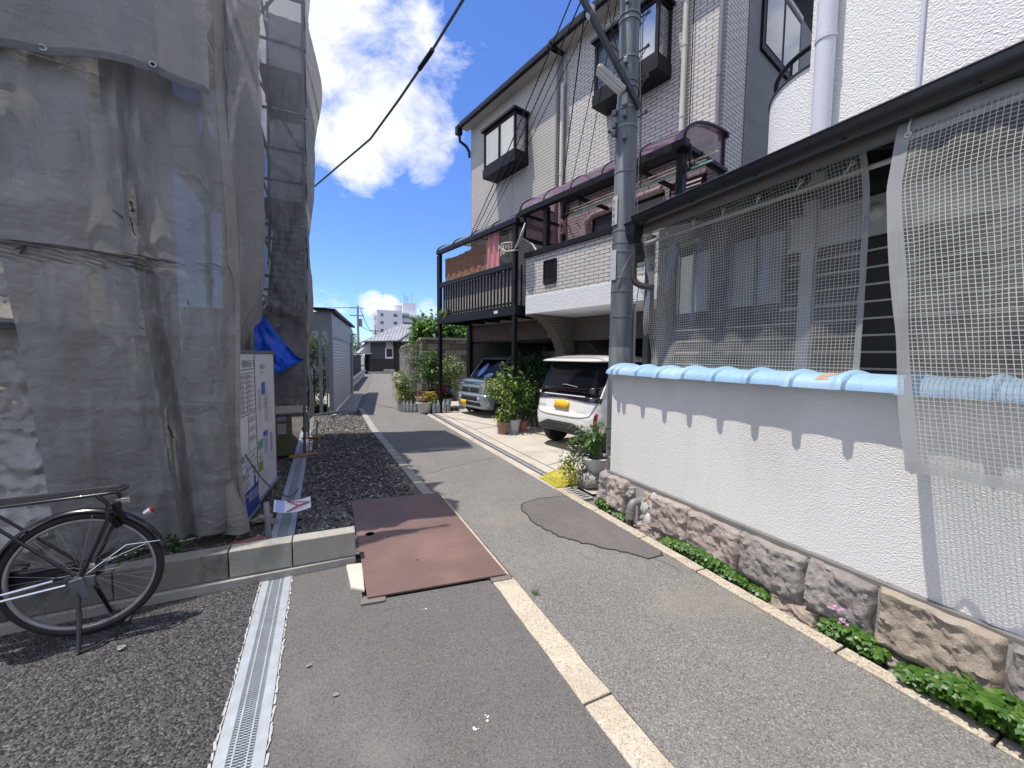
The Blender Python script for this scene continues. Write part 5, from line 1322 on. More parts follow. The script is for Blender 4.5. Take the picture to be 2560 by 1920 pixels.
for z, h in ((2.12,.014),(2.45,.012),(2.62,.012),(2.95,.014),(3.06,.012),(3.22,.012),(3.95,.014),(4.72,.03),(4.50,.03),(4.98,.02),(5.33,.02),(5.05,.012),(5.78,.03),(5.85,.02)):
    mb = MB(); mb.tube([(PX,PY,z),(PX,PY,z+h)], pr(z)+.005, 24); mb.build('band', BNDM, t)
STM_ = M('step_steel', (.11,.11,.11), .6, .3)
for i, (z, sg) in enumerate(((4.66,1),(5.10,1),(5.46,1),(5.86,1),(5.46,-1),(4.42,-1),(3.86,1))):
    mb = MB(); p = V(PX,PY,z)+RC*(sg*pr(z)); q_ = p+RC*(sg*.10)+V(0,0,.05)+FC*.04
    mb.tube([p, q_], .012, 6); mb.tube([q_-(q_-p)*.15, q_+(q_-p)*.12], .02, 6)
    if sg > 0 and i > 0: mb.tube([p+V(0,0,-.10), q_], .006, 5)
    mb.build('step_bolt', STM_, t)
for p_ in [V(PX,PY,z)+FC*(pr(z)+.02)-RC*.07 for z in (5.25,5.95,6.1,4.62,4.35)]+[V(PX,PY,z)-RC*(pr(z)+.03)+FC*.02 for z in (4.45,4.55,4.7)]:
    mb = MB(); mb.obox(p_,.055,.055,.075,.45); mb.build('clamp', SCAF, t, bevel=.01)
mb = MB(); mb.bar(V(PX,PY,4.70)+FC*.13+RC*.12, V(2.38,4.27,6.43), .055,.055); mb.bar((PX,PY,6.43),(2.2,4.30,6.43),.06,.06); mb.build('strut_arm', M('strut_grey', (.055,.06,.066), .5, .2), t)
PORC = M('white_porcelain', (.66,.67,.68), .25)
for p in ((2.93,4.20,5.98),(2.96,4.2,5.70)): mb = MB(); mb.lathe(p, [(0,-.10),(.03,-.09),(.05,-.05),(.03,-.03),(.055,0),(.03,.02),(.05,.05),(.02,.09),(0,.1)], 12, V(.2,.1,1)); mb.build('insulator', PORC, t, smooth=True)
mb = MB(); mb.tube([V(PX,PY,2.3)+RC*(pr(2)+.025)+FC*.02, V(PX,PY,.1)+RC*(pr(0)+.025)+FC*.02], .022, 8); mb.build('cable_guard', M('guard_grey', (.36,.36,.36), .6), t, smooth=True)
mb = MB(); z0 = 5.3
pts = [V(PX,PY,5.9)+RC*.14, V(PX,PY,4.4)+RC*.16+FC*.03, V(PX,PY,3.3)+RC*.15+FC*.05, V(PX,PY,2.95)+RC*.08+FC*.15, V(PX,PY,2.72)-RC*.03+FC*.155, V(PX,PY,2.5)-RC*.1+FC*.12]
mb.tube(pts, .006, 5)
pts = [V(PX,PY,2.75)+RC*.14, V(PX,PY,2.55)+RC*.22, V(PX,PY,2.35)+RC*.2, V(PX,PY,2.38)+RC*.13]; mb.tube(pts, .007, 5)
mb.build('thin_cable', M('pale_cable', (.30,.30,.30), .6), t)
mb = MB()
def plate(z0, z1, c0, wd, mt, nm):
    mb = MB()
    def fn(u, v):
        a = c0+(u-.5)*wd/pr(3); d = FC*math.cos(a)+RC*math.sin(a); return V(PX,PY,lerp(z0,z1,v))+d*(pr(3)+.012)
    mb.grid(fn, 6, 1); return mb.build(nm, mt, t, smooth=True)
PLT = M('plate_white', (.50,.51,.52), .5)
plate(3.30,3.66,-1.25,.11,PLT,'number_plate'); plate(2.60,2.98,-1.2,.10,PLT,'number_plate')
dv = FC*math.cos(-1.25)+RC*math.sin(-1.25); tg = (RC*math.cos(-1.25)-FC*math.sin(-1.25))
for i, s in enumerate(('電','柱','番','号')): text(s, .06, INK, t, frame(V(PX,PY,3.57-.085*i)+dv*(pr(3)+.017)-tg*.03, tg, (0,0,1)))
# street lamp on the pole
tl = thing('street_lamp', 'small white box street lamp tilted out from the utility pole', 'street lamp', (3.4,4.2,5))
a = V(3.17,4.30,5.20); b = V(3.47,4.14,4.90); d = (b-a).normalized(); s_ = V(.55,.83,0); s_ = (s_-d*s_.dot(d)).normalized(); nrm = s_.cross(d)
Ml = Matrix((d, s_, nrm)).transposed()
mb = MB(); mb.obox((a+b)/2+nrm*.02, (b-a).length, .15, .06, M=Ml); mb.build('housing', M('lamp_body', (.42,.41,.38), .5), tl, bevel=.02)
mb = MB(); mb.obox((a+b)/2+nrm*-.014, (b-a).length-.04, .12, .012, M=Ml); mb.obox((a+b)/2+nrm*.055, (b-a).length-.04, .12, .012, M=Ml); mb.build('diffuser', M('lamp_glass', (.66,.64,.58), .3), tl, bevel=.004)
mb = MB(); mb.bar(b, V(PX,PY,4.84)-RC*.05+FC*.08, .05,.05); mb.obox(V(PX,PY,4.80)+FC*.13-RC*.06,.07,.07,.13,.4); mb.build('bracket', M('bracket_pale', (.36,.35,.33), .5), tl)
def wire(name, label, pts, r, mat=BLK, group='overhead wires', sag=0):
    mb = MB(); pp = []
    if len(pts) == 2:
        n = 14
        for i in range(n+1):
            p = vl(pts[0], pts[1], i/n); p.z -= sag*4*(i/n)*(1-i/n); pp.append(p)
    else: pp = pts
    mb.tube(pp, r, 5); return tag(mb.build(name, mat, smooth=True), label, 'wire', group)
hc = lambda s, t_, z: hw(s, t_, z)
wire('wire', 'upper dark wire from the pole to the far top corner of the siding house', [V(PX,PY,7.6)-RC*.12, hc(.0,-.95,4.98)], .011, sag=.10)
wire('wire', 'middle dark wire from the pole towards the foot of the siding wall', [V(PX,PY,7.25)-RC*.1, hc(-.08,-.95,4.92)], .011, sag=.14)
wire('wire', 'lower thin wire from the pole towards the smoky canopy', [V(PX,PY,7.0)-RC*.1, hc(-.35,-.95,4.86)], .007, sag=.12)
wire('wire', 'lowest thin wire crossing the bay window of the siding house', [V(PX,PY,6.7)-RC*.1, hc(-.5,-.95,4.84)], .007, sag=.1)
wire('wire', 'dark wire dropping from the strut to the start of the plum canopy', [V(2.93,4.2,6.08), hc(-3.62,-1.0,4.98)], .010, sag=.02)
wire('wire', 'second wire dropping to the plum canopy, left of the pole', [V(PX,PY,6.9)-RC*.1, hc(-3.86,-1.0,4.98)], .007, sag=.05)
wire('wire', 'third wire dropping to the plum canopy, nearest the pole', [V(PX,PY,6.5)-RC*.1, hc(-4.25,-1.0,4.98)], .007, sag=.04)
wire('wire', 'thin pale wire hanging from the strut to the pole bands', [V(3.22,4.3,7.0), V(3.25,4.25,5.9), V(3.42,4.12,5.0)], .005)
wire('wire', 'thin upright wire along the right side of the pole', [V(PX,PY,8)+RC*.16, V(PX,PY,5.2)+RC*.17, V(PX,PY,3.8)+RC*.2], .006)
def cr(x, y, D): return co.matrix_world.translation+(r2*((x-1280)/1000)+u2*(-(y-960)/1000)+fwd)*D
cab = [cr(700,520,13.2), cr(785,467,11.2), cr(926,347,9.0), cr(1000,245,8.0), cr(1076,133,7.1), cr(1157,0,6.2), cr(1260,-190,5.3)]
wire('thick_cable', 'thick sagging cable across the sky from the scaffold to the upper right', cab, .024, M('cable_grey', (.06,.065,.07), .6), None)
o = bpy.data.objects[[k.name for k in bpy.data.objects if k.name.startswith('thick_cable')][0]]
mb = MB(); mb.tube([cr(1048,173,7.4), cr(1076,133,7.1), cr(1082,123,7.05)], .042, 8); mb.build('sleeve', BLK, o, smooth=True)
mb = MB(); mb.lathe(hc(.02,-.9,4.92), [(0,-.05),(.07,-.03),(.08,.02),(.05,.06),(0,.07)], 12); tag(mb.build('cable_box', M('box_pale', (.5,.5,.48), .5), smooth=True), 'pale round cable fitting at the corner of the siding house', 'cable fitting')
# ================================================================== BICYCLE
R_ = .352
bt = thing('bicycle', 'black city bicycle with a rear rack, half out of the left edge', 'bicycle', (-1.245,2.99,0), math.radians(181.0))
def B(f, l, z): return V(f, l, z)        # local: forward, to the left side (the viewer's), up; hub above the origin
BKP = M('bike_black', (.012,.012,.016), .28, 0, .1, coat=.5)
TYR = M('tyre', (.02,.02,.022), .75, 0, .15, bump=.2)
RIM = M('rim_alloy', (.50,.50,.50), .35, .7, .1)
def wheel(f0):
    mb = MB(True); mb.ring((f0,0,R_), (0,1,0), R_-.019, .019, 64, 10); w_ = mb.build('wheel', TYR, bt, smooth=True)
    mb = MB(True); n = 64
    prof = [(R_-.036,-.013),(R_-.046,-.013),(R_-.052,-.006),(R_-.052,.006),(R_-.046,.013),(R_-.036,.013)]
    mb.lathe((f0,0,R_), prof, n, (0,1,0)); mb.f = mb.f[:-2] if len(mb.f[-1]) > 4 else mb.f
    mb.build('rim', RIM, w_, smooth=True)
    mb = MB(True)
    for k in range(36):
        a = 2*PI*k/36; s = 1 if k % 2 else -1; a2 = a+(.5 if (k//2) % 2 else -.5)
        mb.tube([(f0+.022*math.cos(a2),s*.03,R_+.022*math.sin(a2)),(f0+(R_-.05)*math.cos(a),s*.004,R_+(R_-.05)*math.sin(a))], .0013, 4, False)
    mb.build('spokes', M('spoke', (.25,.25,.26), .35, .8) if 'spoke' not in bpy.data.materials else bpy.data.materials['spoke'], w_)
    mb = MB(True); mb.tube([(f0,-.05,R_),(f0,.05,R_)], .02, 12); mb.tube([(f0,-.075,R_),(f0,.075,R_)], .007, 8); mb.build('hub', SCAF, w_, smooth=True)
    return w_
wheel(0); wheel(1.12)
def fender(f0, a0, a1):
    mb = MB(True); r = R_+.022
    def fn(u, v):
        a = lerp(a0, a1, u); k = (v-.5)*2
        rr = r-.016*k*k; return V(f0+rr*math.cos(a), .028*k, R_+rr*math.sin(a))
    mb.grid(fn, 40, 8); return mb.build('mudguard', BKP, bt, smooth=True, solid=.002)
fender(0, math.radians(10), math.radians(166)); fender(1.12, math.radians(20), math.radians(150))
def btube(name, pts, r, mat=BKP, n=8):
    mb = MB(True); mb.tube(pts, r, n); return mb.build(name, mat, bt, smooth=True)
btube('chain_stay', [(0,.06,R_),(.20,.055,R_-.0),(.46,.03,R_-.055)], .010); btube('chain_stay', [(0,-.06,R_),(.46,-.03,R_-.055)], .010)
btube('seat_stay', [(0,.06,R_),(.40,.04,.80)], .008); btube('seat_stay', [(0,-.06,R_),(.40,-.04,.80)], .008)
btube('seat_tube', [(.50,0,.29),(.40,0,.88)], .016); btube('down_tube', [(.47,0,.29),(.68,0,.36),(.90,0,.70)], .019)
btube('head_tube', [(.92,0,.62),(.86,0,.84)], .02); btube('fork', [(.90,.05,.64),(1.0,.05,.48),(1.12,.05,R_)], .012); btube('fork', [(.90,-.05,.64),(1.0,-.05,.48),(1.12,-.05,R_)], .012)
btube('handlebar', [(.55,.27,1.0),(.72,.24,1.02),(.84,.08,.98),(.84,-.08,.98),(.72,-.24,1.02),(.55,-.27,1.0)], .011, CHROME); btube('stem', [(.86,0,.84),(.84,0,.98)], .012, CHROME)
mb = MB(True); mb.blob((.46,0,.93),.13,.10,.05,14,8,.05); mb.build('saddle', RUB, bt, smooth=True); btube('seat_post', [(.40,0,.86),(.42,0,.92)], .012, CHROME)
mb = MB(True); mb.loft([[V(f,-.058+sy*.018,R_+dz*h) for sy, dz in ((-1,-1),(1,-1),(1,1),(-1,1))] for f, h in ((-.06,.035),(.0,.055),(.25,.05),(.50,.085),(.58,.05))]); mb.build('chain_case', BKP, bt, bevel=.01)
btube('crank', [(.47,.07,.29),(.60,.08,.20)], .011, CHROME); btube('crank', [(.47,-.07,.29),(.34,-.08,.38)], .011, CHROME)
for c_ in ((.61,.12,.19),(.33,-.12,.39)): mb = MB(True); mb.obox(c_,.09,.08,.025); mb.build('pedal', RUB, bt)
mb = MB(True); mb.tube([(.10,.065,R_+.015),(.45,.06,.315)], .006, 6); mb.tube([(.05,.07,R_-.02),(.30,.07,R_-.045)], .008, 6); mb.build('brake_rod', CHROME, bt)
# rear rack
rk_ = MB(True)
for l in (-.045,0,.045): rk_.tube([(.42,l*.8,.775),(.34,l,.80),(-.16,l,.815)], .0055, 7)
rk_.tube([(.42,-.06,.775),(.34,-.075,.80),(-.14,-.075,.815),(-.185,-.06,.817),(-.20,0,.818),(-.185,.06,.817),(-.14,.075,.815),(.34,.075,.80),(.42,.06,.775)], .008, 8)
rk_.bar((-.10,-.075,.812),(-.10,.075,.812),.02,.006); rk_.bar((.30,-.075,.796),(.30,.075,.796),.02,.006)
rk_.build('rack', BKP, bt, smooth=True)
for s in (1,-1): btube('rack_stay', [(-.005,s*.07,R_),(-.06,s*.075,.48),(-.135,s*.078,.66),(-.142,s*.078,.76),(-.10,s*.075,.81)], .011)
btube('mudguard_stay', [(0,.075,R_),(-.07,.06,.70)], .003, SCAF, 5); btube('mudguard_stay', [(0,.075,R_),(-.20,.05,.50),(-.345,.032,.49)], .003, CHROME, 5); btube('mudguard_stay', [(0,-.075,R_),(-.345,-.032,.49)], .003, CHROME, 5)
mb = MB(True); mb.obox((-.175,.045,.70),.02,.035,.11, M=Matrix.Rotation(.45,3,'Y')); mb.obox((-.155,.03,.63),.03,.03,.06, M=Matrix.Rotation(.45,3,'Y')); mb.build('ring_lock', BLK, bt, bevel=.005)
mb = MB(True); mb.bar((-.15,.0,.755),(-.21,.0,.74),.03,.012); mb.obox((-.20,.03,.755),.04,.012,.03); mb.build('lock_plate', CHROME, bt, bevel=.003)
mb = MB(True); mb.lathe((-.275,0,.655), [(.022,0),(.022,.025),(.02,.032)], 16, V(-.85,0,.5)); rf = mb.build('reflector_case', CHROME, bt, smooth=True)
mb = MB(True); mb.lathe(V(-.275,0,.655)+V(-.85,0,.5).normalized()*.032, [(.019,0),(.017,.008),(0,.01)], 16, V(-.85,0,.5)); mb.build('reflector', RED, rf, smooth=True)
# prop stand
for s in (1,-1): btube('stand_leg', [(.005,s*.075,R_-.06),(-.015,s*.12,.16),(-.03,s*.19,.005)], .011)
mb = MB(True); mb.tube([(-.03,.19,.008),(-.10,.17,.012),(-.15,.11,.03),(-.15,-.11,.03),(-.10,-.17,.012),(-.03,-.19,.008)], .008, 6); mb.build('stand_foot', BKP, bt, smooth=True)
mb = MB(True); mb.obox((-.005,.08,R_-.05),.06,.012,.12, M=Matrix.Rotation(.2,3,'Y')); mb.obox((-.04,.06,R_-.02),.05,.03,.05); mb.obox((.0,.072,R_),.04,.02,.04); mb.build('stand_plate', SCAF, bt, bevel=.004)
mb = MB(True); mb.tube([(.02,-.05,R_),(-.02,-.065,R_)], .045, 16); mb.build('drum_brake', SCAF, bt, smooth=True)
# ================================================================== CARS
CR = HR-PI
def rrect(hwid, y0, y1, r, z, n=6):
    P = []
    for cx, cy, a0 in ((hwid-r,y0+r,-PI/2),(hwid-r,y1-r,0),(-hwid+r,y1-r,PI/2),(-hwid+r,y0+r,PI)):
        for k in range(n+1): a = a0+PI/2*k/n; P.append(V(cx+r*math.cos(a), cy+r*math.sin(a), z))
    return P
class Shell:
    def __init__(s, rings): s.r = rings
    def at(s, z):
        r = s.r
        if z <= r[0][0]: return r[0][1:]
        for a, b in zip(r[:-1], r[1:]):
            if z <= b[0]:
                k = (z-a[0])/max(1e-6, b[0]-a[0]); return [lerp(p, q, k) for p, q in zip(a[1:], b[1:])]
        return r[-1][1:]
    def end(s, x, z, off=0):      # surface point on the end facing y = 0
        h, y0, y1, r = s.at(z); ax = min(abs(x), h); d = 0
        if ax > h-r: d = r-math.sqrt(max(0, r*r-(ax-(h-r))**2))
        return V(x, y0+d-off, z)
    def mesh(s, sub=3):
        mb = MB(True); rs = []
        for a, b in zip(s.r[:-1], s.r[1:]):
            for k in range(sub): rs.append([lerp(p, q, k/sub) for p, q in zip(a, b)])
        rs.append(list(s.r[-1]))
        mb.loft([rrect(h, y0, y1, r, z) for z, h, y0, y1, r in rs]); return mb
    def patch(s, par, name, mat, fx, z0, z1, off=.006, nu=24, nv=4):
        """a strip lying on the end face; fx(u, v) -> x"""
        mb = MB(True)
        mb.grid(lambda u, v: s.end(fx(u,v)[0], fx(u,v)[1], off), nu, nv); return mb.build(name, mat, par, smooth=True, solid=.006)
def R4(x0, x1, z0, z1): return lambda u, v: (lerp(x0,x1,u), lerp(z0,z1,v))
def carwheel(par, x, y, r, wd, hubm, side):
    mb = MB(True); mb.lathe((x-wd/2,y,r), [(r*.6,0),(r*.93,.0),(r,.03),(r,wd-.03),(r*.93,wd),(r*.6,wd)], 32, (1,0,0)); w_ = mb.build('wheel', TYR, par, smooth=True)
    mb = MB(True); xx = x+side*(wd/2-.02)
    mb.lathe((xx,y,r), [(r*.62,0),(r*.58,-.012),(r*.2,-.004),(0,.0)], 24, (side,0,0))
    for k in range(6):
        a = k*PI/3; mb.bar((xx+side*.006,y+.2*r*math.cos(a),r+.2*r*math.sin(a)),(xx+side*.006,y+.58*r*math.cos(a),r+.58*r*math.sin(a)),.035,.02,(1,0,0))
    mb.build('rim', hubm, w_); return w_
WPNT = M('pearl_white', (.80,.79,.77), .22, 0, .03, coat=.8)
GLASSC = M('car_glass', (.006,.007,.011), .08, 0, .05, spec=.10)
BUMP = M('black_plastic', (.02,.02,.022), .55, 0, .1)
YEL = M('yellow_plate', (.72,.46,.02), .4, 0, .06)
TAIL = M('tail_lamp', (.012,.002,.005), .15, 0, .1, coat=.4)
cp_ = hw(-5.2, .47, 0)
ct = thing('parked_car', 'white small hatchback parked nose-in, seen from behind', 'car', cp_, CR)
S1 = Shell([(.30,.62,.16,3.2,.2),(.335,.70,.06,3.32,.24),(.40,.728,.015,3.37,.26),(.50,.7375,.0,3.39,.26),(.62,.7375,.005,3.39,.25),(.70,.735,.035,3.38,.24),(.80,.735,.05,3.36,.24),(.93,.722,.07,3.25,.24),(.985,.70,.085,2.9,.24)])
bo = S1.mesh().build('body', WPNT, ct, smooth=True)
S2 = Shell([(.94,.705,.075,2.85,.22),(1.08,.695,.10,2.62,.22),(1.32,.662,.20,2.2,.20),(1.52,.625,.30,1.95,.18)])
S2.mesh().build('glass', GLASSC, ct, smooth=True)
S3 = Shell([(1.512,.640,.15,1.95,.14),(1.522,.662,.105,1.98,.16),(1.532,.664,.105,1.98,.16),(1.552,.645,.15,1.94,.17),(1.582,.59,.28,1.82,.18),(1.612,.51,.46,1.6,.2),(1.632,.36,.7,1.35,.2)])
S3.mesh().build('roof', WPNT, ct, smooth=True)
for s in (1,-1):
    mb = MB(True)   # white rear quarter rising behind the side glass
    mb.prism([(s*.700,.17,.94),(s*.700,1.0,.94),(s*.672,.66,1.16),(s*.668,.40,1.27)], (s*.026,0,0)); mb.build('rear_pillar', WPNT, ct, bevel=.008)
    mb = MB(True); mb.prism([(s*.655,.95,1.0),(s*.655,1.03,1.0),(s*.62,.95,1.51),(s*.62,.85,1.51)], (s*.03,0,0)); mb.build('door_pillar', GLASSC, ct)
S2.patch(ct, 'tail_lamp_band', TAIL, lambda u, v: (lerp(-.695,.695,u), lerp(1.025-.06*abs(2*u-1)**8,1.08+.05*abs(2*u-1)**6,v)), 0, 0, .012, 40, 6)
S1.patch(ct, 'tailgate_trim', M('trim_black', (.02,.016,.03), .15, 0, .05, coat=.8), lambda u, v: (lerp(-.71,.71,u), lerp(.86+.05*(1-abs(2*u-1)),.95,v)), 0, 0, .010, 40, 4)
S1.patch(ct, 'lower_bumper', BUMP, lambda u, v: ((lerp(-.735,.735,u)), lerp(.305, .325+.185*min(1,max(0,(1-abs(2*u-1)))*1.7), v)), 0, 0, .014, 40, 6)
for k in range(5):
    z = .34+.032*k; wq = .62-.07*k
    S1.patch(ct, 'bumper_slat', M('slat_grey', (.06,.06,.065), .4) if k == 0 else bpy.data.materials['slat_grey'], R4(-wq,wq,z,z+.013), 0, 0, .022, 30, 1)
S1.patch(ct, 'tailgate_seam', M('seam_dark', (.10,.10,.10), .8), lambda u, v: (lerp(-.60,.60,u), lerp(.600+.05*abs(2*u-1)**4,.608+.05*abs(2*u-1)**4,v)), 0, 0, .004, 30, 1)
for s in (1,-1):
    S1.patch(ct, 'tailgate_seam', bpy.data.materials['seam_dark'], lambda u, v: (s*(lerp(.600,.690,v)+.008*u), lerp(.65,.90,v)), 0, 0, .004, 1, 8)
    S1.patch(ct, 'reflector', RED, lambda u, v: (s*lerp(.665,.70,u), lerp(.40,.70,v)), 0, 0, .008, 4, 6)
pl_ = S1.patch(ct, 'licence_plate', YEL, R4(-.165,.165,.72,.865), 0, 0, .022, 4, 2)
mb = MB(True); mb.tube([V(.30,S2.end(.30,1.10).y-.012,1.10), V(.02,S2.end(0,1.13).y-.014,1.13), V(-.05,S2.end(0,1.125).y-.012,1.125)], .009, 6); mb.build('wiper', M('wiper_grey', (.22,.22,.22), .5), ct, smooth=True)
mb = MB(True); mb.tube([(.20,.75,1.63),(.10,.55,1.84)], .006, 6); mb.obox((.21,.77,1.64),.05,.08,.03); mb.build('antenna', BLK, ct)
Mt = frame(V(0,0,0), (1,0,0), (0,0,1))
def ctext(s, x, z, size, mat, sh_=S1, off=.02, al='CENTER'):
    p = sh_.end(x, z, off); W_ = ROOT[ct.name] @ frame(p, (1,0,0), (0,0,1)); text(s, size, mat, ct, W_, 'emblem', al)
ctext('N I S S A N', 0, .90, .045, CHROME, S1, .016)
ctext('SAKURA', -.48, .74, .05, M('badge_grey', (.25,.25,.26), .3, .6), S1, .01)
ctext('Zero Emission', .45, .70, .036, bpy.data.materials['badge_grey'], S1, .01)
for x in (.64,-.64):
    for y in (.55, 2.9): carwheel(ct, x, y, .292, .165, BUMP, 1 if x > 0 else -1)
mb = MB(True); mb.box(-.5,.5,.5,3.1,.25,.33); mb.build('underbody', BLK, ct)
# --- van
VP = M('van_paint', (.26,.33,.375), .25, .35, .05, coat=.7)
VG = M('van_grey', (.13,.15,.16), .3, .2)
vt = thing('parked_van', 'pale blue-grey microvan parked under the black balcony, facing the lane', 'van', hw(-.96,-.35,.01), CR)
S4 = Shell([(.20,.66,.07,3.3,.18),(.25,.70,.015,3.36,.2),(.42,.735,.0,3.38,.2),(.56,.7375,.0,3.39,.2),(.58,.7375,.025,3.39,.2),(.76,.7375,.045,3.39,.2),(.90,.73,.10,3.38,.2),(.965,.715,.20,3.38,.22),(.985,.705,.40,3.37,.2)])
S4.mesh().build('body', VP, vt, smooth=True)
S5 = Shell([(.975,.70,.40,3.37,.16),(1.25,.672,.63,3.34,.15),(1.50,.63,.84,3.31,.14)])
S5.mesh().build('windscreen', GLASSC, vt, smooth=True)
S6 = Shell([(1.49,.64,.80,3.32,.14),(1.53,.635,.84,3.31,.16),(1.59,.57,1.0,3.2,.2),(1.615,.40,1.3,3.0,.2)])
S6.mesh().build('roof', VP, vt, smooth=True)
for s in (1,-1):
    mb = MB(True); mb.bar((s*.665,.46,.98),(s*.60,.875,1.51),.055,.05); mb.build('pillar', VP, vt, bevel=.01)
    mb = MB(True); mb.bar((s*.69,1.45,.97),(s*.635,1.45,1.5),.07,.04); mb.build('pillar', VP, vt, bevel=.01)
for s in (1,-1):
    S4.patch(vt, 'headlight', M('headlight', (.34,.35,.36), .08, .6, .5, 30, coat=1) if s == 1 else bpy.data.materials['headlight'], lambda u, v: (s*lerp(.42,.715,u), lerp(.64+.0*u,.86,v)), 0, 0, .008, 10, 6)
    S4.patch(vt, 'fog_lamp_cover', M('fog_cover', (.42,.44,.46), .4) if s == 1 else bpy.data.materials['fog_cover'], lambda u, v: (s*lerp(.40,.50,u), lerp(.43,.52,v)), 0, 0, .01, 4, 3)
    mb = MB(True); mb.obox((s*.79,.72,1.04),.13,.09,.20); mb.build('mirror', VP, vt, bevel=.03)
S4.patch(vt, 'grille', BUMP, R4(-.43,.43,.635,.745), 0, 0, .007, 20, 3)
S4.patch(vt, 'hood_trim', VG, lambda u, v: (lerp(-.44,.44,u), lerp(.745,.77,v)), 0, 0, .012, 20, 2)
S4.patch(vt, 'lower_grille', BUMP, R4(-.38,.38,.42,.525), 0, 0, .006, 16, 3); S4.patch(vt, 'lower_grille', BUMP, R4(-.15,.52,.29,.37), 0, 0, .006, 16, 3)
S4.patch(vt, 'bumper_lip', VP, R4(-.70,.70,.385,.415), 0, 0, .02, 24, 2); S4.patch(vt, 'bumper_lip', VP, R4(-.70,.70,.225,.28), 0, 0, .02, 24, 2)
S4.patch(vt, 'licence_plate', YEL, R4(-.42,-.13,.26,.41), 0, 0, .028, 4, 2)
mb = MB(True); p = S4.end(-.03,.69,.016); mb.tube([p+V(.025,0,.03),p+V(-.02,0,.032),p+V(-.028,0,.015),p+V(.028,0,-.012),p+V(.02,0,-.03),p+V(-.025,0,-.03)], .007, 6); mb.build('emblem', CHROME, vt, smooth=True)
mb = MB(True)
def shade(cx, cz, rx, rz, tilt):
    n = 20; q_ = []
    for k in range(n):
        a = 2*PI*k/n; x = cx+rx*math.cos(a)*math.cos(tilt)-rz*math.sin(a)*math.sin(tilt); z = cz+rx*math.cos(a)*math.sin(tilt)+rz*math.sin(a)*math.cos(tilt)
        q_.append(S5.end(x, z, .012))
    mb.poly(q_)
shade(-.20,1.20,.11,.19,-.35); shade(.20,1.06,.15,.07,.2)
mb.build('sunshade', M('silver_film', (.26,.33,.45), .25, .5, .6, 6, stretch=(6,1,1)), vt)
mb = MB(True); mb.tube([S5.end(-.45,1.0,.015),S5.end(-.05,1.03,.015)], .008, 5); mb.tube([S5.end(.05,1.0,.015),S5.end(.45,1.03,.015)], .008, 5); mb.build('wiper', BLK, vt)
for x in (.66,-.66):
    for y in (.62, 2.75): carwheel(vt, x, y, .265, .155, M('van_rim', (.12,.12,.125), .35, .6) if 'van_rim' not in bpy.data.materials else bpy.data.materials['van_rim'], 1 if x > 0 else -1)
for s in (1,-1): mb = MB(True); mb.ring((s*.728,.62,.265),(1,0,0),.305,.02,32,6); mb.build('wheel_arch', BLK, vt, smooth=True)
# ================================================================== PLANTS
LF1 = leafmat('leaf_mid', (.045,.10,.018), (.10,.17,.035)); LF2 = leafmat('leaf_dark', (.018,.05,.014), (.045,.09,.025)); LF3 = leafmat('leaf_lime', (.12,.20,.03), (.22,.27,.05))
LF4 = leafmat('leaf_pale', (.08,.13,.04), (.19,.24,.09)); LFC = leafmat('clover_leaf', (.035,.105,.012), (.10,.20,.03), .4, .35)
STEM = M('stem', (.10,.075,.045), .9, 0, .25, 20); GST = M('green_stem', (.09,.16,.04), .7)
TERR = M('terracotta', (.33,.13,.085), .85, 0, .18, 7, .1, 60, .2, stain=(.42,.33,.28), stsc=4, stamt=.4); TERR2 = M('brown_pot', (.27,.155,.125), .7, 0, .1); POTG = M('grey_pot', (.44,.47,.48), .5, 0, .08); POTW = M('white_pot', (.60,.58,.54), .5, 0, .1)
EARTH = M('pot_soil', (.05,.038,.028), .95, 0, .3, 20)
def leaf(mb, p, d, n, L_, W_, droop=.25):
    """one folded leaf: base p, direction d, facing n"""
    d = d.normalized(); s = d.cross(n)
    if s.length < 1e-3: s = d.orthogonal()
    s.normalize(); n = s.cross(d)
    b = mb.vert(p); m1 = mb.vert(p+d*L_*.45+s*W_*.5+n*L_*.05); m2 = mb.vert(p+d*L_*.45-s*W_*.5+n*L_*.05); c = mb.vert(p+d*L_*.5-n*L_*.02); t = mb.vert(p+d*L_-V(0,0,1)*L_*droop)
    mb.face([b,m1,c]); mb.face([m1,t,c]); mb.face([t,m2,c]); mb.face([m2,b,c])
def rdir(rg, up=.3):
    while True:
        d = V(rg.uniform(-1,1), rg.uniform(-1,1), rg.uniform(-1,1))
        if .05 < d.length < 1: break
    d.normalize(); d.z += up; return d.normalized()
def crown(mb, c, r, n, L_, W_, rg, clumps=None, up=.35, hollow=.35, droop=.25):
    """leaf clusters spread through an uneven ellipsoid"""
    c = Vector(c); clumps = clumps or max(5, n//14)
    n = int(n*2.1); clumps = int(clumps*1.7); per = max(1, n//clumps)
    for _ in range(clumps):
        while True:
            q = V(rg.uniform(-1,1), rg.uniform(-1,1), rg.uniform(-1,1))
            if hollow < q.length < 1: break
        cc = c+V(q.x*r[0], q.y*r[1], q.z*r[2]); sr = .26*min(r)+.4*L_
        for _ in range(per):
            o = V(rg.gauss(0,sr*.6), rg.gauss(0,sr*.6), rg.gauss(0,sr*.6)); p = cc+o
            d = (p-c).normalized()*.7+rdir(rg, .1)*.8
            s = rg.uniform(.65,1.2); leaf(mb, p, d, V(rg.uniform(-.5,.5)-.2, rg.uniform(-.5,.5)-.2, 1), L_*s, W_*s, droop)
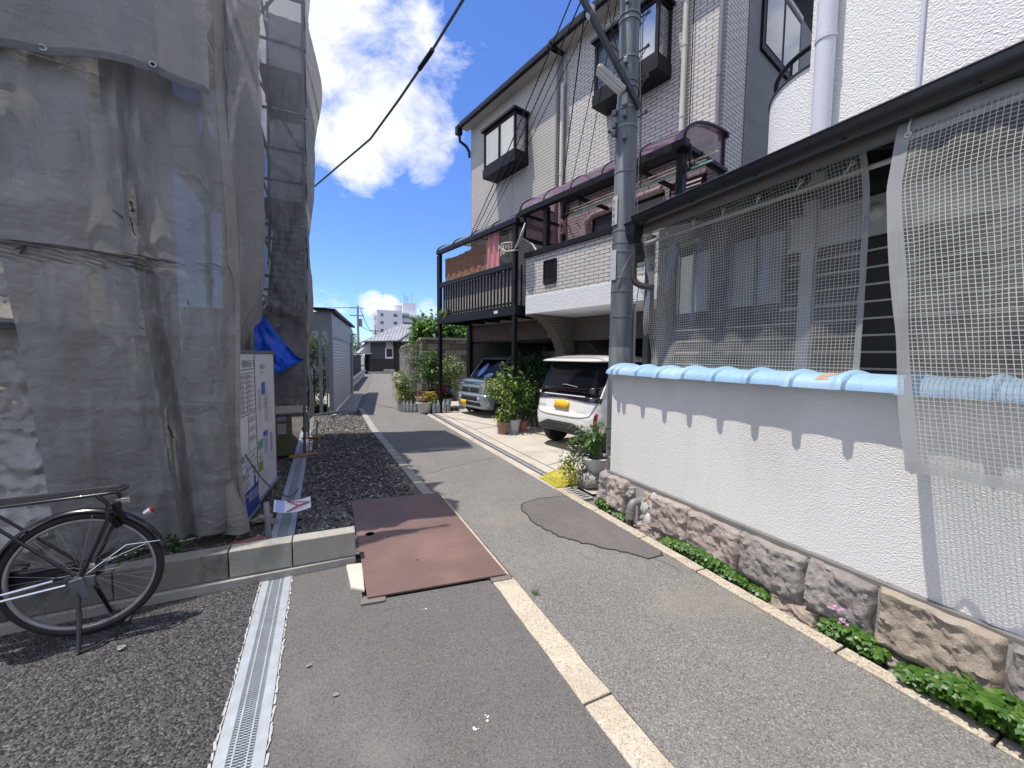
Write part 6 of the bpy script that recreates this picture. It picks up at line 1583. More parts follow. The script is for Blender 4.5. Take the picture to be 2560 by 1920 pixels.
def plant(name, label, cat, base, stems, crowns, lmat, L_, W_, rg, group=None, flowers=None, up=.35):
    t = thing(name, label, cat, base, group=group)
    mb = MB()
    for p in stems: mb.tube(p[0], p[1], 6)
    if stems: mb.build('stem', STEM, t, smooth=True)
    mb = MB()
    for c, r, n in crowns: crown(mb, c, r, n, L_, W_, rg, up=up)
    mb.build('foliage', lmat, t)
    for nm, fm, c, r, n, s in (flowers or []):
        mb = MB()
        for _ in range(n):
            d = rdir(rg, .4); p = Vector(c)+V(d.x*r[0], d.y*r[1], d.z*r[2])
            for k in range(5):
                a = 2*PI*k/5; leaf(mb, p, V(math.cos(a), math.sin(a), .4), V(0,0,1), s, s*.8, .1)
        mb.build(nm, fm, t)
    return t
def pot(label, c, r, h, mat, rim=True, soil=True, square=False, name='plant_pot', group=None, taper=.75):
    t = thing(name, label, 'plant pot', c, group=group); x, y, z = c
    mb = MB()
    pf = [(0,0),(r*taper,0),(r*taper*1.02,.01)]+[(r*lerp(taper,1,k/4), h*k/4*.86) for k in range(1,5)]
    pf += [(r*1.08,h*.86),(r*1.10,h*.98),(r*1.06,h),(r*.95,h),(r*.92,h*.8)] if rim else [(r*1.0,h),(r*.94,h),(r*.9,h*.8)]
    mb.lathe((x,y,z), pf, 28); mb.build('body', mat, t, smooth=False, bevel=0)
    if soil: mb = MB(); mb.lathe((x,y,z+h*.84), [(0,.01),(r*.5,.012),(r*.93,0)], 16); mb.build('soil', EARTH, t)
    return t
rg = random.Random(21)
GP_ = 'potted plants by the driveway'
# --- group of three pots between the van and the white car
pot('brown ribbed pot, leftmost of the three in front of the tall shrubs', (3.30,7.43,.004), .125, .25, TERR2, False)
pot('pale grey bucket-shaped pot between the brown pot and the red pot', (3.56,7.46,.004), .135, .28, POTG, True)
pot('small red clay pot, rightmost of the three in front of the tall shrubs', (3.82,7.55,.004), .105, .22, TERR, True)
plant('potted_shrub', 'lime-green leafy shrub growing from the brown ribbed pot', 'shrub', (3.30,7.43,.2), [([(3.30,7.43,.2),(3.31,7.46,.6),(3.28,7.5,1.05)], [.014,.01,.006])], [((3.36,7.62,.98),(.30,.30,.22),230),((3.34,7.5,.55),(.2,.2,.3),130),((3.29,7.44,.30),(.10,.10,.07),40)], LF3, .085, .045, rg, GP_)
plant('potted_shrub', 'big-leaved pale seedling rising above the lime-green shrub', 'shrub', (3.5,7.7,.2), [([(3.5,7.7,.2),(3.52,7.74,.8),(3.5,7.76,1.28)], [.012,.01,.006])], [((3.46,7.72,1.24),(.18,.18,.12),26)], LF4, .17, .11, rg, GP_)
plant('potted_shrub', 'mid-green shrub growing from the pale grey pot', 'shrub', (3.58,7.48,.22), [([(3.56,7.47,.22),(3.66,7.56,.6),(3.7,7.6,.8)], [.014,.01,.006])], [((3.78,7.55,.72),(.26,.26,.26),240),((3.95,7.6,1.02),(.2,.2,.2),90)], LF1, .08, .045, rg, GP_)
plant('shrub', 'tall dark shrub between the van and the white car', 'shrub', (4.35,7.9,0), [([(4.35,7.9,0),(4.4,7.95,.8),(4.45,8,1.5)], [.03,.02,.01]),([(4.3,8,0),(4.1,8.1,.9),(4.0,8.2,1.4)], [.025,.018,.01])], [((4.25,8.15,1.25),(.42,.40,.42),420),((4.45,7.8,.7),(.4,.35,.5),300),((4.0,8.1,.55),(.3,.3,.4),160)], LF2, .10, .055, rg)
plant('shrub', 'blue-green needle shrub beside the car roof, at the brick pillar', 'shrub', (4.75,8.1,0), [([(4.75,8.1,0),(4.78,8.15,1.3)], [.025,.012])], [((4.75,8.15,1.38),(.26,.25,.2),260),((4.7,8.05,.9),(.3,.3,.3),150)], leafmat('leaf_bluegreen', (.04,.085,.05), (.09,.14,.085)), .07, .022, rg)
# --- pot cluster around the balcony post
pot('large red clay pot behind the yellow flowers at the balcony post', (2.72,11.45,.30), .30, .28, TERR, True)
mb = MB(); mb.obox((2.72,11.5,.15),.5,.4,.28,.2); tag(mb.build('pot_stand', M('dark_stand', (.06,.06,.07), .8), bevel=.01), 'dark crate carrying the large red clay pot', 'crate')
pot('white planter with trailing yellow flowers beside the plastic bottles', (2.50,11.02,.004), .21, .30, POTW, True)
pot('small cream clay pot set on the white planter', (2.43,11.15,.30), .15, .14, M('cream_pot', (.58,.44,.34), .8, 0, .1), True)
pot('grey pail standing on a concrete block beside the bottles', (3.22,11.25,.12), .13, .24, M('pail_grey', (.36,.38,.40), .5), True, False)
t = thing('concrete_block', 'hollow concrete block under the grey pail beside the van', 'concrete block', (3.3,11.2,0))
mb = MB(); mb.obox((3.32,11.16,.06),.42,.14,.115,.06); mb.build('body', CONC, t, bevel=.004)
for k in (-1,0,1): mb = MB(); mb.obox((3.32+.12*k,11.085+.008*k,.06),.075,.01,.07,.06); mb.build('core_hole', DARK, t)
plant('potted_tree', 'tall feathery bamboo-like shrub with bare reddish stems by the block wall', 'shrub', (2.42,11.9,.1), [([(2.38+.03*k,11.9+.03*k,.05),(2.33+.035*k,11.92,.8),(2.28+.05*k,11.95,1.4)], [.012,.011,.007]) for k in range(5)], [((2.36,11.95,1.75),(.27,.27,.22),330),((2.40,11.95,1.42),(.22,.22,.16),150)], leafmat('leaf_nandina', (.055,.10,.03), (.15,.14,.06)), .075, .026, rg, GP_)
plant('potted_shrub', 'glossy broad-leaved shrub in the large red clay pot', 'shrub', (2.75,11.45,.55), [([(2.72,11.45,.5),(2.74,11.5,1.0),(2.7,11.5,1.5)], [.016,.012,.006]),([(2.76,11.45,.5),(2.9,11.5,1.1)], [.013,.007])], [((2.78,11.55,1.5),(.26,.26,.22),200),((2.95,11.5,1.15),(.34,.3,.3),250),((2.60,11.45,1.05),(.24,.22,.24),130)], LF1, .11, .055, rg, GP_)
plant('shrub', 'pale-tipped shrub beside the nose of the van', 'shrub', (3.45,11.9,0), [([(3.45,11.9,0),(3.5,11.95,.8),(3.5,12,1.2)], [.02,.014,.008])], [((3.5,11.9,1.25),(.4,.35,.28),330),((3.4,11.8,.8),(.4,.35,.3),240)], LF4, .10, .05, rg)
plant('shrub', 'light green bushy shrub behind the row of plastic bottles', 'shrub', (2.05,11.75,0), [([(2.05,11.75,0),(2.05,11.8,.5),(2.0,11.8,.9)], [.015,.012,.006])], [((2.05,11.75,.85),(.22,.22,.26),220),((2.12,11.65,.50),(.30,.22,.22),240)], LF3, .085, .042, rg)
YF = M('yellow_petal', (.68,.52,.03), .6, 0, .1); PF = M('pink_petal', (.55,.05,.13), .6, 0, .2, 9); BF = M('blue_petal', (.30,.36,.62), .6, 0, .1); WF = M('white_petal', (.7,.7,.68), .6, 0, .05)
plant('flower_plant', 'yellow-flowered plant trailing over the white planter', 'flower', (2.62,10.98,.25), [], [((2.62,10.95,.36),(.22,.14,.18),150)], LF3, .06, .03, rg, None, [('flower', YF, (2.62,10.93,.38), (.24,.15,.20), 110, .03)])
plant('hydrangea', 'pink hydrangea bush beside the balcony post', 'flower', (3.0,11.4,0), [], [((3.02,11.45,.50),(.24,.2,.26),130)], LF2, .10, .07, rg, None, [('flower_head', PF, (2.99,11.14,.66), (.10,.08,.09), 80, .04),('flower_head', PF, (3.10,11.10,.58), (.08,.07,.07), 60, .04),('flower_head', WF, (2.97,11.08,.42), (.04,.04,.03), 14, .03)])
plant('hydrangea', 'blue hydrangea bush in front of the van bumper', 'flower', (3.28,11.5,0), [], [((3.28,11.55,.45),(.2,.18,.22),100)], LF2, .10, .07, rg, None, [('flower_head', BF, (3.30,11.12,.54), (.07,.06,.06), 60, .036),('flower_head', BF, (3.2,11.2,.60), (.06,.05,.05), 36, .03)])
# row of big water bottles
BOT = clearmat('bottle_plastic', (.88,.92,.93), .45, .06, 1.0, (.52,.57,.59)); CAP_ = M('bottle_cap', (.60,.62,.65), .5)
def bottle(c):
    t = thing('water_bottle', 'clear square two litre water bottle in the row along the lane edge', 'bottle', c, group='water bottles along the lane edge'); x, y, z = c
    mb = MB(); mb.lathe(c, [(0,0),(.046,0),(.05,.012),(.05,.07),(.047,.08),(.05,.09),(.05,.15),(.047,.16),(.05,.17),(.05,.205),(.035,.255),(.016,.285),(.015,.30)], 14); mb.build('body', BOT, t, smooth=True)
    mb = MB(); mb.lathe((x,y,z+.295), [(.0165,0),(.0165,.02),(0,.021)], 12); mb.build('cap', CAP_, t)
    return t
b0 = bottle((2.02,11.38,.004)); 
for k, (x, y) in enumerate(((2.10,11.30),(2.19,11.24),(2.29,11.19),(1.98,11.50),(1.97,11.62),(1.96,11.75),(1.97,11.88))): dup(b0, (x, y, .004), k*.7)
for (x, y, lab) in ((2.72,10.80,'clear water bottle leaning half hidden by the yellow flowers'),(2.83,10.78,'clear water bottle just left of the balcony post'),(3.0,10.79,'tall clear water bottle just right of the balcony post'),(3.11,10.80,'tall clear water bottle beside the grey pail')):
    dup(b0, (x, y, .004), x, lab, 1.15)
# --- planter and flowers at the corner of the white wall
t = pot('white bowl planter on a stone at the corner of the white wall', (3.03,3.98,.19), .18, .18, POTW, True, taper=.6)
mb = MB(); mb.blob((3.0,4.0,.08),.22,.24,.12,10,8,.2,rg); tag(mb.build('stone', ST[1], smooth=True), 'flat grey stone under the white bowl planter', 'stone')
t = thing('leafy_plant', 'broad glossy-leaved plant in the white bowl planter', 'plant', (3.0,3.98,.35)); mb = MB(); ms = MB()
for k in range(58):
    a = rg.uniform(0,2*PI); r = rg.uniform(.02,.17); h = rg.uniform(.12,.40); b_ = V(3.02+.04*math.cos(a),3.98+.04*math.sin(a),.36); tip = V(3.0+r*1.25*math.cos(a)-.02,4.0+r*1.25*math.sin(a),.38+h)
    ms.tube([b_, vl(b_,tip,.5)+V(0,0,.03), tip], .004, 4); d = V(math.cos(a), math.sin(a), rg.uniform(-.3,.6)); leaf(mb, tip, d, V(-d.x,-d.y,1.2), rg.uniform(.11,.19), rg.uniform(.05,.08), .35)
mb.build('foliage', leafmat('leaf_glossy', (.03,.09,.018), (.075,.16,.03), .28), t); ms.build('stalk', GST, t)
plant('flower_plant', 'small white-flowered bush spilling over the yellow net', 'flower', (2.84,4.05,.0), [], [((2.83,4.10,.24),(.19,.17,.20),330),((2.86,4.10,.46),(.12,.1,.08),70)], leafmat('leaf_small', (.05,.10,.025), (.16,.20,.08)), .045, .022, rg, None, [('flower', WF, (2.81,4.06,.28), (.19,.17,.22), 75, .015)])
YN = clearmat('yellow_net', (.85,.80,.2), .5, .5, .3, (.50,.46,.05))
def ynet(u, v):
    a = V(2.50,4.40,.01); b = V(2.80,4.22,.30)
    x = lerp(2.52,2.83,u); y = lerp(4.50,4.06,v)-.06*u
    h = .02+.26*(u**1.2)*math.sin(PI*min(1,max(0,v*.85+.1)))+.03*fb(V(u*5,v*6,2),3)
    return V(x+.03*fb(V(v*5,u*3,7),3), y, max(.012,h))
mb = MB(); mb.grid(ynet, 30, 30); tag(mb.build('yellow_net', YN, smooth=True), 'yellow garbage net heaped at the corner beside the driveway gutter', 'net')
t = thing('drain_cover', 'dark drain opening under the yellow net at the kerb', 'drain cover', (2.68,3.9,0)); mb = MB(); mb.box(2.60,2.74,3.62,4.05,-.04,.006); mb.build('frame', CONC, t); mb = MB()
for k in range(6): mb.box(2.62,2.72,3.66+.06*k,3.69+.06*k,.0065,.0075)
mb.build('slots', DARK, t)
# --- clover growing between kerb and stones
def clover(label, y0, y1, h, n, spread, fl=None, z0=-.04):
    t = thing('clover', label, 'clover', (2.62,(y0+y1)/2,0), group='clover clumps along the stone footing'); mb = MB(); ms = MB()
    for _ in range(n):
        v = rg.random(); y = lerp(y0, y1, v); env = math.sin(PI*min(1,max(0,v*.9+.08)))**.5
        hh = h*env*rg.uniform(.25,1.0); x = 2.635-spread*rg.random()*(.4+.6*hh/h)+.02
        p = V(x, y, max(.005,hh)); ms.tube([V(2.63,y+rg.uniform(-.02,.02),z0), V((2.63+x)/2,y,hh*.6), p], .0012, 3, False)
        a0 = rg.uniform(0,6.3); s = rg.uniform(.024,.044); tilt = V(rg.uniform(-.45,.1)-.15, rg.uniform(-.4,.2)-.1, 1).normalized()
        e1 = tilt.orthogonal().normalized(); e2 = tilt.cross(e1)
        for k in range(3):
            a = a0+2*PI*k/3; d = e1*math.cos(a)+e2*math.sin(a); q_ = tilt.cross(d); dr = -tilt*.18
            # heart-shaped leaflet
            c0 = mb.vert(p); L1 = mb.vert(p+(d*.55+q_*.52+dr*.6)*s); R1 = mb.vert(p+(d*.55-q_*.52+dr*.6)*s); L2 = mb.vert(p+(d*1.05+q_*.46+dr*1.5)*s); R2 = mb.vert(p+(d*1.05-q_*.46+dr*1.5)*s); nt_ = mb.vert(p+(d*.88+dr*.7)*s); mid_ = mb.vert(p+(d*.5+dr*.1)*s)
            for f in ((c0,L1,mid_),(L1,L2,nt_,mid_),(c0,mid_,R1),(mid_,nt_,R2,R1)): mb.face(f)
    mb.build('foliage', LFC, t); ms.build('stalks', GST, t)
    for (fx, fy, fz, k2) in (fl or []):
        mb = MB()
        for j in range(k2):
            p = V(fx+rg.gauss(0,.008), fy+rg.gauss(0,.016), fz+rg.gauss(0,.006))
            for k in range(5): a = 2*PI*k/5; leaf(mb, p, V(math.cos(a)-.4,math.sin(a)-.3,.5), V(-.3,-.3,1), .010, .008, .1)
        mb.build('flower', M('clover_pink', (.55,.24,.50), .6) if 'clover_pink' not in bpy.data.materials else bpy.data.materials['clover_pink'], t)
        mb = MB(); mb.tube([(2.63,fy,0),(fx,fy,fz)], .0015, 4); mb.build('flower_stalk', GST, t)
clover('dense clover clump filling the bottom right corner of the photo', .20, .885, .17, 380, .18)
clover('clover clump with two pink flower heads standing above it', .985, 1.25, .125, 150, .075, [(2.60,1.20,.185,7),(2.60,1.14,.135,8)])
clover('small clover tail at the near end of the long clover row', 1.60, 1.70, .05, 26, .04)
clover('long clover row below the middle footing stones', 1.74, 2.48, .10, 240, .065)
clover('little clover tuft at the far corner stone, with tiny mauve flowers', 3.22, 3.42, .11, 60, .05, [(2.60,3.36,.13,4)])
clover('tiny clover sprig right beside the grey elbow pipe', 3.02, 3.10, .05, 14, .03)
t = thing('weed', 'small weed growing from the crack beside the cream kerb stone', 'weed', (1.27,2.28,0)); mb = MB()
for k in range(26):
    a = rg.uniform(0,6.3); leaf(mb, V(1.262+rg.gauss(0,.008),2.28+rg.gauss(0,.01),.0), V(math.cos(a),math.sin(a),rg.uniform(.1,.9)), V(0,0,1), rg.uniform(.02,.035), .008, .2)
mb.build('foliage', LF1, t)
t = thing('weed', 'dark weed growing behind the low block wall, seen through the bicycle wheel', 'weed', (-1.05,3.42,.2)); mb = MB(); crown(mb, (-1.08,3.42,.24), (.20,.06,.06), 90, .05, .02, rg); mb.build('foliage', LF2, t)

p_ = hw(-.30,.0,2.66)
plant('balcony_plant', 'little green plant trailing over the corner of the black balcony floor', 'plant', tuple(p_), [], [((p_.x,p_.y,p_.z+.05),(.12,.32,.10),90)], LF3, .08, .045, rg)
# ================================================================== BACKGROUND
# steel garage with a roller shutter on the left
HG = V(.21,11.42,0); HD = V(1.10-.21,17.88-11.42,0); HL = HD.length; HD.normalize(); HN = V(HD.y,-HD.x,0)
MH = Matrix((HD, HN, V(0,0,1))).transposed()
gt = thing('steel_garage', 'grey steel garage with a ribbed roller shutter beyond the scaffold', 'garage', tuple(HG))
def gp(a, o, z): return HG+HD*a+HN*o+V(0,0,z)
GST_ = M('garage_steel', (.27,.30,.34), .45, .4, .14, 2.5); RIB_ = M('shutter_steel', (.54,.53,.495), .5, .1, .1, 2); CLAD = bricks('cladding', (.43,.43,.43), (.41,.41,.41), (.22,.22,.22), 1.4, .06, .006, .5, .0, .4)
def gbox(name, a0, a1, o0, o1, z0, z1, mat, par=gt, bevel=0):
    mb = MB(); mb.obox(gp((a0+a1)/2,(o0+o1)/2,(z0+z1)/2), a1-a0, o1-o0, z1-z0, M=MH); return mb.build(name, mat, par, bevel=bevel)
gbox('post', 0,.10,-.10,.0,0,2.68,GST_); gbox('post', HL-.7,HL-.5,-.10,.02,0,2.4,GST_)
gbox('post', .02,.10,-.34,-.26,0,2.2,GST_)
gbox('upper_panel', .10,HL,-.06,-.02,2.05,2.66,CLAD)
gbox('end_panel', .015,.045,-3.2,-.10,2.20,2.68,GST_)
gbox('end_wall', HL,HL+.05,-3.2,0,0,2.6,GST_)
gbox('side_wall', 0.0,HL,-3.25,-3.2,0,2.6,GST_)
mb = MB()
def shut(u, v): return gp(lerp(.14,HL-.7,u), -.06+.018*abs(math.sin(v*PI*23)), lerp(0,2.05,v))
mb.grid(shut, 1, 138); mb.build('shutter', RIB_, gt)
mb = MB(); mb.prism([gp(-.12,.10,2.70),gp(-.12,-.42,2.72),gp(-.12,-.42,2.78),gp(-.12,.10,2.76)], HD*(HL+.2)); mb.build('roof', ROOF, gt)
mb = MB(); mb.tube([gp(.05,-.26,2.1),gp(.05,-.16,1.95),gp(.05,-.15,.1)], .018, 8); mb.build('downpipe', GST_, gt, smooth=True)
mb = MB(); mb.box(-3.0,.2,11.6,16.5,0,.1); mb.build('floor', CONC, gt)
rg = random.Random(31)
plant('bush', 'tall clipped bush inside the open end of the steel garage', 'bush', (-.25,12.3,0), [([(-.25,12.3,0),(-.25,12.3,1.2)], [.03,.02])], [((-.25,12.2,1.70),(.42,.3,.42),600),((-.22,12.2,1.1),(.42,.3,.55),600),((-.3,12.3,.5),(.35,.2,.4),300)], LF2, .075, .035, rg)
plant('bush', 'paler foliage colouring in the sunlit top of the garage bush', 'bush', (-.35,12.0,1.7), [], [((-.30,12.0,1.95),(.2,.2,.25),170)], LF4, .07, .03, rg)  # paler leaf colour paints the sunlit bush top
tt = thing('hand_cart', 'dark cart handle leaning inside the open garage end', 'cart', (.02,11.8,0)); mb = MB(); mb.tube([(-.12,11.7,.05),(.03,11.75,.75),(.08,11.8,.85)], .02, 6); mb.obox((-.15,11.8,.15),.4,.4,.2); mb.build('frame', BLK, tt)
# concrete ramp and strip in front of the garage
mb = MB(); mb.prism([gp(-.1,.0,-.02),gp(HL-.6,.0,-.02),gp(HL-.6,.42,-.02),gp(.5,.50,-.02)], (0,0,.03)); tag(mb.build('garage_ramp', CONC), kind='structure')
# dark board fence further on
ft = thing('board_fence', 'low dark board fence with a pale low rail beyond the garage', 'fence', (1.4,21,0))
FA = V(1.35,19.0,0); FB = V(2.98,31.4,0)
def fpz(t, o, z): d = (FB-FA).normalized(); return vl(FA,FB,t)+V(d.y,-d.x,0)*o+V(0,0,z)
mb = MB(); mb.hexa([fpz(0,-.55,0),fpz(1,-.55,0),fpz(1,-.50,0),fpz(0,-.50,0),fpz(0,-.55,1.42),fpz(1,-.55,1.42),fpz(1,-.50,1.42),fpz(0,-.50,1.42)]); mb.build('boards', bricks('dark_boards', (.035,.036,.04), (.05,.05,.055), (.012,.012,.012), .12, 3, .012), ft)
for k in range(9): mb = MB(); mb.bar(fpz(k/8,-.3,0), fpz(k/8,-.3,.42), .10,.10); mb.build('rail_post', WST, ft)
mb = MB()
mb.bar(fpz(0,-.3,.46), fpz(1,-.3,.46), .10,.09); mb.bar(fpz(0,-.3,.16), fpz(1,-.3,.16), .10,.08); mb.build('low_rail', WST, ft)
mb = MB(); mb.bar(fpz(0,-.52,1.45), fpz(1,-.52,1.45), .12,.05); mb.build('cap_board', BLK, ft)
# traditional house at the bend
th = thing('wooden_house', 'old dark wooden house with a grey tiled roof at the bend of the lane', 'house', (4.5,36,0))
DKW = M('weathered_boards', (.035,.032,.03), .85, 0, .3, 8, stretch=(6,6,.4)); PLG = M('grey_plaster', (.36,.37,.38), .9, 0, .1)
KAW = bricks('kawara', (.40,.41,.43), (.30,.31,.33), (.10,.10,.11), .28, .24, .03, .5, .0, .8, .3)
mb = MB(); mb.box(3.62,5.52,36,42,.12,1.25); mb.build('lower_boards', DKW, th)
mb = MB(); mb.box(3.66,5.50,36.02,42,1.25,2.75); mb.build('wall', M('dark_plaster', (.07,.07,.075), .9, 0, .2), th)
mb = MB(); mb.box(4.86,5.44,35.95,36.03,1.25,2.7); mb.build('plaster_panel', PLG, th)
mb = MB(); mb.box(5.53,9.0,36.3,42,0,2.9); mb.build('side_wall', DKW, th)
mb = MB(); mb.box(4.80,5.42,35.90,35.96,1.28,2.15); w_ = mb.build('window', WHT, th)
mb = MB(); mb.box(4.90,5.38,35.88,35.91,1.42,2.12); mb.build('pane', DARK, w_)
mb = MB(); mb.box(3.4,4.66,35.6,36,0,.16); mb.box(4.66,5.55,35.7,36,0,.36); mb.build('stone_step', EDG, th)
mb = MB()
A_ = [V(2.95,35.3,2.62),V(5.9,35.3,2.75),V(8.6,39.0,4.5),V(6.9,39.0,4.55)]
mb.poly(A_, [(0,0),(3,0),(4.6,4),(2.8,4)]); mb.poly([A_[0],V(2.95,44,2.62),V(6.9,44,4.55),A_[3]], [(0,0),(8,0),(8,4),(4,4)]); mb.poly([A_[1],V(10,36,2.8),V(11,39,4.5),A_[2]], [(0,0),(4,0),(5,4),(0,4)])
mb.build('roof', KAW, th, solid=.08)
mb = MB(); mb.tube([A_[3]+V(0,0,.08),A_[2]+V(2,0,.08)], .14, 8); mb.tube([A_[1]+V(0,0,.06),vl(A_[1],A_[2],.55)+V(.1,0,.1)], .11, 8); mb.tube([A_[0]+V(0,0,.05),A_[1]+V(0,0,.05)], .05, 8); mb.build('ridge', M('ridge_tile', (.10,.105,.11), .5), th, smooth=True)
mb = MB(); mb.prism([V(2.62,35.4,1.72),V(3.62,36,2.70),V(3.62,36,1.72)], (0,5,0)); mb.build('lean_to', PLG, th)
mb = MB(); mb.prism([V(2.4,35.2,1.60),V(3.66,35.2,1.66),V(3.66,35.2,1.72),V(2.4,35.2,1.66)], (0,6,0)); mb.build('lean_to_roof', M('pale_tin', (.5,.52,.54), .5), th)
mb = MB(); mb.tube([(5.0,35.4,2.62),(5.2,35.75,2.5),(5.46,35.92,2.35),(5.48,35.92,1.3)], .025, 6); mb.build('downpipe', PLG, th)
# more roofs on the left behind the fence
for (x, y, wx, wy_, h, lab) in ((1.6,38,2.0,6,2.1,'low grey-roofed shed behind the dark board fence'),(1.0,60,5.5,8,5.0,'tiled house roof showing beyond the wooden poles')):
    tt = thing('house', lab, 'house', (x,y,0)); mb = MB(); mb.box(x-wx/2,x+wx/2,y,y+wy_,0,h-.6); mb.build('wall', PLG, tt); mb = MB(); mb.prism([V(x-wx/2-.4,y-.4,h-.6),V(x+wx/2+.4,y-.4,h-.6),V(x,y-.4,h+.5)], (0,wy_+.8,0)); mb.build('roof', KAW, tt)
tr = lambda name, label, c, cr_, tp, n, lm, L_, W_: plant(name, label, 'tree', (c[0],c[1],0), [([(c[0],c[1],0),(c[0]+.1,c[1],c[2]*.5),(c[0],c[1]+.05,c[2])], [.12,.08,.04]),([(c[0]+.05,c[1],c[2]*.45),(c[0]+cr_[0]*.5,c[1],c[2])], [.05,.02]),([(c[0]+.05,c[1],c[2]*.5),(c[0]-cr_[0]*.5,c[1]+.1,c[2]*1.02)], [.05,.02])], [(c, cr_, n)], lm, L_, W_, rg)
tr('tree', 'round green tree behind the board fence, left of the wooden house', (2.6,40,2.2), (.9,.9,.8), 0, 300, LF1, .25, .12)
tr('tree', 'darker tree further back beside the far utility pole', (1.9,46,3.0), (1.2,1.2,.9), 0, 300, LF2, .28, .14)
# garden wall of concrete blocks on the right
gw = thing('block_wall', 'tall weathered concrete block wall curving along the lane', 'wall', (3,13.5,0))
BLKW = bricks('old_blocks', (.25,.222,.185), (.085,.078,.068), (.07,.065,.058), .40, .20, .012, .9, .5, .7, .35)
WA = V(3.02,13.6,0); WB = V(4.55,26.5,0); WC = V(4.98,29.8,0); WD = V(6.4,13.62,0)
mb = MB()
def wseg(a, b, h0, h1, th_=.14):
    d = (b-a).normalized(); n_ = V(-d.y,d.x,0); L_ = (b-a).length
    P = [a, b, b-n_*th_, a-n_*th_]
    i0 = len(mb.f); mb.hexa([p for p in P]+[P[0]+V(0,0,h0),P[1]+V(0,0,h1),P[2]+V(0,0,h1),P[3]+V(0,0,h0)])
    mb.uv[i0+2] = [(0,0),(L_,0),(L_,h1),(0,h0)]; mb.uv[i0+4] = [(0,0),(L_,0),(L_,h0),(0,h1)]
wseg(WA, WB, 2.14, 2.06); wseg(WB, WC, 2.06, 1.72); wseg(WD, WA+V(.1,0,0), 2.16, 2.13)
mb.build('masonry', BLKW, gw)
mb = MB(); d = (WB-WA).normalized(); n_ = V(-d.y,d.x,0)
mb.bar(WA-n_*.07+V(0,0,2.17), WB-n_*.07+V(0,0,2.09), .22,.07); mb.bar(WB-n_*.07+V(0,0,2.09), WC-n_*.07+V(0,0,1.75), .22,.07); mb.bar(WD+V(0,.07,2.19), WA+V(.0,.07,2.165), .22,.07); mb.build('coping', CONC, gw)
mb = MB(); lowr = [(2.22,13.3),(2.36,15.2),(3.36,22),(4.66,31)]
for (a, b) in zip(lowr[:-1], lowr[1:]):
    mb.hexa([V(a[0],a[1],0),V(b[0],b[1],0),V(b[0]+.5,b[1],0),V(a[0]+.5,a[1],0),V(a[0]+.08,a[1],.42),V(b[0]+.08,b[1],.30),V(b[0]+.5,b[1],.30),V(a[0]+.5,a[1],.42)])
mb.build('stone_foot', bricks('foot_stone', (.36,.29,.25), (.26,.23,.21), (.12,.11,.1), .5, .3, .02, .9, .5, .8, .25), gw)
mb = MB()
a_, b_ = V(2.30,13.3,.43), V(3.35,21.5,.40)
mb.bar(a_+V(.1,0,.0), b_+V(.1,0,0), .06,.05); mb.tube([a_+V(.05,0,.45),a_+V(.35,1.3,.25),b_+V(.15,0,.1)], .025, 6); mb.build('cap_strip', CONC, gw)
PERS = leafmat('leaf_persimmon', (.05,.125,.02), (.15,.24,.06), .3, .35)
for (c, r, n, lab) in (((3.95,15.0,2.42),(1.0,.75,.5),700,'bright green large-leaved tree overhanging the block wall, left part'),((5.2,15.6,2.45),(.95,.8,.5),700,'bright green large-leaved tree behind the balcony post'),((6.2,17.6,2.6),(1.0,.9,.6),420,'bright green tree behind the wall, furthest right')):
    plant('leafy_tree', lab, 'tree', (c[0],c[1],0), [([(c[0],c[1],0),(c[0]+.05,c[1],1.2),(c[0],c[1],2.2)], [.09,.07,.03]),([(c[0]+.02,c[1],1.1),(c[0]+r[0]*.6,c[1],2.3)], [.05,.015]),([(c[0]+.02,c[1],1.2),(c[0]-r[0]*.6,c[1]-.1,2.3)], [.05,.015])], [(c, r, int(n*1.5))], PERS, .24, .13, rg, 'leafy trees behind the block wall')
# apartment block far away
ap = thing('apartment_block', 'white apartment block with a rooftop tower and antennas, far away', 'building', (15,100,0))
APW = M('white_render', (.66,.66,.70), .8, 0, .05); APD = M('window_and_shade_band', (.14,.15,.17), .6)
def apt(x, z): return None
Y0 = 100.0
mb = MB(); mb.box(11.60,17.45,Y0,Y0+11,0,12.2); mb.build('wall', APW, ap)
mb = MB(); mb.box(17.5,24.5,Y0+6,Y0+17,0,12.0); mb.build('wing', APW, ap)
mb = MB(); mb.box(17.45,19.3,Y0+1.0,Y0+6,0,11.9); mb.build('stair_wing', M('grey_render', (.50,.50,.53), .8), ap)
for z in (11.1,9.25,7.4,5.6):
    for x in (12.75,15.85):
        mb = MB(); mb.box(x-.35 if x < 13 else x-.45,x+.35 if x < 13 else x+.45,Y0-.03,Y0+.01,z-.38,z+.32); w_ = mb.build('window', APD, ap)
    mb = MB(); mb.box(17.5,19.35,Y0+.93,Y0+1.01,z-.45,z+.25); mb.box(19.55,23.9,Y0+5.9,Y0+6.0,z-.45,z+.25); mb.build('recess_shade', APD, ap)  # flat dark strips paint the shade inside the balcony recesses
    mb = MB(); mb.box(11.1,11.6,Y0+.6,Y0+5,z-.75,z-.05); mb.build('side_balcony', APW, ap)
    mb = MB(); mb.box(17.7,23.9,Y0+5.2,Y0+6.0,z-1.25,z-.5); mb.build('balcony', APW, ap)
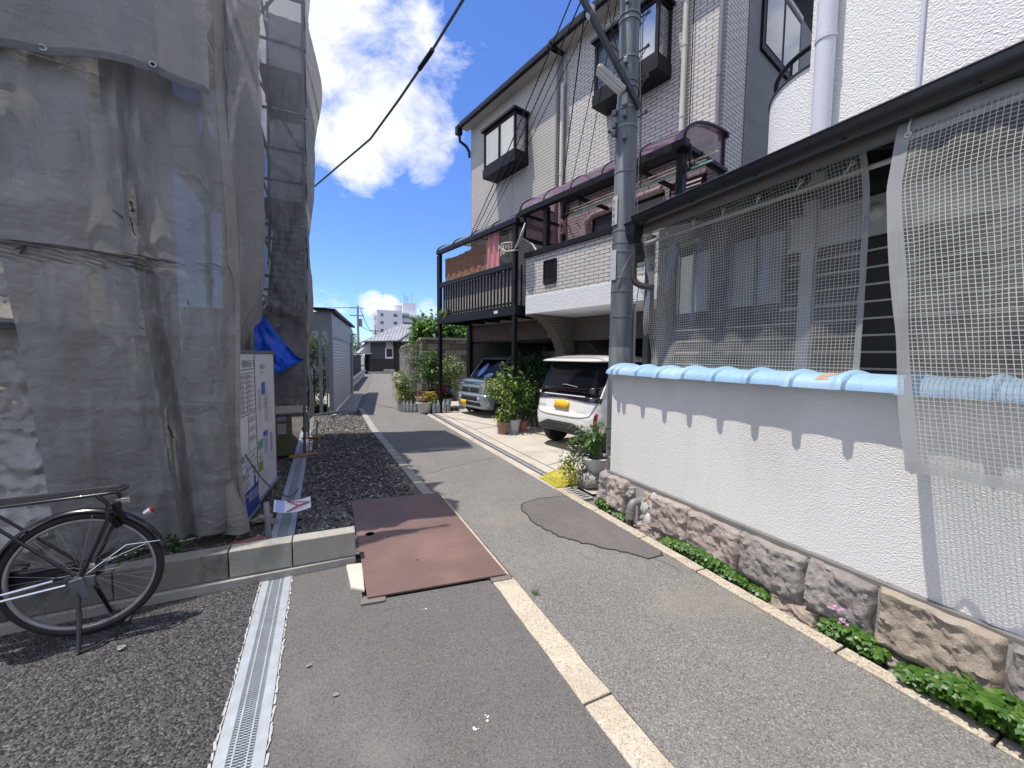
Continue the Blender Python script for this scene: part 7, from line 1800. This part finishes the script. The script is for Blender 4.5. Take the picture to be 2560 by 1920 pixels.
mb = MB(); mb.box(19.0,22.4,Y0+8,Y0+12,12,15.3); mb.prism([(21.6,Y0+7.9,12),(22.5,Y0+7.9,12),(21.0,Y0+7.9,14.4),(20.7,Y0+7.9,14.4)], (0,.4,0)); mb.build('roof_tower', APW, ap)
mb = MB(); mb.lathe((17.0,Y0+4,12.2), [(0,0),(.3,0),(1.05,.5),(1.1,1.8),(0,2.1)], 12); mb.build('water_tank', APW, ap)
mb = MB()
for x, h in ((19.7,18.0),(20.3,17.2),(21.6,17.9)): mb.bar((x,Y0+9,15.3),(x,Y0+9,h),.09)
for z in (16.0,16.5,17.0): mb.bar((19.5,Y0+9,z),(20.9,Y0+9,z),.06)
mb.build('antenna', M('antenna_grey', (.25,.26,.28), .5), ap)
# far utility poles and wires
def fpole(x, y, h, lab, arms):
    tt = thing('utility_pole', lab, 'utility pole', (x,y,0), group='far utility poles'); mb = MB(); mb.tube([(x,y,0),(x,y,h)], [.13,.09], 10); mb.build('shaft', M('far_pole', (.27,.27,.28), .8) if 'far_pole' not in bpy.data.materials else bpy.data.materials['far_pole'], tt, smooth=True)
    for z in arms: mb = MB(); mb.bar((x-.7,y,z),(x+.5,y,z),.08); mb.build('crossarm', SCAF, tt)
    if len(arms) > 1: mb = MB(); mb.tube([(x+.22,y,h-1.9),(x+.22,y,h-1.2)], .16, 10); mb.build('transformer', SCAF, tt)
cpos = co.matrix_world.translation
fpole(2.95,40,6.1,'far concrete utility pole with a transformer, left of the wooden house',(5.9,5.2)); fpole(6.7,60,5.3,'second far utility pole, shorter, beside the apartment block',(5.0,))
wire('wire', 'far wire running between the two far poles', [V(3.2,40,5.8),V(6.7,60,4.9)], .03, sag=.8); wire('wire', 'far wire running left from the far concrete pole', [V(2.3,40,5.9),V(-6,34,5.6)], .025, sag=.3)
wire('wire', 'far wire running right below the apartment block windows', [V(6.7,60,4.95),V(22,75,5.5)], .03, sag=.5); wire('wire', 'second far wire from the concrete pole to the right', [V(3.2,40,4.2),V(12,70,4.6)], .025, sag=.4)
# other side of the street, behind the camera: houses that shade and reflect
bt_ = thing('house', 'plain house behind the camera', 'house', (-2,-16,0)); mb = MB(); mb.box(-9,9,-22,-14,0,6); mb.build('wall', PLG, bt_)
